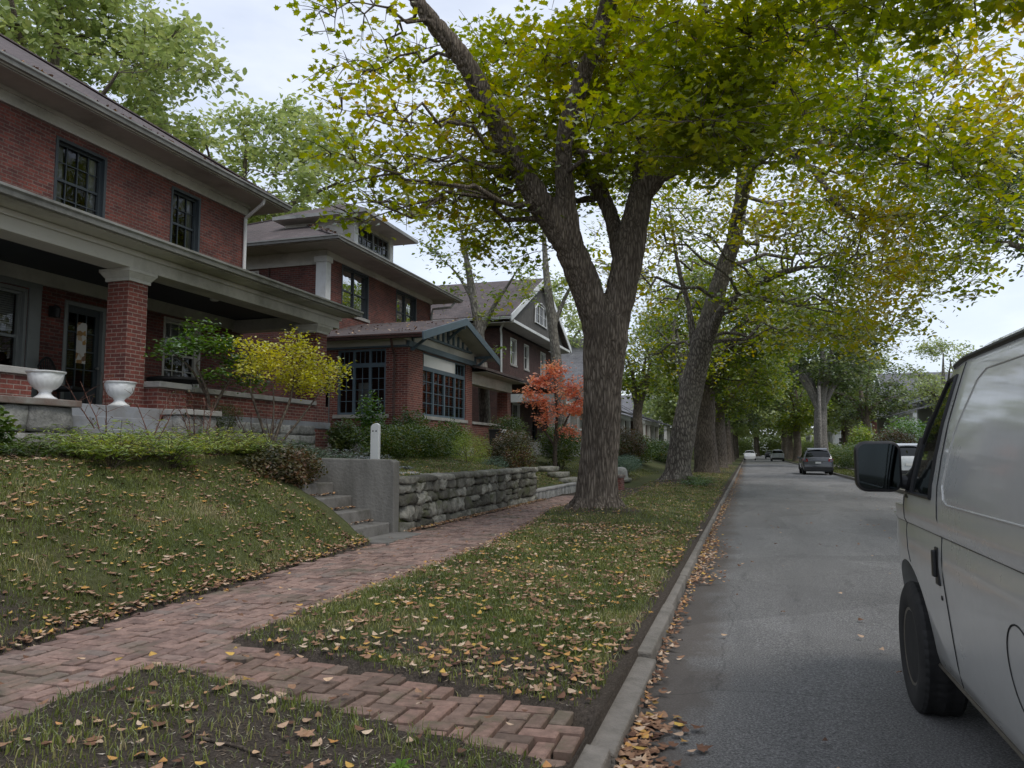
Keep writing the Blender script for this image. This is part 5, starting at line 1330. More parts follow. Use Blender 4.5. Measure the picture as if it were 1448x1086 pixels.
B2 = [(2.2, 22.6, 8.6), (3.4, 22.6, 8.0), (4.6, 22.2, 7.6), (5.6, 21.5, 8.4), (4.4, 21.2, 9.6), (3.0, 22, 10.6), (1.6, 24, 11.6), (5.4, 23.5, 10.3), (2.8, 25, 12), (1.0, 27, 12.4), (4.6, 25.5, 9.0), (2.6, 27.5, 8.8), (3.6, 26.8, 7.2), (1.2, 28.2, 9.4), (-.6, 28.2, 7.8), (-1.4, 28.5, 6.6), (-2.4, 28.4, 6.0), (-.2, 28.5, 9.6), (-3.4, 29, 7.2), (-2.0, 29.0, 8.6), (-3.2, 30.5, 10), (0.4, 27.6, 6.9), (-3.6, 30, 5.3), (-1.2, 27.8, 5.6), (6.4, 22.6, 9.2), (6.9, 23.5, 7.8), (5.8, 25.5, 7.4), (3.4, 20.8, 8.8)] + [(-2.5, 22.7, 11.9), (-3.9, 28.3, 11.7), (-3.2, 26.6, 9.1), (-3.9, 25.5, 7.6), (-3.4, 28.4, 3.9), (-1.7, 24.8, 12.4), (-1.6, 26.8, 11.5), (-1.9, 27.0, 9.7), (-1.7, 28.8, 8.3), (-1.8, 29.5, 4.4), (-0.0, 23.4, 12.4), (-0.4, 29.1, 12.8), (-0.4, 24.5, 8.5), (-0.1, 28.2, 7.9), (1.3, 23.6, 12.4), (0.5, 28.9, 11.6), (1.4, 28.8, 9.6), (0.5, 29.3, 7.5), (1.1, 26.3, 5.4), (2.4, 26.7, 13.7), (2.2, 24.2, 10.2), (2.6, 29.6, 10.3), (2.4, 26.7, 7.0), (2.3, 24.6, 5.2), (3.5, 24.8, 12.2), (3.8, 29.3, 12.2), (4.2, 27.8, 9.6), (3.4, 25.5, 6.3), (3.5, 28.1, 5.4), (5.0, 29.5, 13.5), (4.6, 26.0, 10.1), (5.4, 27.8, 9.4), (5.1, 30.6, 8.2), (4.8, 28.4, 5.8), (6.4, 27.2, 10.8), (6.4, 27.2, 7.1), (1.0, 18.4, 11.3), (0.9, 19.9, 10.3), (1.8, 18.2, 11.2), (1.8, 19.3, 10.1), (2.7, 19.7, 11.2), (2.6, 18.1, 9.2), (2.4, 18.7, 8.8), (3.8, 20.8, 11.8), (3.2, 18.0, 9.3), (5.2, 20.5, 11.2), (4.0, 18.3, 8.8), (4.9, 19.2, 8.6), (5.9, 21.7, 11.9), (5.9, 20.0, 9.9), (5.8, 21.1, 8.8)]
B2B = [(-4.5, 35, 6.0), (-3.6, 34.5, 8.2), (-2.6, 36, 10.4), (-1.4, 34, 7.4), (-.4, 35, 9.6), (.4, 36, 12), (-4.4, 36, 10), (-3.2, 35, 12.5), (1.4, 34.5, 7.6), (2.6, 35.5, 9.8), (3.8, 34.5, 7.4), (2.2, 36, 12.4), (4.6, 35.5, 10.6), (-2.2, 36.5, 5.6), (5.2, 34, 8.8), (.2, 33.8, 6.2), (-5.0, 33.5, 8.2), (-1.6, 37, 13.2), (5.8, 33, 6.8), (4.4, 31.5, 5.8), (6.2, 31, 9.2), (5.0, 29.5, 7.2), (3.4, 31, 8.4), (6.6, 34, 8.8), (6.0, 30, 11.6), (4.4, 33, 12.6), (2.8, 33, 6.0), (5.4, 27.5, 8.6), (5.2, 26.0, 11.8), (4.2, 24.2, 7.6), (7.2, 25, 9.6), (7.8, 26.5, 11.2), (6.6, 23, 11), (7.4, 24, 8.2), (6.4, 28, 7.6), (7.6, 29, 9.6), (8.2, 28, 12.4), (5.8, 25, 6.6)]
for c in B2B: blobs.append((c, (1.9, 1.9, 1.2), 26, 13))
for c in B2:
    if -.125 < c[0] / c[1] < .005 and c[2] < 9.4 - 25 * max(0, -c[0] / c[1] - .06): continue
    blobs.append((c, (1.6, 1.6, .95), 24, 13))
for k in range(20):
    a = rg.uniform(0, 2 * math.pi); rr = 6 * math.sqrt(rg.uniform(0, 1)); z = rg.uniform(10, 16.5)
    blobs.append(((0 + rr * math.cos(a), 29 + rr * math.sin(a), z), (1.8, 1.8, 1.0), 16, 11))
grow(t2, (-2.74, 31.2, .3), limbs, blobs, 'oval', .185, LF['yellow'], BK['mossy'], rg, voxel=.045, amp=.035, sxy=6., sz=1.0, big=.04, spray_sigma=.26, up=.6, droop=.6)

def auto_tree(name, label, base, h, r, crown, mat, bark, seed, nb=26, ns=16, nl=12, lsize=.2, kind='dia', fork=.3, lean=(0, 0), cat='tree', group=None, blobr=1.6, remesh=False, nlimb=5):
    """crown: (dx,dy,cz,rx,ry,rz) ellipsoid relative to the base"""
    rg = np.random.default_rng(seed); rt = thing(name, label, cat, base, 0, group); b = np.array(base, float)
    cx, cy, cz, rx, ry, rz_ = crown
    top = b + np.array([lean[0] + cx * .6, lean[1] + cy * .6, cz + rz_ * .5])
    f = b + np.array([lean[0] * .4, lean[1] * .4, h * fork])
    tr = [tuple(b + [0, 0, -.2]), tuple(b + [0, 0, .25]), tuple(b + (f - b) * .5 + [rg.normal() * .05, rg.normal() * .05, 0]), tuple(f), tuple((f + top) / 2 + rg.normal(size=3) * .3), tuple(top)]
    limbs = [(tr, [r * 1.6, r * 1.2, r, r * .95, r * .5, r * .12])]
    for k in range(nlimb):
        a = k * 2 * math.pi / nlimb + rg.uniform(-.4, .4); s_ = b + (f - b) * rg.uniform(.85, 1.1)
        e = b + np.array([cx + rx * .72 * math.cos(a), cy + ry * .72 * math.sin(a), cz + rz_ * rg.uniform(-.35, .5)])
        m_ = (s_ + e) / 2 + np.array([0, 0, .10 * h]) + rg.normal(size=3) * .25
        q = s_ + (m_ - s_) * .45 + np.array([0, 0, .04 * h])
        limbs.append(([tuple(s_), tuple(q), tuple(m_), tuple(e)], [r * .5, r * .42, r * .3, r * .08]))
    blobs = []
    for k in range(nb):
        u = rg.normal(size=3); u /= np.linalg.norm(u); rr = rg.uniform(.1, 1) ** .42
        c = b + np.array([cx, cy, cz]) + u * rr * np.array([rx, ry, rz_]) * .86
        blobs.append((tuple(c), (blobr, blobr, blobr * .62), ns, nl))
    grow(rt, base, limbs, blobs, kind, lsize, mat, bark, rg, voxel=.07, amp=.03, sxy=5, spray_sigma=blobr * .17, up=.5, droop=.4, remesh=remesh, seg=12, fine=False, twig_r=.016)
    return rt

# ---- the row of street trees beyond
auto_tree('street_tree', 'thin pale-stemmed tree squeezed between the second and third street trunks', (-3.2, 41, .3), 11, .22, (0, 0, 8, 2.6, 2.6, 3.2), LF['green'], BK['pale'], 21, 14, 14, 9, .2, fork=.45)
auto_tree('street_tree', 'thick dark trunk with a dead snag, third in the kerbside row', (-2.35, 46.5, .25), 13, .62, (1.2, -1.0, 8.4, 5.8, 5.8, 5.0), LF['green'], BK['maple'], 22, 60, 22, 13, .26, fork=.36, remesh=True, blobr=1.7)
auto_tree('street_tree', 'dark-trunked street tree, fourth in the kerbside row', (-2.2, 62, .25), 13, .55, (1.0, 0, 8, 5.4, 5.6, 4.4), LF['green'], BK['maple'], 23, 56, 20, 13, .3, fork=.33, blobr=1.8)
auto_tree('street_tree', 'narrow dark street tree, fifth in the kerbside row', (-2.1, 78, .25), 13, .48, (.6, 0, 7.6, 5.2, 5.6, 4.6), LF['dark'], BK['maple'], 24, 50, 20, 13, .34, fork=.33, blobr=1.9)
auto_tree('street_tree', 'tall pale many-stemmed tree behind the utility pole', (6.85, 80, .2), 17, .62, (.2, 0, 11.5, 7.2, 7.5, 5.4), LF['dark'], BK['pale'], 26, 60, 18, 13, .34, fork=.3, blobr=2.0, nlimb=7)
auto_tree('street_tree', 'mid-green tree past the parked dark car with low wide branches', (6.3, 110, .2), 15, .5, (-.6, 0, 9.0, 6.5, 7, 5.4), LF['green'], BK['maple'], 27, 50, 18, 13, .4, fork=.3, blobr=2.3)
far = auto_tree('street_tree', 'one of the distant trees closing the green tunnel at the end of the street', (-2.2, 98, .2), 14, .5, (.8, 0, 8.4, 6.0, 6.5, 5.0), LF['pale'], BK['maple'], 28, 50, 18, 13, .5, fork=.3, blobr=2.6, group='distant street trees')  # paler leaf colour stands in for distance haze
fk = kid_tree(far)
for (x, y, rz, s_) in ((-2.3, 118, 1.2, 1.0), (-2.2, 140, 2.6, 1.1), (-2.6, 168, 4.0, 1.2), (6.6, 136, 3.3, 1.05), (7.0, 160, 5.0, 1.2), (8.2, 190, .6, 1.4), (-4.5, 196, 2.0, 1.4), (2.4, 235, 1.0, 1.5), (11, 225, 2.2, 1.5), (-11, 225, 3.1, 1.5), (14, 120, 4.4, 1.2), (13, 145, .9, 1.2), (-9, 110, 5.1, 1.1), (-9.5, 150, .2, 1.3), (19, 185, 2.7, 1.5), (-18, 175, 1.7, 1.5)):
    c = copy_tree(far, fk); c.location = (x, y, .2); c.rotation_euler = (0, 0, rz); c.scale = (s_, s_, s_)

# ---- trees behind and between the houses
ya = auto_tree('yard_tree', 'tall pale green tree rising behind the first house roof, nearer the left edge', (-27, 23.5, 1.5), 20, .5, (0, 0, 15.5, 7.5, 7, 7.5), LF['pale'], BK['maple'], 31, 60, 22, 14, .3, 'oval', fork=.35, blobr=1.9)
yb = auto_tree('yard_tree', 'pale green tree with open branches behind the first roof, right of the taller crown', (-26, 33.5, 1.5), 19, .5, (1.5, 0, 13.2, 7.2, 7, 6.6), LF['pale'], BK['maple'], 32, 60, 22, 14, .3, 'oval', fork=.35, blobr=1.8)
# slim trees in the side yards
ta = thing('yard_tree', 'slim grey tree with sparse leaves in front of the third house roof', 'tree', (-10.95, 31.6, 1.2))
limbs = [([(-10.95, 31.7, 1.0), (-10.98, 31.5, 3.89), (-11.14, 31.3, 6.63), (-11.43, 31.0, 8.76), (-11.67, 30.7, 10.6), (-11.92, 30.4, 12.4)], [.3, .25, .22, .17, .1, .04]),
         ([(-11.14, 31.3, 6.5), (-10.6, 31.4, 7.7), (-9.9, 31.4, 8.7), (-9.2, 31.2, 9.6)], [.13, .11, .08, .03]), ([(-11.4, 31, 8.2), (-12.2, 31.2, 9.4), (-13.0, 31, 10.2)], [.1, .07, .03])]
rg = np.random.default_rng(41)
bl = [((-11.3, 31, 9.2), (1.0, 1, .7), 12, 9), ((-9.6, 31, 9.6), (1.1, 1, .8), 14, 9), ((-12.8, 30.8, 10.2), (1.1, 1, .8), 13, 9), ((-11.9, 30.4, 11.6), (1.2, 1.1, .9), 14, 9), ((-10.4, 30.6, 11.2), (1.2, 1.1, .8), 14, 9), ((-8.6, 30.6, 10.8), (1.0, 1, .7), 10, 8), ((-11.0, 31.4, 7.4), (.7, .7, .4), 9, 8), ((-13.6, 30.5, 11.8), (1.1, 1, .8), 12, 8), ((-11.0, 30, 12.8), (1.5, 1.3, .9), 14, 9), ((-10.4, 31.6, 5.9), (.4, .4, .3), 7, 6), ((-10.2, 31, 8.0), (.9, .9, .6), 12, 9), ((-12.3, 30.8, 8.4), (.9, .9, .6), 12, 9), ((-11.2, 30.6, 10.2), (1.2, 1.2, .8), 16, 9), ((-8.8, 30.8, 8.8), (.9, .9, .6), 12, 9), ((-13.4, 30.6, 10.6), (1.1, 1.1, .8), 12, 9), ((-9.6, 30.4, 12.6), (1.4, 1.3, .9), 16, 9)]
grow(ta, (-10.95, 31.6, 1.2), limbs, bl, 'oval', .19, LF['green'], BK['pale'], rg, voxel=.045, amp=.01, big=.02, spray_sigma=.24, droop=.4)
tb = thing('yard_tree', 'leaning slender grey trunk crossing the gable of the third house', 'tree', (-8.55, 36.3, 1.0))
limbs = [([(-8.5, 36.4, .8), (-8.58, 36.10, 2.82), (-8.74, 35.80, 5.55), (-8.94, 35.52, 7.94), (-9.14, 35.24, 10.32), (-9.20, 34.97, 13.06)], [.34, .29, .27, .23, .17, .06]),
         ([(-8.9, 35.6, 7.4), (-8.3, 35.8, 9.0), (-7.5, 35.8, 10.4)], [.13, .1, .04])]
bl = [((-8.2, 35.4, 9.6), (1.0, .9, .6), 14, 9), ((-10.2, 35.2, 9.2), (1.0, .9, .6), 12, 9), ((-7.0, 35.6, 9.6), (1.0, .9, .6), 12, 9), ((-9.2, 35, 12.6), (1.6, 1.4, 1.0), 20, 10), ((-7.4, 35.6, 11.0), (1.3, 1.2, .9), 18, 10), ((-10.6, 35, 12.0), (1.3, 1.2, .9), 14, 9), ((-8.6, 35, 14.2), (1.8, 1.5, 1.0), 20, 10), ((-6.4, 35.6, 12.4), (1.4, 1.2, 1), 16, 10), ((-9.6, 35.4, 10.4), (.9, .8, .5), 9, 7)]
grow(tb, (-8.55, 36.3, 1.0), limbs, bl, 'oval', .19, LF['green'], BK['pale'], rg, voxel=.045, amp=.01, big=.02, spray_sigma=.24, droop=.4)
auto_tree('yard_tree', 'full green tree behind the third house gable', (-16, 62, 1.3), 15, .4, (0, 0, 10.5, 5, 5, 5.4), LF['pale'], BK['maple'], 33, 40, 16, 12, .3, fork=.35, blobr=1.8)
auto_tree('yard_tree', 'dense green tree filling the gap beside the cream bungalow', (-7.6, 56, .9), 11, .35, (.4, 0, 7.2, 3.8, 4, 4.2), LF['green'], BK['maple'], 34, 34, 16, 12, .26, fork=.35, blobr=1.6)
auto_tree('yard_tree', 'dark leafed tree high on the right beyond the van roof', (15.5, 42, 1.2), 17, .5, (-1, 0, 12.6, 6, 6, 5.0), LF['dark'], BK['maple'], 35, 44, 18, 13, .26, 'oval', fork=.4, blobr=1.8)
auto_tree('yard_tree', 'feathery green tree leaning beside the grey-roofed house on the right', (12.2, 55, 1.0), 8, .25, (0, 0, 5.0, 2.8, 2.8, 3.6), LF['pale'], BK['pale'], 36, 26, 16, 11, .2, fork=.3, blobr=1.2)
auto_tree('yard_tree', 'round green tree behind the tall pale multi-stemmed trunk', (12.5, 92, .9), 13, .4, (0, 0, 8, 5.5, 5.5, 5), LF['dark'], BK['maple'], 37, 36, 16, 11, .34, fork=.3, blobr=2)
# across the street beside the camera: what the house windows and the van's paint mirror
auto_tree('yard_tree', 'broad green tree across the street hidden behind the van', (12.5, 12, 1.0), 14, .5, (0, 0, 9.5, 6, 6, 5.4), LF['green'], BK['maple'], 38, 40, 14, 10, .34, fork=.3, blobr=2)
auto_tree('yard_tree', 'tall leafy tree standing behind the camera side of the street', (11, -9, 1.0), 15, .5, (0, 0, 10, 6.5, 6.5, 5.6), LF['green'], BK['maple'], 39, 40, 14, 10, .36, fork=.3, blobr=2)

# ================================================================== SMALL TREES AND SHRUBS
def small_tree(name, label, base, stems, blobs, mat, kind, lsize, seed, cat='shrub', bark='twig', sig=.10, up=.8, droop=.3, twig=.005):
    rt = thing(name, label, cat, base); rg = np.random.default_rng(seed)
    grow(rt, base, stems, blobs, kind, lsize, mat, BK[bark], rg, remesh=False, seg=7, spray_sigma=sig, up=up, droop=droop, twig_r=twig, crown_name='foliage', trunk_name='stem')
    return rt
small_tree('japanese_maple', 'small green layered tree before the porch beside the stone cheek block', (-9.15, 11.2, 1.55),
    [([(-9.1, 11.35, 1.5), (-9.08, 11.3, 2.0), (-9.0, 11.15, 2.5), (-9.05, 10.9, 3.0)], [.045, .04, .032, .015]), ([(-9.08, 11.3, 2.1), (-8.95, 11.5, 2.6), (-8.9, 11.75, 2.95)], [.035, .026, .012]), ([(-9.0, 11.2, 2.4), (-9.2, 11.0, 2.9), (-9.3, 10.6, 3.2)], [.025, .02, .01])],
    [((-9.05, 10.75, 3.35), (.50, .55, .14), 30, 15), ((-9.0, 10.2, 3.18), (.38, .42, .12), 20, 13), ((-8.95, 11.25, 3.42), (.5, .5, .14), 30, 15), ((-8.85, 11.75, 3.15), (.42, .45, .16), 26, 15), ((-8.7, 11.9, 2.8), (.4, .4, .2), 26, 15), ((-8.95, 11.3, 2.85), (.35, .4, .13), 18, 14), ((-9.0, 10.9, 3.65), (.35, .4, .10), 16, 12)],
    LF['bright'], 'oval', .075, 51, up=1.2)
small_tree('golden_shrub', 'bright lime-yellow shrub with open arching stems by the porch wall', (-8.0, 11.55, 1.5),
    [([(-8.0, 11.55, 1.45), (-8.03, 11.4, 1.9), (-8.1, 11.15, 2.5), (-8.1, 11.1, 2.8)], [.03, .026, .02, .01]), ([(-8.0, 11.57, 1.45), (-7.98, 11.8, 1.95), (-7.95, 12.1, 2.5), (-7.95, 12.2, 3.0)], [.034, .03, .022, .01]), ([(-8.0, 11.6, 1.5), (-7.9, 12.0, 1.85), (-7.85, 12.5, 2.3), (-7.8, 12.9, 2.7)], [.028, .022, .018, .01]), ([(-8.0, 11.5, 1.5), (-8.0, 11.65, 2.1), (-8.05, 11.7, 2.7)], [.025, .02, .01])],
    [((-8.05, 11.5, 3.15), (.5, .5, .28), 44, 18), ((-7.95, 12.1, 3.25), (.6, .6, .34), 44, 17), ((-7.75, 13.45, 3.15), (.28, .3, .22), 14, 14), ((-8.1, 11.0, 3.3), (.3, .3, .2), 14, 14), ((-7.9, 12.2, 3.62), (.4, .4, .16), 14, 12), ((-7.85, 12.75, 3.1), (.5, .5, .28), 46, 18), ((-7.9, 12.3, 2.8), (.5, .6, .25), 56, 22), ((-8.05, 11.2, 2.85), (.35, .35, .2), 22, 12), ((-7.8, 13.1, 2.8), (.35, .35, .22), 22, 12)],
    LF['lime'], 'oval', .062, 52, up=.8)
small_tree('orange_maple', 'small orange-red maple glowing left of the big trunk', (-7.25, 29.2, .9),
    [([(-7.25, 29.2, .8), (-7.2, 29.15, 1.9), (-7.1, 29.0, 3.0), (-7.15, 28.9, 4.2)], [.09, .075, .05, .02]), ([(-7.22, 29.15, 1.7), (-7.8, 29.1, 2.6), (-8.2, 29, 3.4)], [.05, .035, .015]), ([(-7.2, 29.15, 1.8), (-6.7, 29.1, 2.8), (-6.3, 29.1, 3.6)], [.05, .035, .015])],
    [((-7.9, 29, 3.5), (.7, .7, .3), 34, 12), ((-7.2, 28.9, 4.7), (.6, .6, .45), 34, 13), ((-6.5, 29, 3.9), (.6, .6, .35), 34, 12), ((-7.0, 28.7, 3.2), (1.0, .8, .5), 34, 11), ((-7.3, 28.8, 4.0), (1.2, .8, .7), 34, 11), ((-8.3, 28.9, 3.9), (.5, .5, .4), 16, 10), ((-5.8, 29.2, 4.4), (.4, .5, .4), 14, 10), ((-6.4, 29, 3.0), (.55, .5, .3), 26, 12), ((-7.7, 28.9, 4.2), (.5, .5, .3), 24, 12), ((-6.6, 28.8, 2.3), (.5, .5, .3), 22, 11), ((-7.6, 28.8, 2.7), (.5, .5, .25), 18, 10), ((-6.0, 29, 3.4), (.4, .4, .3), 18, 11)],
    LF['orange'], 'oval', .12, 53, cat='tree', sig=.14)

def bush(name, label, c, rad, n, lsize, mat, kind='oval', seed=1, stems=5, cat='shrub', boxy=2.0, up=.6, hollow=.45, group=None):
    """c = centre of the foliage; base on the ground below"""
    rg = np.random.default_rng(seed); c = np.array(c, float); rad = np.array(rad, float)
    gz = float(ground_z(c[0], c[1], False)); rt = thing(name, label, cat, (c[0], c[1], gz), 0, group)
    T = Tubes()
    for k in range(stems):
        a = rg.uniform(0, 2 * math.pi); q = rg.uniform(.3, .9)
        e = np.array([rad[0] * q * math.cos(a), rad[1] * q * math.sin(a), c[2] - gz + rad[2] * rg.uniform(-.2, .5)])
        T.add(np.array([[e[0] * .1, e[1] * .1, -.05], [e[0] * .35, e[1] * .35, e[2] * .4], [e[0] * .7, e[1] * .7, e[2] * .75], e]), [.018, .014, .01, .005], 5)
    obj_from('stem', T.mesh('stem'), BK['twig'], rt)
    u = rg.normal(size=(n, 3)); u /= (np.abs(u) ** boxy).sum(1)[:, None] ** (1 / boxy)
    lump = 1 + .18 * np.sin(u[:, 0] * 5 + seed) * np.cos(u[:, 1] * 6 + u[:, 2] * 4 + seed)
    r_ = rg.uniform(hollow ** 2, 1.0, n) ** .5
    P = u * (rad * lump[:, None]) * r_[:, None] + rg.normal(size=(n, 3)) * rad * .05; P[:, 2] += c[2] - gz
    P = P[P[:, 2] > .01]
    leaves('foliage', P, lsize, kind, mat, rt, up=up, rng=rg, along=u[:len(P)] if False else None)
    return rt
# hedge and borders in front of the second house
bush('box_hedge', 'clipped dark green hedge behind the white marker post', (-8.0, 17.4, 1.72), (.55, 2.1, .42), 16000, .055, LF['shrub'], 'oval', 61, 14, 'hedge', boxy=5)
bush('shrub', 'loose yellowish-green shrub between the hedge and the reddish bush', (-7.6, 20.4, 1.55), (.6, 1.3, .5), 6500, .06, LF['fern'], 'narrow', 62, 12)
bush('shrub', 'tangled shrub climbing the corner of the sunroom wall', (-9.0, 19.6, 1.95), (.5, .9, .75), 4200, .07, LF['shrub'], 'oval', 63, 9, hollow=.2)
bush('shrub', 'tall light green seedling bush in front of the sunroom side window', (-9.9, 18.9, 2.2), (.45, .45, .95), 1900, .085, LF['bright'], 'oval', 64, 6, hollow=.1)
bush('shrub', 'straggly vine-like shrub under the sunroom front window', (-8.9, 22.4, 1.9), (.45, 1.5, .6), 4200, .07, LF['shrub'], 'oval', 65, 9, hollow=.2)
bush('barberry', 'reddish-brown barberry mound left of the big maple trunk', (-6.75, 21.9, 1.4), (.75, .85, .75), 7500, .06, LF['barberry'], 'oval', 66, 14)
bush('shrub', 'low grey-green clump at the foot of the reddish barberry', (-6.7, 20.2, 1.15), (.4, .5, .25), 1800, .05, LF['juniper'], 'narrow', 67, 4)
bush('clipped_shrub', 'rounded dark yew beside the open porch of the second house', (-8.6, 27.5, 2.0), (.7, 1.0, .8), 6000, .07, LF['dark'], 'oval', 68, 8, boxy=3)
bush('clipped_shrub', 'broad green shrub under the orange maple', (-7.4, 30.8, 1.8), (.9, 1.4, .8), 6000, .08, LF['shrub'], 'oval', 69, 8)
bush('shrub', 'yellow-green shrub near the black bin', (-7.6, 25.4, 1.4), (.5, .7, .45), 2400, .07, LF['fern'], 'oval', 70, 6)
bush('evergreen_shrub', 'tall dark conical evergreen right of the maple trunk', (-7.4, 41, 2.2), (.9, 1.0, 1.4), 7500, .09, LF['dark'], 'narrow', 71, 6)
bush('shrub', 'brownish-green rounded shrub past the dark evergreen', (-7.0, 45.5, 1.9), (1.3, 2.0, 1.0), 7000, .1, LF['barberry'], 'oval', 72, 8)
bush('shrub', 'dark green shrub bank before the brick bungalow', (-7.2, 52, 1.6), (1.4, 2.4, 1.0), 6000, .12, LF['shrub'], 'oval', 73, 8)
bush('juniper', 'spreading blue-green juniper mound beyond the brick block', (-5.6, 36.6, .95), (.75, 2.4, .40), 9000, .075, LF['juniper'], 'narrow', 74, 10)
bush('shrub', 'small yellow-green sapling hugging the right edge of the maple trunk', (-5.5, 30.0, 1.1), (.3, .35, .65), 900, .09, LF['bright'], 'oval', 75, 4)
# right hand side
bush('clipped_shrub', 'clipped flat-topped round hedge behind the parked dark car', (7.4, 63, 1.1), (1.5, 2.5, .95), 9000, .1, LF['shrub'], 'oval', 76, 8, 'hedge', boxy=3)
bush('shrub', 'yellow-green pointed shrub behind the round hedge', (8.8, 67, 2.1), (1.2, 1.2, 1.5), 4200, .14, LF['fern'], 'oval', 77, 6)
bush('shrub', 'greyish shrub mass right of the yellow-green pointed one', (9.6, 58, 1.8), (1.6, 1.8, 1.3), 5200, .13, LF['barberry'], 'oval', 78, 6)
bush('shrub', 'light green overgrown shrub before the grey-roofed house', (11.0, 62, 2.4), (1.7, 1.9, 1.6), 5200, .15, LF['bright'], 'oval', 79, 6)
bush('shrub', 'leafy green shrub just above the silver car roof', (10.8, 49, 2.2), (1.5, 1.8, 1.3), 5200, .13, LF['bright'], 'oval', 80, 6)
bush('shrub', 'green shrub at the far end of the left gardens', (-7.0, 66, 1.4), (1.5, 3, 1.1), 4200, .16, LF['shrub'], 'oval', 81, 6)
# first garden: dark bush at the bank steps, seedling at the left edge, conifer by the cheek
bush('azalea_bush', 'dark leafy bush spilling over the top of the garden steps', (-6.60, 9.85, 1.26), (.52, .68, .34), 6500, .055, LF['barberry'], 'oval', 82, 8)
bush('leafy_shrub', 'leafy green shrub at the left edge below the white urn', (-8.25, 6.35, 1.75), (.40, .5, .33), 1300, .09, LF['shrub'], 'oval', 83, 6, hollow=.1)
bush('leafy_shrub', 'rhododendron sprig poking above the left stone cheek block', (-8.95, 6.75, 2.5), (.28, .32, .2), 300, .11, LF['shrub'], 'oval', 84, 4, hollow=.1)
bush('dwarf_conifer', 'tiny dark conifer between the stone block and the small layered tree', (-9.15, 11.75, 2.15), (.28, .5, .25), 2400, .05, LF['dark'], 'narrow', 85, 4)
bush('leafy_shrub', 'dark glossy shrub at the right end of the porch foundation', (-9.0, 15.9, 1.85), (.35, .5, .4), 1900, .08, LF['dark'], 'oval', 86, 6, hollow=.2)
bush('leafy_shrub', 'thin grey-stemmed shrub between the porch corner and the sunroom', (-8.6, 17.6, 1.7), (.4, .6, .35), 1200, .08, LF['barberry'], 'oval', 87, 8, hollow=.1)

# feathery ferns / ground juniper along the crest of the bank
def frond_patch(name, label, spots, mat, length, nfr, kind='narrow', lsize=.035, seed=1, cat='fern'):
    rg = np.random.default_rng(seed); spots = np.array(spots, float); c0 = spots.mean(0)
    rt = thing(name, label, cat, (c0[0], c0[1], float(ground_z(c0[0], c0[1], False))))
    T = Tubes(); LC = []; LA = []
    for (x, y) in spots:
        z0 = float(ground_z(x, y, False))
        sc_ = rg.choice([.55, .8, 1.0, 1.35])
        for k in range(nfr):
            a = rg.uniform(0, 2 * math.pi); l_ = sc_ * length * rg.uniform(.6, 1.15); d = np.array([math.cos(a), math.sin(a), 0])
            s0 = np.array([x, y, z0]) + d * rg.uniform(0, .06); t = np.linspace(0, 1, 6)[:, None]
            P = s0 + d * t * l_ + np.array([0, 0, 1]) * l_ * (1.35 * t - .95 * t ** 2) * rg.uniform(.5, 1.3)
            T.add(P - np.array(rt.location), np.linspace(.004, .0015, 6), 3)
            n_ = 16; tt = rg.uniform(.15, 1, n_)
            Q = np.stack([np.interp(tt, t[:, 0], P[:, i]) for i in range(3)], 1)
            sd = np.cross(d, [0, 0, 1]); sg = np.where(rg.uniform(size=n_) > .5, 1, -1)[:, None]
            wd = l_ * .16 * (1.1 - tt)[:, None]
            LC.append(Q + sg * sd * wd - np.array(rt.location)); LA.append(sg * sd + d * .6)
    obj_from('stem', T.mesh('stem'), BK['twig'], rt)
    leaves('foliage', np.concatenate(LC), lsize * 1.6, kind, mat, rt, up=1.5, rng=rg, along=np.concatenate(LA))
    return rt
rg = np.random.default_rng(9)
def spots(x0, x1, y0, y1, n): return np.stack([rg.uniform(x0, x1, n), rg.uniform(y0, y1, n)], 1)
frond_patch('fern_bed', 'feathery yellow-green ferns along the bank top below the left urn', spots(-7.9, -6.95, 6.9, 8.7, 34), LF['fern'], .52, 17, seed=91, lsize=.05)
frond_patch('fern_bed', 'feathery yellow-green ferns before the porch steps and stone block', spots(-7.9, -6.95, 8.9, 10.6, 34), LF['fern'], .50, 17, seed=92, lsize=.05)
frond_patch('juniper_bed', 'blue-green creeping juniper between the ferns and the golden shrub', spots(-8.3, -7.0, 10.9, 12.6, 60), LF['juniper'], .42, 16, seed=93, cat='juniper', lsize=.045)
frond_patch('lavender_bed', 'silvery low plants along the back of the concrete wall', spots(-8.4, -6.6, 12.4, 14.8, 46), leaf_mat('silver_foliage', [(0, (.12, .14, .12)), (1, (.28, .30, .28))], .2, 1), .22, 12, seed=94, cat='lavender', lsize=.04)
frond_patch('fern_bed', 'low weedy greenery at the left edge of the first lawn', spots(-8.3, -7.3, 5.2, 6.9, 30), LF['shrub'], .26, 13, seed=95, lsize=.06)
frond_patch('garden_weeds', 'ragged fresh green weeds at the foot of the second street tree', spots(-2.2, -1.5, 28.2, 31.6, 34), LF['bright'], .3, 11, seed=96, cat='weeds', lsize=.05)
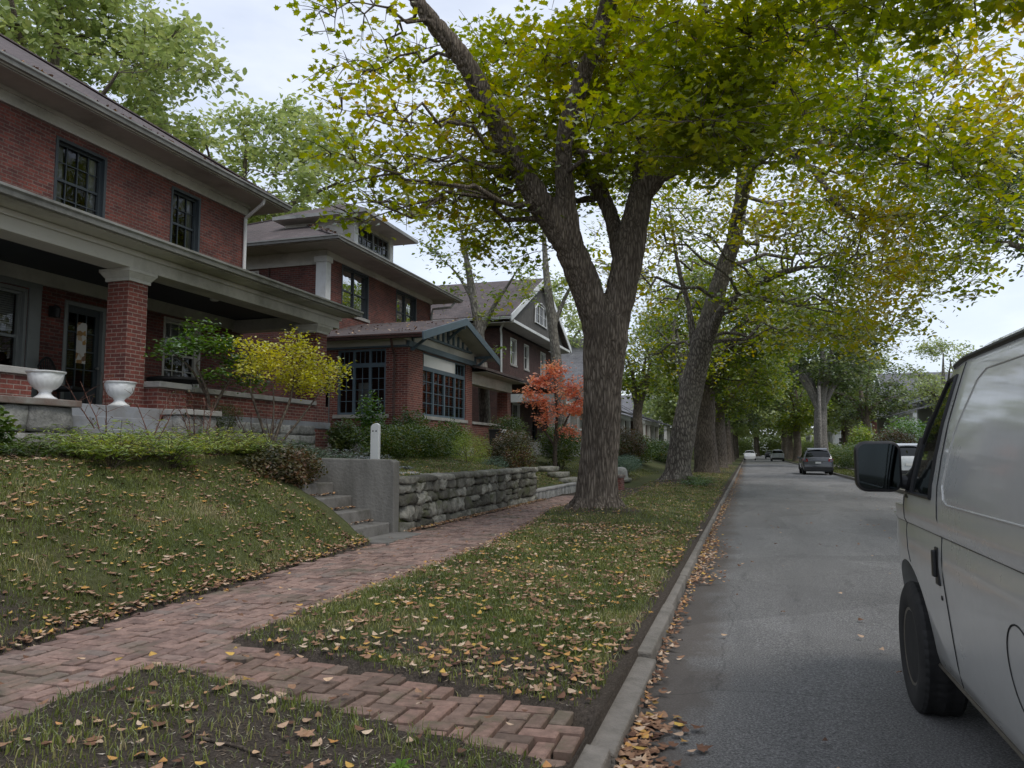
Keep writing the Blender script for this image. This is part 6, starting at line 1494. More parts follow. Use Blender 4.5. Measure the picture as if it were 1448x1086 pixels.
# bare reddish twigs before the steps
def twigs(label, spots_, h, seed):
    rg = np.random.default_rng(seed); c = np.mean(spots_, 0); gz = float(ground_z(c[0], c[1], False)); rt = thing('bare_shrub', label, 'shrub', (c[0], c[1], gz)); T = Tubes(); LC = []
    for (x, y) in spots_:
        for k in range(3):
            p = np.array([x - c[0], y - c[1], -.03]) + np.append(rg.normal(size=2) * .03, 0); dr = np.append(rg.normal(size=2) * .16, 1.0)
            P = [p]
            for q in range(6): dr[:2] += rg.normal(size=2) * .12; P.append(P[-1] + dr * h / 6 * rg.uniform(.8, 1.1))
            T.add(P, np.linspace(.011, .003, 7), 5)
            for q in (2, 3, 4, 5):
                for s_ in range(2):
                    e = P[q] + np.array([rg.normal() * .12, rg.normal() * .12, .12]); T.add([P[q], (P[q] + e) / 2 + [0, 0, .01], e], [.004, .003, .002], 3)
                    if rg.uniform() < .5: LC.append(e)
    obj_from('stem', T.mesh('stem'), bark_mat('red_twigs', (.13, .06, .045), (.22, .12, .09), (20, 20, 8), .3), rt); leaves('foliage', np.array(LC), .05, 'oval', LF['barberry'], rt, rng=rg)
twigs('bare reddish twigs rising in front of the grey porch steps', [(-8.1, 8.95), (-8.0, 9.6), (-8.2, 10.15)], .95, 101)
twigs('thin bare twiggy shrub between the left stone block and the steps', [(-8.45, 8.35)], 1.05, 102)
twigs('dark bare stems leaning against the stone foundation', [(-8.6, 11.9), (-8.5, 12.3)], .9, 103)

# small rosette weed in the soil patch in front
rt = thing('rosette_weed', 'small leafy green rosette in the bare soil by the kerb', 'weed', (-1.42, 3.02, float(ground_z(-1.42, 3.02))))
rg = np.random.default_rng(77); mbv = MB()
for k in range(16):
    a = k * 2.4; l_ = .06 + .035 * (k % 4) / 3; el = .2 + .05 * k; d = Vector((math.cos(a), math.sin(a), 0)); s_ = Vector((-d.y, d.x, 0))
    p0 = Vector((0, 0, .005)); p1 = d * l_ * .5 * math.cos(el) + Vector((0, 0, l_ * .55 * math.sin(el) + .01)); p2 = d * l_ * math.cos(el * .6) + Vector((0, 0, l_ * .6 * math.sin(el)))
    mbv.add([p0, p1 - s_ * .012, p1 + Vector((0, 0, -.004)), p1 + s_ * .012, p2], [(0, 1, 2), (0, 2, 3), (1, 4, 2), (2, 4, 3)])
mbv.build('foliage', LF['bright'], rt, fixn=False)
# green masses closing the far end of the street
far_b = bush('distant_thicket', 'leafy thicket at the far vanishing end of the street', (-6, 236, 3.2), (6.5, 4, 3.6), 7000, .55, LF['pale'], 'dia', 110, 6, 'thicket', boxy=3, group='distant thickets')  # haze put into the pale leaf colour of the far thickets
fbk = kid_tree(far_b)
for (x, y, s_) in ((3, 242, 1.0), (12, 236, 1.1), (22, 228, 1.2), (-17, 228, 1.2), (-28, 215, 1.3), (32, 215, 1.3), (11, 150, .5), (12, 176, .7), (-9.5, 132, .5), (-10, 178, .7), (10.5, 118, .42)):
    c = copy_tree(far_b, fbk); c.location = (x, y, .1); c.scale = (s_, s_, s_); c.rotation_euler = (0, 0, x)

# ================================================================== VEHICLES
def paint(name, col, rough=.32, metal=.0, coat=.5, grime=(.25, .24, .22), gf=.35):
    m, nt, out = newmat(name)
    tc = N(nt, 'TexCoord'); b = N(nt, 'BsdfPrincipled', i_Roughness=rough, i_Metallic=metal)
    b.inputs['Coat Weight'].default_value = coat; b.inputs['Coat Roughness'].default_value = .06
    n1 = N(nt, 'TexNoise', i_Scale=1.4, i_Detail=9.0, i_Roughness=.7); L(nt, tc.outputs['Object'], n1.inputs['Vector'])
    r1 = ramp(nt, n1.outputs['Fac'], [(.4, 0.0), (.75, gf)])
    c = mixc(nt, r1.outputs[0], col, grime); L(nt, c, b.inputs['Base Color'])
    r2 = ramp(nt, n1.outputs['Fac'], [(.35, rough), (.75, min(1, rough + .25))]); L(nt, r2.outputs[0], b.inputs['Roughness'])
    L(nt, b.outputs[0], out.inputs[0]); return m
M['vanpaint'] = paint('silver_van_paint', (.56, .56, .54), .24, .15, .9, gf=.18)
M['blackplastic'] = surf('black_plastic', (.014, .014, .015), .42, .15, 20, .08, 150)
m, nt, out = newmat('tyre_rubber')
tc = N(nt, 'TexCoord'); b = N(nt, 'BsdfPrincipled', i_Roughness=.85); nz = N(nt, 'TexNoise', i_Scale=12.0, i_Detail=5.0); L(nt, tc.outputs['Object'], nz.inputs['Vector'])
rr = ramp(nt, nz.outputs['Fac'], [(.3, (.010, .010, .010)), (.75, (.026, .025, .024))]); L(nt, rr.outputs[0], b.inputs['Base Color']); L(nt, b.outputs[0], out.inputs[0]); M['tyre'] = m
M['rim'] = surf('dull_steel_rim', (.16, .145, .12), .45, .25, 10, .1, 60, metal=.6)
m, nt, out = newmat('dark_auto_glass'); b = N(nt, 'BsdfPrincipled', i_Roughness=.02); b.inputs['Base Color'].default_value = (.006, .008, .008, 1); b.inputs['Specular IOR Level'].default_value = .4; L(nt, b.outputs[0], out.inputs[0]); M['autoglass'] = m
m, nt, out = newmat('mirror_glass'); b = N(nt, 'BsdfPrincipled', i_Roughness=.03, i_Metallic=1.0)
b.inputs['Base Color'].default_value = (.035, .042, .045, 1); L(nt, b.outputs[0], out.inputs[0]); M['mirror'] = m

PZ = np.array([.34, .40, .46, .62, .80, .95, 1.065, 1.10, 1.13, 1.2, 1.27, 1.35, 1.5, 1.66, 1.83, 1.92, 1.96, 1.985, 2.04, 2.08, 2.10, 2.11])
PX = np.array([.99, .95, .935, .915, .895, .880, .884, .888, .872, .868, .870, .876, .902, .936, .985, 1.012, 1.026, 1.05, 1.12, 1.3, 1.6, 1.87])
XC = 1.87
def van_ztop(y): return float(np.interp(y, [0, 4.45, 4.58, 4.68, 4.80, 4.92, 5.0, 5.08, 5.4, 5.72, 5.86, 5.92], [2.2, 2.2, 2.06, 1.93, 1.70, 1.44, 1.30, 1.235, 1.19, 1.10, 1.0, .85]))
def van_inset(y, z):
    t = min(max((y - 5.25) / .68, 0), .995); v = .30 * (1 - math.sqrt(1 - t * t))
    if y > 4.2 and z > 1.25: v += (z - 1.25) * .10 * min(1, (y - 4.2) / .6)
    if y < .75: t = (.75 - y) / .3; v += .05 * (1 - math.sqrt(max(0, 1 - min(t, .995) ** 2)))
    return v
def van_x(y, z): return float(np.interp(z, PZ, PX)) + van_inset(y, z)
van = thing('parked_van', 'silver cargo van with black wing mirror and front wheel seen from behind on the right', 'van', (1.87, 3.1, 0))
def van_body():
    ys = list(np.linspace(.45, 4.4, 34)) + list(np.linspace(4.46, 5.92, 34)); V = []; n = len(PZ)
    for y in ys:
        zt = van_ztop(y); half = []
        i0 = int(np.searchsorted(PZ, zt))
        for i, z in enumerate(PZ):
            if z <= zt: half.append((van_x(y, z), z))
            else:
                f = (i - i0 + 1) / (n - i0); x0 = van_x(y, zt); x = x0 + (XC - x0) * f
                half.append((x, zt + .02 * math.sin(f * math.pi / 2)))
        full = half + [(2 * XC - x, z) for x, z in half[-2::-1]]
        V += [(x, y, z) for x, z in full]
    m_ = 2 * n - 1; F = []
    for j in range(len(ys) - 1):
        for i in range(m_ - 1): F.append((j * m_ + i, (j + 1) * m_ + i, (j + 1) * m_ + i + 1, j * m_ + i + 1))
        F.append((j * m_ + m_ - 1, (j + 1) * m_ + m_ - 1, (j + 1) * m_, j * m_))
    F.append(tuple(range(m_))); F.append(tuple((len(ys) - 1) * m_ + i for i in range(m_))[::-1])
    mb = MB(); mb.add(V, F); o = mb.build('body', M['vanpaint'], None)
    for (yy) in (5.12, 1.6):
        c = MB(); c.lathe([(.455, -.3), (.455, .3)], (.98, yy, .42), 48, axis='x'); co = c.build('cut', M['vanpaint'])
        bo = o.modifiers.new('b', 'BOOLEAN'); bo.operation = 'DIFFERENCE'; bo.object = co; bo.solver = 'EXACT'
        c2 = MB(); c2.lathe([(.455, -.3), (.455, .3)], (2.76, yy, .42), 48, axis='x'); co2 = c2.build('cut', M['vanpaint'])
        bo = o.modifiers.new('b', 'BOOLEAN'); bo.operation = 'DIFFERENCE'; bo.object = co2; bo.solver = 'EXACT'
    dg = bpy.context.evaluated_depsgraph_get(); dg.update(); me = bpy.data.meshes.new_from_object(o.evaluated_get(dg)); me.name = 'body'
    for q in [x for x in bpy.data.objects if x.name.startswith('cut')]: bpy.data.objects.remove(q)
    bpy.data.objects.remove(o)
    me.polygons.foreach_set('use_smooth', [True] * len(me.polygons)); me.set_sharp_from_angle(angle=R(28))
    o = bpy.data.objects.new('body', me); link(o, van); return o
vb = van_body()
def on_side(pts, off=.0, n=8):
    out = []
    for (a, b) in zip(pts[:-1], pts[1:]):
        for t in np.linspace(0, 1, n, endpoint=False):
            y = a[0] + (b[0] - a[0]) * t; z = a[1] + (b[1] - a[1]) * t; out.append((van_x(y, z) - off, y, z))
    y, z = pts[-1]; out.append((van_x(y, z) - off, y, z)); return out
mb = MB(); mb.tube(on_side([(4.20, .40), (4.20, 1.2), (4.185, 1.6), (4.16, 1.95)]), .0045, 6)
mb.build('door_seam', M['black'], van)
mb = MB(); mb.tube(on_side([(5.02, 1.26), (5.06, 1.05), (5.0, .88)]), .0035, 5); mb.build('front_door_seam', M['black'], van)
mb = MB(); mb.tube(on_side([(5.5, 1.105), (.6, 1.105)], -.0005, 60), .0028, 5); mb.build('belt_crease_shade', M['blackplastic'], van)  # black tube draws the shade in the belt crease as a dark line
rc = [(1.0, 1.27), (4.0, 1.27), (4.07, 1.29), (4.10, 1.36), (4.03, 1.6), (3.86, 1.84), (3.76, 1.88), (1.0, 1.88), (.95, 1.84), (.95, 1.30), (1.0, 1.27)]
mb = MB(); mb.tube(on_side(rc, .001, 12), .004, 8); mb.build('side_panel_rib', M['vanpaint'], van, smooth=True)
a_ = np.linspace(0, 2 * math.pi, 41); mb = MB(); mb.tube([(van_x(3.14 + .17 * math.cos(t), .74 + .17 * math.sin(t)), 3.14 + .17 * math.cos(t), .74 + .17 * math.sin(t)) for t in a_], .004, 6); mb.build('fuel_flap', M['black'], van)
mb = MB(); mb.tube(on_side([(5.9, 1.975), (4.62, 1.968)], .0, 4)[4:] + on_side([(4.60, 1.975), (.5, 1.975)], .012, 40), .014, 8); mb.build('drip_rail', M['blackplastic'], van, smooth=True)
mb = MB(); mb.tube(on_side([(4.95, .365), (2.1, .365)], .006, 10), .012, 6); mb.build('sill_strip', M['rim'], van)
# door handle and lock
hb = MB(); xh = van_x(4.33, .95)
hb.box(xh - .004, xh + .05, 4.27, 4.335, .86, 1.045); hb.box(xh - .022, xh - .002, 4.285, 4.325, .90, 1.03); ho_ = hb.build('door_handle', M['blackplastic'], van, bevel=.006)
mb = MB(); mb.lathe([(.012, -.004), (.012, .01)], (van_x(4.3, .80), 4.29, .80), 14, axis='x'); mb.build('door_lock', M['black'], van)
# side window
yf = lambda z: float(np.interp(z, [1.26, 1.5, 1.83, 1.93], [4.94, 4.83, 4.665, 4.58]))
yr = lambda z: float(np.interp(z, [1.26, 1.9], [4.33, 4.30]))
mb = MB(); zs = np.linspace(1.285, 1.895, 14)
for i in range(13):
    for j in range(6):
        q = []
        for (zz, tt) in ((zs[i], j / 6), (zs[i], (j + 1) / 6), (zs[i + 1], (j + 1) / 6), (zs[i + 1], j / 6)):
            y = yr(zz) + (yf(zz) - yr(zz)) * tt; q.append((van_x(y, zz) - .003, y, zz))
        mb.poly(q)
sw = mb.build('side_window', M['autoglass'], van, smooth=True)
mb = MB(); o_ = [(yr(z), z) for z in zs] + [(yf(z), z) for z in zs[::-1]] + [(yr(zs[0]), zs[0])]
mb.tube([(van_x(y, z) - .003, y, z) for y, z in o_], .012, 6); mb.tube([(van_x(4.78, z) - .004, 4.80 if z < 1.6 else 4.80, z) for z in np.linspace(1.28, 1.70, 6)], .012, 6); mb.build('window_seal', M['blackplastic'], sw, smooth=True)
mb = MB(); ys_ = np.linspace(4.56, 5.02, 10)
for i in range(9):
    for j in range(10):
        q = []
        for (yy, tt) in ((ys_[i], j / 10), (ys_[i], (j + 1) / 10), (ys_[i + 1], (j + 1) / 10), (ys_[i + 1], j / 10)):
            zt = van_ztop(yy); x0 = van_x(yy, zt) + .07; x1 = 2 * XC - x0; x = x0 + (x1 - x0) * tt; q.append((x, yy + .004, zt + .024))
        mb.poly(q)
mb.build('windscreen', M['autoglass'], van, smooth=True)
def rrect(w_, h_, r_, n=6):
    pts = []
    for (cx, cy, a0) in ((w_ / 2 - r_, h_ / 2 - r_, 0), (-w_ / 2 + r_, h_ / 2 - r_, 90), (-w_ / 2 + r_, -h_ / 2 + r_, 180), (w_ / 2 - r_, -h_ / 2 + r_, 270)):
        for k in range(n + 1): a = R(a0 + 90 * k / n); pts.append((cx + r_ * math.cos(a), cy + r_ * math.sin(a)))
    return pts
# wing mirror: rounded housing, glass, arm
def rings(mb, rs, cap=True):
    n_ = len(rs[0]); vs = [p for r_ in rs for p in r_]; fs = []
    for i in range(len(rs) - 1):
        for k in range(n_): fs.append((i * n_ + k, i * n_ + (k + 1) % n_, (i + 1) * n_ + (k + 1) % n_, (i + 1) * n_ + k))
    if cap: fs.append(tuple(range(n_))[::-1]); fs.append(tuple((len(rs) - 1) * n_ + k for k in range(n_)))
    return mb.add(vs, fs)
mcx, mcz = .722, 1.432
mb = MB(); rs = []
for (y, s) in ((4.885, .93), (4.89, .985), (4.905, 1.0), (4.96, 1.0), (5.0, .96), (5.03, .86), (5.05, .7), (5.055, .4)): rs.append([(mcx + p * s, y, mcz + q * s) for p, q in rrect(.245, .295, .06)])
rings(mb, rs); mh = mb.build('wing_mirror', M['blackplastic'], van, smooth=True, angle=50)
mb = MB(); mb.poly([(mcx + p, 4.883, mcz + q) for p, q in rrect(.215, .26, .045)]); mb.build('mirror_glass', M['mirror'], mh)
mb = MB(); rs = []
for (x, y, hz, hy, zc) in ((.83, 4.96, .035, .04, 1.345), (.875, 4.955, .045, .04, 1.34), (.915, 4.94, .09, .045, 1.35)): rs.append([(x, y + p, zc + q) for p, q in rrect(hy * 2, hz * 2, .03, 4)])
rings(mb, rs); mb.add([(.865, 4.99, 1.25), (.875, 4.80, 1.25), (.945, 4.84, 1.60), (.94, 4.90, 1.60), (.90, 4.99, 1.25), (.93, 4.80, 1.25), (.97, 4.84, 1.60), (.97, 4.90, 1.60)], [(0, 1, 2, 3), (4, 5, 6, 7), (0, 1, 5, 4), (1, 2, 6, 5), (2, 3, 7, 6), (3, 0, 4, 7)])
mb.build('mirror_arm', M['blackplastic'], mh, bevel=.006)
# wheels
def tyre_fn(r, z, a):
    if r > .36: return r - (.006 if (math.sin(a * 46 + (z * 30)) > .6) else 0) - (.008 if abs(abs(z) - .045) < .012 else 0)
    return r
def wheel(root, x, y, side, name='wheel', r=.375, wd=.235):
    e = thing(name, None, None, (x - root.location.x, y - root.location.y, r - root.location.z)); e.parent = root
    k = r / .375; h = wd / 2
    pr_ = [(.215, -h * .9), (.23, -h * .98), (.29, -h * 1.05), (.335, -h), (.362, -h * .9), (.374, -h * .75), (.375, -h * .45), (.375, -h * .3), (.375, 0), (.375, h * .3), (.375, h * .45), (.374, h * .75), (.362, h * .9), (.335, h), (.29, h * 1.05), (.23, h * .98), (.215, h * .9)]
    mb = MB(); mb.lathe([(a * k, b) for a, b in pr_], (0, 0, 0), 136, tyre_fn if k == 1 else None, axis='x'); mb.build('tyre', M['tyre'], e, smooth=True, angle=30)
    s = side; mb = MB()
    rp = [(.225, -h * .85), (.222, -h * .93), (.205, -h * .9), (.19, -h * .55), (.17, -h * .35), (.10, -h * .30), (.075, -h * .55), (.03, -h * .62), (.005, -h * .62)]
    mb.lathe([(a * k, b * s) for a, b in rp], (0, 0, 0), 40, axis='x'); mb.build('rim', M['rim'], e, smooth=True, angle=30)
    return e
for (x, s) in ((1.0, 1), (2.74, -1)):
    for y in (5.12, 1.6): wheel(van, x, y, s)
mb = MB(); mb.box(1.13, 2.61, .7, 5.7, .30, .60); mb.box(1.12, 1.14, 4.62, 5.62, .3, .95); mb.build('underbody', M['black'], van)
mb = MB(); mb.box(1.02, 2.72, 5.9, 6.02, .42, .64); mb.build('front_bumper', M['blackplastic'], van, bevel=.03)
mb = MB(); mb.box(1.1, 2.64, .33, .46, .42, .62); mb.build('rear_bumper', M['blackplastic'], van, bevel=.03)
mb = MB(); mb.box(1.35, 2.39, 5.905, 5.93, .68, .92); mb.build('grille', M['blackplastic'], van, bevel=.01)
for x in (1.13, 2.36): mb = MB(); mb.box(x, x + .25, 5.84, 5.935, .70, .92); mb.build('headlight', M['curtain'], van, bevel=.02)
for c in children(van):
    if not c.name.startswith('wheel'): c.location = -van.location

def car(label, x, y, paintm, heading=0, L_=4.55, W=1.84, H=1.64, detail=True, sedan=False, group=None, name='parked_car'):
    rt = thing(name, label, 'car', (x, y, road_z(min(x, 5.2), 0) if x < 5.3 else float(ground_z(x, y, False))), heading, group)
    pz = np.array([.22, .30, .45, .70, .90, .98, 1.04, 1.2, 1.38, 1.52, 1.60, 1.64]) * H / 1.64; px = np.array([.78, .86, .905, .92, .91, .885, .855, .80, .725, .655, .55, 0]) * W / 1.84
    if sedan: zt = lambda q: float(np.interp(q, [0, .08, .5, .75, 1.35, 1.9, 2.7, 3.1, 3.7, 4.4, 4.55], [.72, .98, 1.04, 1.05, 1.42, 1.5, 1.48, 1.36, 1.0, .86, .55])) * H / 1.5
    else: zt = lambda q: float(np.interp(q, [0, .05, .12, .28, .48, .7, 2.5, 2.9, 3.1, 3.62, 4.35, 4.5, 4.55], [.8, .98, 1.08, 1.38, 1.56, 1.63, 1.64, 1.56, 1.46, 1.08, .93, .8, .5])) * H / 1.64
    def inset(q):
        t = max(0, (q - 3.95) / .62); v = .22 * (1 - math.sqrt(max(0, 1 - min(t, .99) ** 2))); t = max(0, (.4 - q) / .42); return v + .13 * (1 - math.sqrt(max(0, 1 - min(t, .99) ** 2)))
    def sx(q, z): return float(np.interp(z, pz, px)) - inset(q)
    ys = np.concatenate([np.linspace(0, .7, 12), np.linspace(.8, 3.5, 14), np.linspace(3.6, 4.55, 12)]); n = len(pz); V = []
    for q in ys:
        z1 = zt(q); i0 = int(np.searchsorted(pz, z1)); half = []
        for i, z in enumerate(pz):
            if z <= z1: half.append((-sx(q, z), z))
            else: f = (i - i0 + 1) / (n - i0); x0 = sx(q, z1); half.append((-x0 * (1 - f), z1 + .03 * math.sin(f * math.pi / 2)))
        full = half + [(-a, b) for a, b in half[-2::-1]]; V += [(a, q - L_ / 2, b) for a, b in full]
    m_ = 2 * n - 1; F = []
    for j in range(len(ys) - 1):
        for i in range(m_ - 1): F.append((j * m_ + i, (j + 1) * m_ + i, (j + 1) * m_ + i + 1, j * m_ + i + 1))
        F.append((j * m_ + m_ - 1, (j + 1) * m_ + m_ - 1, (j + 1) * m_, j * m_))
    F.append(tuple(range(m_))); F.append(tuple((len(ys) - 1) * m_ + i for i in range(m_))[::-1])
    mb = MB(); mb.add(V, F); mb.build('body', paintm, rt, smooth=True, angle=30)
    o_ = L_ / 2
    def topstrip(name_, q0, q1, mar):
        mb = MB(); qs = np.linspace(q0, q1, 8)
        for i in range(7):
            for j in range(6):
                P_ = []
                for (q, t) in ((qs[i], j / 6), (qs[i], (j + 1) / 6), (qs[i + 1], (j + 1) / 6), (qs[i + 1], j / 6)):
                    z1 = zt(q); x0 = sx(q, z1) - mar; P_.append((-x0 + 2 * x0 * t, q - o_ + (-.012 if q < 2 else .012), z1 + .034 * math.sin(min(1, (1 - abs(2 * t - 1)) * 1.6) * math.pi / 2) + .004))
                mb.poly(P_)
        return mb.build(name_, M['autoglass'], rt, smooth=True)
    topstrip('rear_window', .14 if not sedan else .82, .44 if not sedan else 1.3, .05); topstrip('windscreen', 3.0, 3.55, .06)
    za, zb_ = 1.04 * H / 1.64, 1.46 * H / 1.64
    for s in (-1, 1):
        mb = MB()
        for (qa, qb, ra, rb) in ((.55, 1.25, .85, 1.25), (1.33, 2.2, 1.33, 2.2), (2.28, 3.35, 2.28, 2.85)):
            if sedan and qa < 1: qa, ra = 1.05, 1.22
            zs_ = np.linspace(za, zb_ - (.08 if sedan else 0), 5)
            for i in range(4):
                f0, f1 = i / 4, (i + 1) / 4
                P_ = [(s * (sx(q, z) + .004), q - o_, z) for q, z in ((qa + (ra - qa) * f0, zs_[i]), (qb + (rb - qb) * f0, zs_[i]), (qb + (rb - qb) * f1, zs_[i + 1]), (qa + (ra - qa) * f1, zs_[i + 1]))]
                mb.poly(P_)
        mb.build('side_window', M['autoglass'], rt)
    if not detail:
        for (wx, wy) in ((-.82, .85), (.82, .85), (-.82, 3.65), (.82, 3.65)):
            mb = MB(); mb.lathe([(.2, -.1), (.32, -.1), (.34, 0), (.32, .1), (.2, .1)], (wx, wy - o_, .33), 18, axis='x'); mb.build('wheel', M['tyre'], rt)
    else:
        for (wx, s) in ((-.80, 1), (.80, -1)):
            for wy in (.85, 3.65):
                e = wheel(rt, rt.location.x + wx, rt.location.y + wy - o_, s, r=.345, wd=.22); e.location = (wx, wy - o_, .345)
                mb = MB(); aa = np.linspace(R(-10), R(190), 16); mb.tube([(wx + (-.115 if wx < 0 else .115), wy - o_ + .40 * math.cos(a), .345 + .40 * math.sin(a)) for a in aa], .02, 6); mb.build('wheel_arch', M['blackplastic'], rt)
    for s in (-1, 1):
        mb = MB(); z0, z1 = (.86, 1.02) if not sedan else (.72, .9)
        mb.slab([(s * .60, -o_ - .012, z0), (s * .80, -o_ + .02, z0), (s * .90, -o_ + .14, z0 + .05), (s * .88, -o_ + .15, z1), (s * .62, -o_ - .0, z1)], (0, .06, 0)); mb.build('tail_light', M['taillight'], rt)
        mb = MB(); mb.box(s * .97 - .09, s * .97 + .09, 3.0 - o_, 3.12 - o_, 1.0, 1.14); mb.box(min(s * .84, s * .9), max(s * .84, s * .9), 3.02 - o_, 3.1 - o_, 1.02, 1.08); mb.build('wing_mirror', paintm, rt, bevel=.02)
    mb = MB(); mb.box(-.84, .84, -o_ - .05, -o_ + .12, .26, .52); mb.build('rear_bumper', M['blackplastic'], rt, bevel=.03)
    mb = MB(); mb.box(-.17, .17, -o_ - .03, -o_ - .015, .72, .83); mb.build('number_plate', M['white'], rt)
    if not sedan:
        mb = MB(); mb.slab([(-.6, .36 - o_, 1.60), (.6, .36 - o_, 1.60), (.56, .6 - o_, 1.68), (-.56, .6 - o_, 1.68)], (0, 0, .02)); mb.build('spoiler', paintm, rt)
        for s in (-1, 1): mb = MB(); mb.tube([(s * .56, .9 - o_, 1.65), (s * .56, 1.0 - o_, 1.70), (s * .56, 2.4 - o_, 1.70), (s * .56, 2.5 - o_, 1.65)], .018, 6); mb.build('roof_rail', M['blackplastic'], rt)
    return rt
m, nt, out = newmat('red_tail_lens'); b = N(nt, 'BsdfPrincipled', i_Roughness=.15); b.inputs['Base Color'].default_value = (.28, .012, .012, 1); L(nt, b.outputs[0], out.inputs[0]); M['taillight'] = m
car('dark grey hatchback SUV parked at the right kerb up the street', 4.2, 54.2, paint('charcoal_paint', (.035, .04, .05), .3, .4, .9))
silver = paint('pale_silver_paint', (.5, .52, .53), .3, .3, .8); whitep = paint('white_car_paint', (.7, .71, .72), .3, 0, .7)
car('silver car with red tail lights seen between the van mirror and door', 6.75, 39.5, silver)
car('white saloon parked far away at the left kerb', .25, 133, whitep, R(180), detail=False, sedan=True)
car('pale car parked behind the white saloon at the far left kerb', .3, 168, silver, R(180), detail=False, sedan=True)
car('light silver pickup-sized car far away at the right kerb', 4.15, 122, silver, 0, detail=False, H=1.75)
car('dark car tiny in the distance at the right kerb', 4.2, 165, paint('dark_car_paint', (.03, .035, .05)), 0, detail=False, sedan=True)

# ---- utility pole
rt = thing('utility_pole', 'bare pale grey utility pole in front of the tall multi-stemmed tree', 'pole', (6.2, 73.5, .15))
mb = MB(); mb.tube([(0, 0, -.3), (0, 0, 3.5), (.03, 0, 7.2)], [.17, .15, .12], 14); mb.build('pole', BK['pale'], rt, smooth=True, angle=60)
mb = MB(); mb.box(-.12, .12, -.22, -.15, 1.0, 1.35); mb.build('meter_box', M['gutter'], rt)
# ---- bin by the open porch
rt = thing('wheeled_bin', 'slim black bin with pale handle standing by the second house porch', 'bin', (-8.55, 25.9, 1.28))
mb = MB(); mb.add([(-.18, -.18, .05), (.18, -.18, .05), (.18, .18, .05), (-.18, .18, .05), (-.22, -.22, .95), (.22, -.22, .95), (.22, .22, .95), (-.22, .22, .95)], [(0, 1, 2, 3), (4, 5, 6, 7), (0, 1, 5, 4), (1, 2, 6, 5), (2, 3, 7, 6), (3, 0, 4, 7)]); mb.build('bin_body', M['blackplastic'], rt, bevel=.02)
mb = MB(); mb.box(-.24, .24, -.24, .24, .952, 1.02); mb.build('lid', M['blackplastic'], rt, bevel=.02)
mb = MB(); mb.tube([(.24, -.15, .9), (.30, -.15, .98), (.30, .15, .98), (.24, .15, .9)], .018, 6); mb.build('handle', M['white'], rt)
for s in (-.2, .2): mb = MB(); mb.lathe([(.08, -.02), (.08, .02)], (s, .2, .08), 14, axis='x'); mb.build('wheel', M['tyre'], rt)

# ================================================================== GRASS
def grass(name, regions, mat, hmin, hmax):
    rg = np.random.default_rng(12); V = []; n0 = 0; PX_ = []; W_ = []
    for (x0, x1, y0, y1, dens, wd) in regions:
        n = int((x1 - x0) * (y1 - y0) * dens); x = rg.uniform(x0, x1, n); y = rg.uniform(y0, y1, n)
        d = dirt_amt(x, y); cl = fbm(x, y, 2.6, 31)
        edge = np.minimum(np.abs(x - walk_left(y)), np.abs(x - walk_right(y)))
        ok = ~on_walk(x, y, -.03) & ~on_cross(x, y, -.02) & (x < -.83) & (rg.uniform(size=n) < (1.15 - d) * np.clip(cl * 2.2 - .1, .3, 1))
        ok &= ~((x < -5.2) & (y > 9.35) & (y < 11.05)) & ~((x < -5.15) & (x > -5.62) & (y > 10.9) & (y < 24.1))
        PX_.append(np.stack([x[ok], y[ok]], 1)); W_.append(np.full(ok.sum(), wd))
    P = np.concatenate(PX_); wd = np.concatenate(W_); n = len(P)
    z = ground_z(P[:, 0], P[:, 1]); h = rg.uniform(hmin, hmax, n) * np.clip(.6 + fbm(P[:, 0], P[:, 1], 1.4, 41), .5, 1.5)
    a = rg.uniform(0, 2 * np.pi, n); ln = rg.uniform(.15, .95, n) * h; dx, dy = np.cos(a), np.sin(a); w = wd * rg.uniform(.6, 1.3, n)
    b = np.stack([P[:, 0], P[:, 1], z - .005], 1); s = np.stack([-dy, dx, 0 * dx], 1) * w[:, None] / 2; d3 = np.stack([dx, dy, 0 * dx], 1); up = np.array([0, 0, 1.])
    m_ = b + d3 * (ln * .3)[:, None] + up * (h * .6)[:, None]; t = b + d3 * ln[:, None] + up * (h * rg.uniform(.7, 1.0, n))[:, None]
    V = np.stack([b - s, b + s, m_ + s * .8, m_ - s * .8, t], 1).reshape(-1, 3); i = np.arange(n)[:, None] * 5
    me = mesh_np(name, V, [i + np.array([[0, 1, 2, 3]]), i + np.array([[3, 2, 4]])])
    return tag(obj_from(name, me, mat), 'short autumn grass of the verge and lawn banks', 'grass', kind='stuff')
GM = leaf_mat('grass_blades', [(0, (.075, .088, .028)), (.35, (.135, .165, .044)), (.65, (.205, .23, .062)), (.85, (.32, .29, .13)), (1, (.42, .35, .2))], .3, 1.6, .12)
grass('grass', [(-7.4, -.82, 1.6, 4.5, 4200, .0055), (-7.4, -.82, 4.5, 7.5, 3300, .006), (-7.8, -.82, 7.5, 11.5, 2200, .008), (-7.8, -.82, 11.5, 17, 800, .010), (-8.5, -.82, 17, 27, 380, .016), (-8.5, -1.0, 27, 48, 120, .03)], GM, .025, .06)
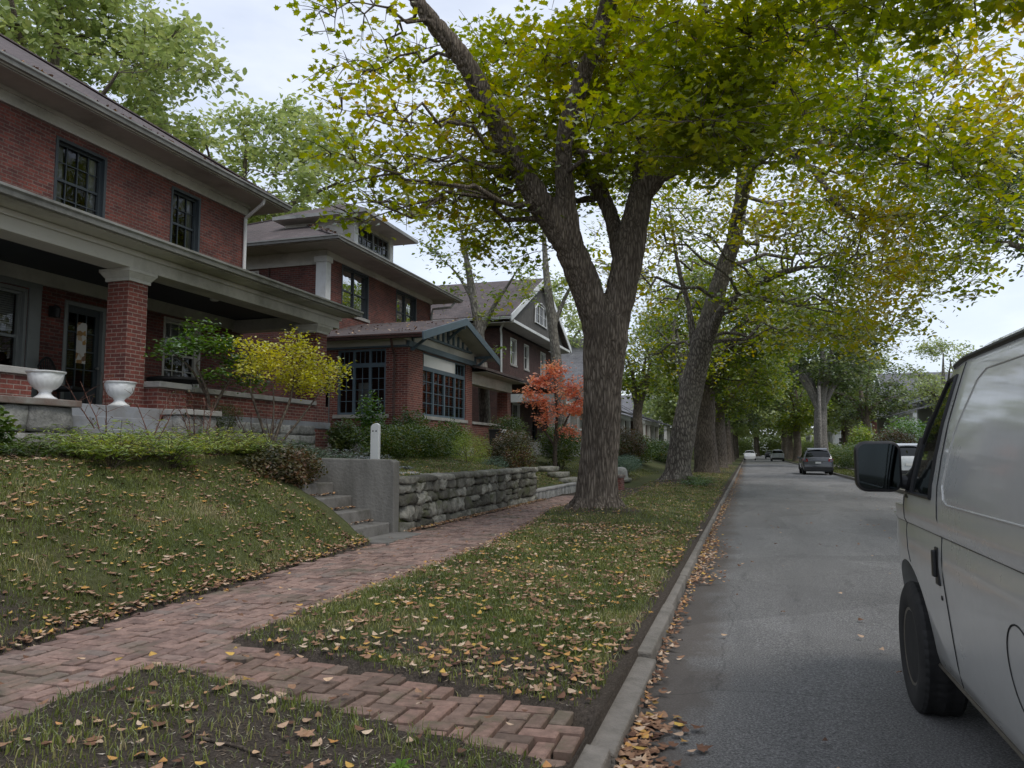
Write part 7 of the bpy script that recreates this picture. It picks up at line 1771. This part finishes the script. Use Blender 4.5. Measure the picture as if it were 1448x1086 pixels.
# right verge tufts
def far_grass():
    rg = np.random.default_rng(15); n = 9000; x = rg.uniform(5.45, 9.5, n); y = rg.uniform(28, 90, n); ok = ~((x > 6.95) & (x < 8.25)) & ~((y > 32.8) & (y < 41.5)); x, y = x[ok], y[ok]; n = len(x)
    z = ground_z(x, y); a = rg.uniform(0, 6.28, n); s = np.stack([np.cos(a), np.sin(a), 0 * a], 1) * .03; b = np.stack([x, y, z - .01], 1); t = b + np.stack([rg.normal(size=n) * .03, rg.normal(size=n) * .03, rg.uniform(.05, .11, n)], 1)
    V = np.stack([b - s, b + s, t], 1).reshape(-1, 3); me = mesh_np('grass', V, [np.arange(n)[:, None] * 3 + np.array([[0, 1, 2]])]); tag(obj_from('grass', me, GM), 'mown grass of the far right verge and front gardens', 'grass', kind='stuff')
far_grass()

# ================================================================== FALLEN LEAVES
FLM = island_mat('fallen_leaf_tones', [(0, (.10, .05, .032)), (.3, (.22, .115, .065)), (.58, (.36, .215, .13)), (.8, (.60, .46, .33)), (.88, (.50, .24, .08)), (.95, (.60, .40, .09)), (1, (.14, .07, .045))], rough=.75, noise=(.7, 1.15), nscale=30, bump=.3)
def scatter(n, x0, x1, y0, y1, rg, w=None):
    x = rg.uniform(x0, x1, n); y = rg.uniform(y0, y1, n)
    if w is not None: k = rg.uniform(size=n) < w(x, y); x, y = x[k], y[k]
    return x, y
def leaf_layer(name, label, pts, size, kind='oval', lift=.012, curl=.5, fold=.35, up=2.2, mat=FLM, seed=1):
    rg = np.random.default_rng(seed); P = np.concatenate(pts); sz = rg.uniform(.6, 1.3, len(P)) * size
    P = P + np.stack([0 * sz, 0 * sz, lift + rg.uniform(0, 1, len(P)) * lift], 1)
    o = leaves(name, P, sz, kind, mat, None, up=up, fold=fold, curl=curl, rng=rg)
    return tag(o, label, 'leaves', kind='stuff')
rg = np.random.default_rng(19)
def G3(x, y): return np.stack([x, y, ground_z(x, y)], 1)
def offpave(x, y): return (~on_walk(x, y, .0) & ~on_cross(x, y, .0)).astype(float) * np.clip(.25 + 1.5 * (fbm(x, y, 1.3, 51) - .3), .12, 1)
small, big = [], []
x, y = scatter(2300, -7.6, -.85, 1.8, 7, rg, lambda x, y: offpave(x, y) * .95); big.append(G3(x, y))
x, y = scatter(13500, -7.6, -.85, 4, 13, rg, lambda x, y: offpave(x, y) * .9 * ~((x < -5.1) & (y > 9.3))); small.append(G3(x, y))
x, y = scatter(5400, -7.4, -.85, 12, 30, rg, lambda x, y: (~on_walk(x, y)) * .6 * ~((x < -5.15) & (x > -5.65))); small.append(G3(x, y))
x, y = scatter(2500, -3.5, -1.0, 28, 70, rg); small.append(G3(x, y))
# drift along the foot of the bank and of the stone wall
y = rg.uniform(3.4, 9.6, 1200); x = walk_left(y) - np.abs(rg.normal(size=1200)) * .09 + .05; (big if False else small).append(G3(x, y)[: 1000])
y = rg.uniform(11, 19.5, 900); x = -5.16 + np.abs(rg.normal(size=900)) * .06; small.append(np.stack([x, y, np.full(900, ZW + .005)], 1))
y = rg.uniform(5, 18, 500); x = walk_right(y) + rg.normal(size=500) * .06; small.append(np.stack([x, y, np.full(500, ZW + .01)], 1))
# on the walks
y = rg.uniform(2.5, 19, 130); x = rg.uniform(0, 1, 130) * (walk_right(y) - walk_left(y)) + walk_left(y); small.append(np.stack([x, y, np.full(130, ZW + .012)], 1))
x = rg.uniform(-3.2, -1, 26); y = rg.uniform(3.5, 4.3, 26); small.append(np.stack([x, y, np.interp(x, [-3.3, -.8], [ZW, .128]) + .01], 1))
# gutter drift beside the kerb and strays on the road
for (n_, y0, y1, sp_) in ((560, 1.8, 4.5, .10), (200, 4.5, 9, .05), (520, 9, 13.5, .15), (330, 13.5, 22, .07), (900, 22, 70, .12)):
    y = rg.uniform(y0, y1, n_); x = np.interp(y, [0, 3.5, 6, 13, 20, 40], [-.63, -.63, -.67, -.71, -.72, -.68]) + .01 + np.abs(rg.normal(size=n_)) * sp_; (big if y1 < 5 else small).append(np.stack([x, y, road_z(x, y) + .004 + rg.uniform(0, .02, n_) * (x < -.55)], 1))
x, y = scatter(260, -.6, 5, 2, 45, rg); small.append(np.stack([x, y, road_z(x, y) + .004], 1))
# garden steps and porch edge
for i in range(5):
    xa = -5.30 - .33 * i; n_ = 60; x = xa - .33 + np.abs(rg.normal(size=n_)) * .05; y = rg.uniform(9.45, 10.8, n_); small.append(np.stack([x, y, np.full(n_, zt[i] + .005 if False else [.43, .63, .83, 1.03, 1.22][i] + .005)], 1))
leaf_layer('fallen_leaves', 'large curled tan and yellow leaves lying on the nearest grass, soil and gutter', big, .054, 'round', .013, curl=.4, fold=.12, up=6, seed=2)
leaf_layer('fallen_leaves', 'drifts of small fallen autumn leaves over lawn, walk, steps and kerb', small, .047, 'round', .019, curl=.5, fold=.16, up=4.5, seed=3)
bigm = [p[::6] + np.array([.06, .05, 0.0]) for p in big] + [p[::7] + np.array([.05, .06, 0.0]) for p in small[:2]]
for p in bigm: p[:, 2] = np.where(p[:, 0] < -1.0, ground_z(p[:, 0], p[:, 1]), p[:, 2]); 
bigm = [p[(~on_walk(p[:, 0], p[:, 1], .0)) & (~on_cross(p[:, 0], p[:, 1], .0))] for p in bigm]
leaf_layer('fallen_leaves', 'lobed maple leaves fallen among the smaller ones on lawn and soil', bigm, .068, 'maple', .014, curl=.3, fold=.1, up=6, seed=6)
# roof litter
pts = []
n_ = 260; y = rg.uniform(3.5, 17, n_); pts.append(np.stack([-11.62 - np.abs(rg.normal(size=n_)) * .14, y, 8.05 + 0 * y], 1)); pts[-1][:, 2] += (-11.58 - pts[-1][:, 0]) * math.tan(R(33)) + .01
n_ = 110; x = rg.uniform(-12.8, -8.95, n_); y = rg.uniform(20.2, 23.5, n_); pts.append(np.stack([x, y, 4.985 + (y - 20.15) * .274], 1))
n_ = 140; y = rg.uniform(20.5, 30.8, n_); x = -11.95 - np.abs(rg.normal(size=n_)) * .12; pts.append(np.stack([x, y, 8.16 + (-11.92 - x) * math.tan(R(26))], 1))
n_ = 160; t = rg.uniform(0, 1, n_); pts.append(np.stack([-12 - 5 * t + rg.normal(size=n_) * .08, 20.5 + 5 * t + rg.normal(size=n_) * .08, 8.22 + 5 * t * math.tan(R(26))], 1))
n_ = 260; x = rg.uniform(-22, -11.6, n_); y = rg.uniform(37, 43.5, n_); pts.append(np.stack([x, y, 8.49 + (y - 36.9) * .5], 1))
leaf_layer('fallen_leaves', 'scattered dead leaves lying on the house roofs and gutters', pts, .075, 'round', .01, seed=4)
# bark chips and twigs in the bare soil
x, y = scatter(7000, -3.3, -.9, 1.7, 4.6, rg, lambda x, y: dirt_amt(x, y) * (~on_cross(x, y)))
chips = leaf_layer('leaf_litter', 'fine woody litter and chips in the bare soil at the front', [G3(x, y)], .03, 'narrow', .004, curl=.2, fold=.1, mat=island_mat('litter_tones', [(0, (.04, .03, .022)), (.6, (.12, .09, .065)), (.9, (.3, .25, .19)), (1, (.5, .45, .38))], bump=0), seed=5)
for (x0, y0, x1, y1) in ((-2.4, 3.0, -1.9, 2.9), (-3.0, 3.2, -2.8, 3.15)):
    z0 = float(ground_z(x0, y0)) + .012; z1 = float(ground_z(x1, y1)) + .012
    mb = MB(); mb.tube([(x0, y0, z0), ((x0 + x1) / 2, (y0 + y1) / 2 + .02, (z0 + z1) / 2 + .006), (x1, y1, z1)], [.008, .007, .003], 7); o = mb.build('fallen_twig', BK['twig'], smooth=True)
    tag(o, 'dark fallen twig lying on the soil, ' + ('the longer one' if x0 > -2.6 else 'the shorter one by the walk corner'), 'twig')
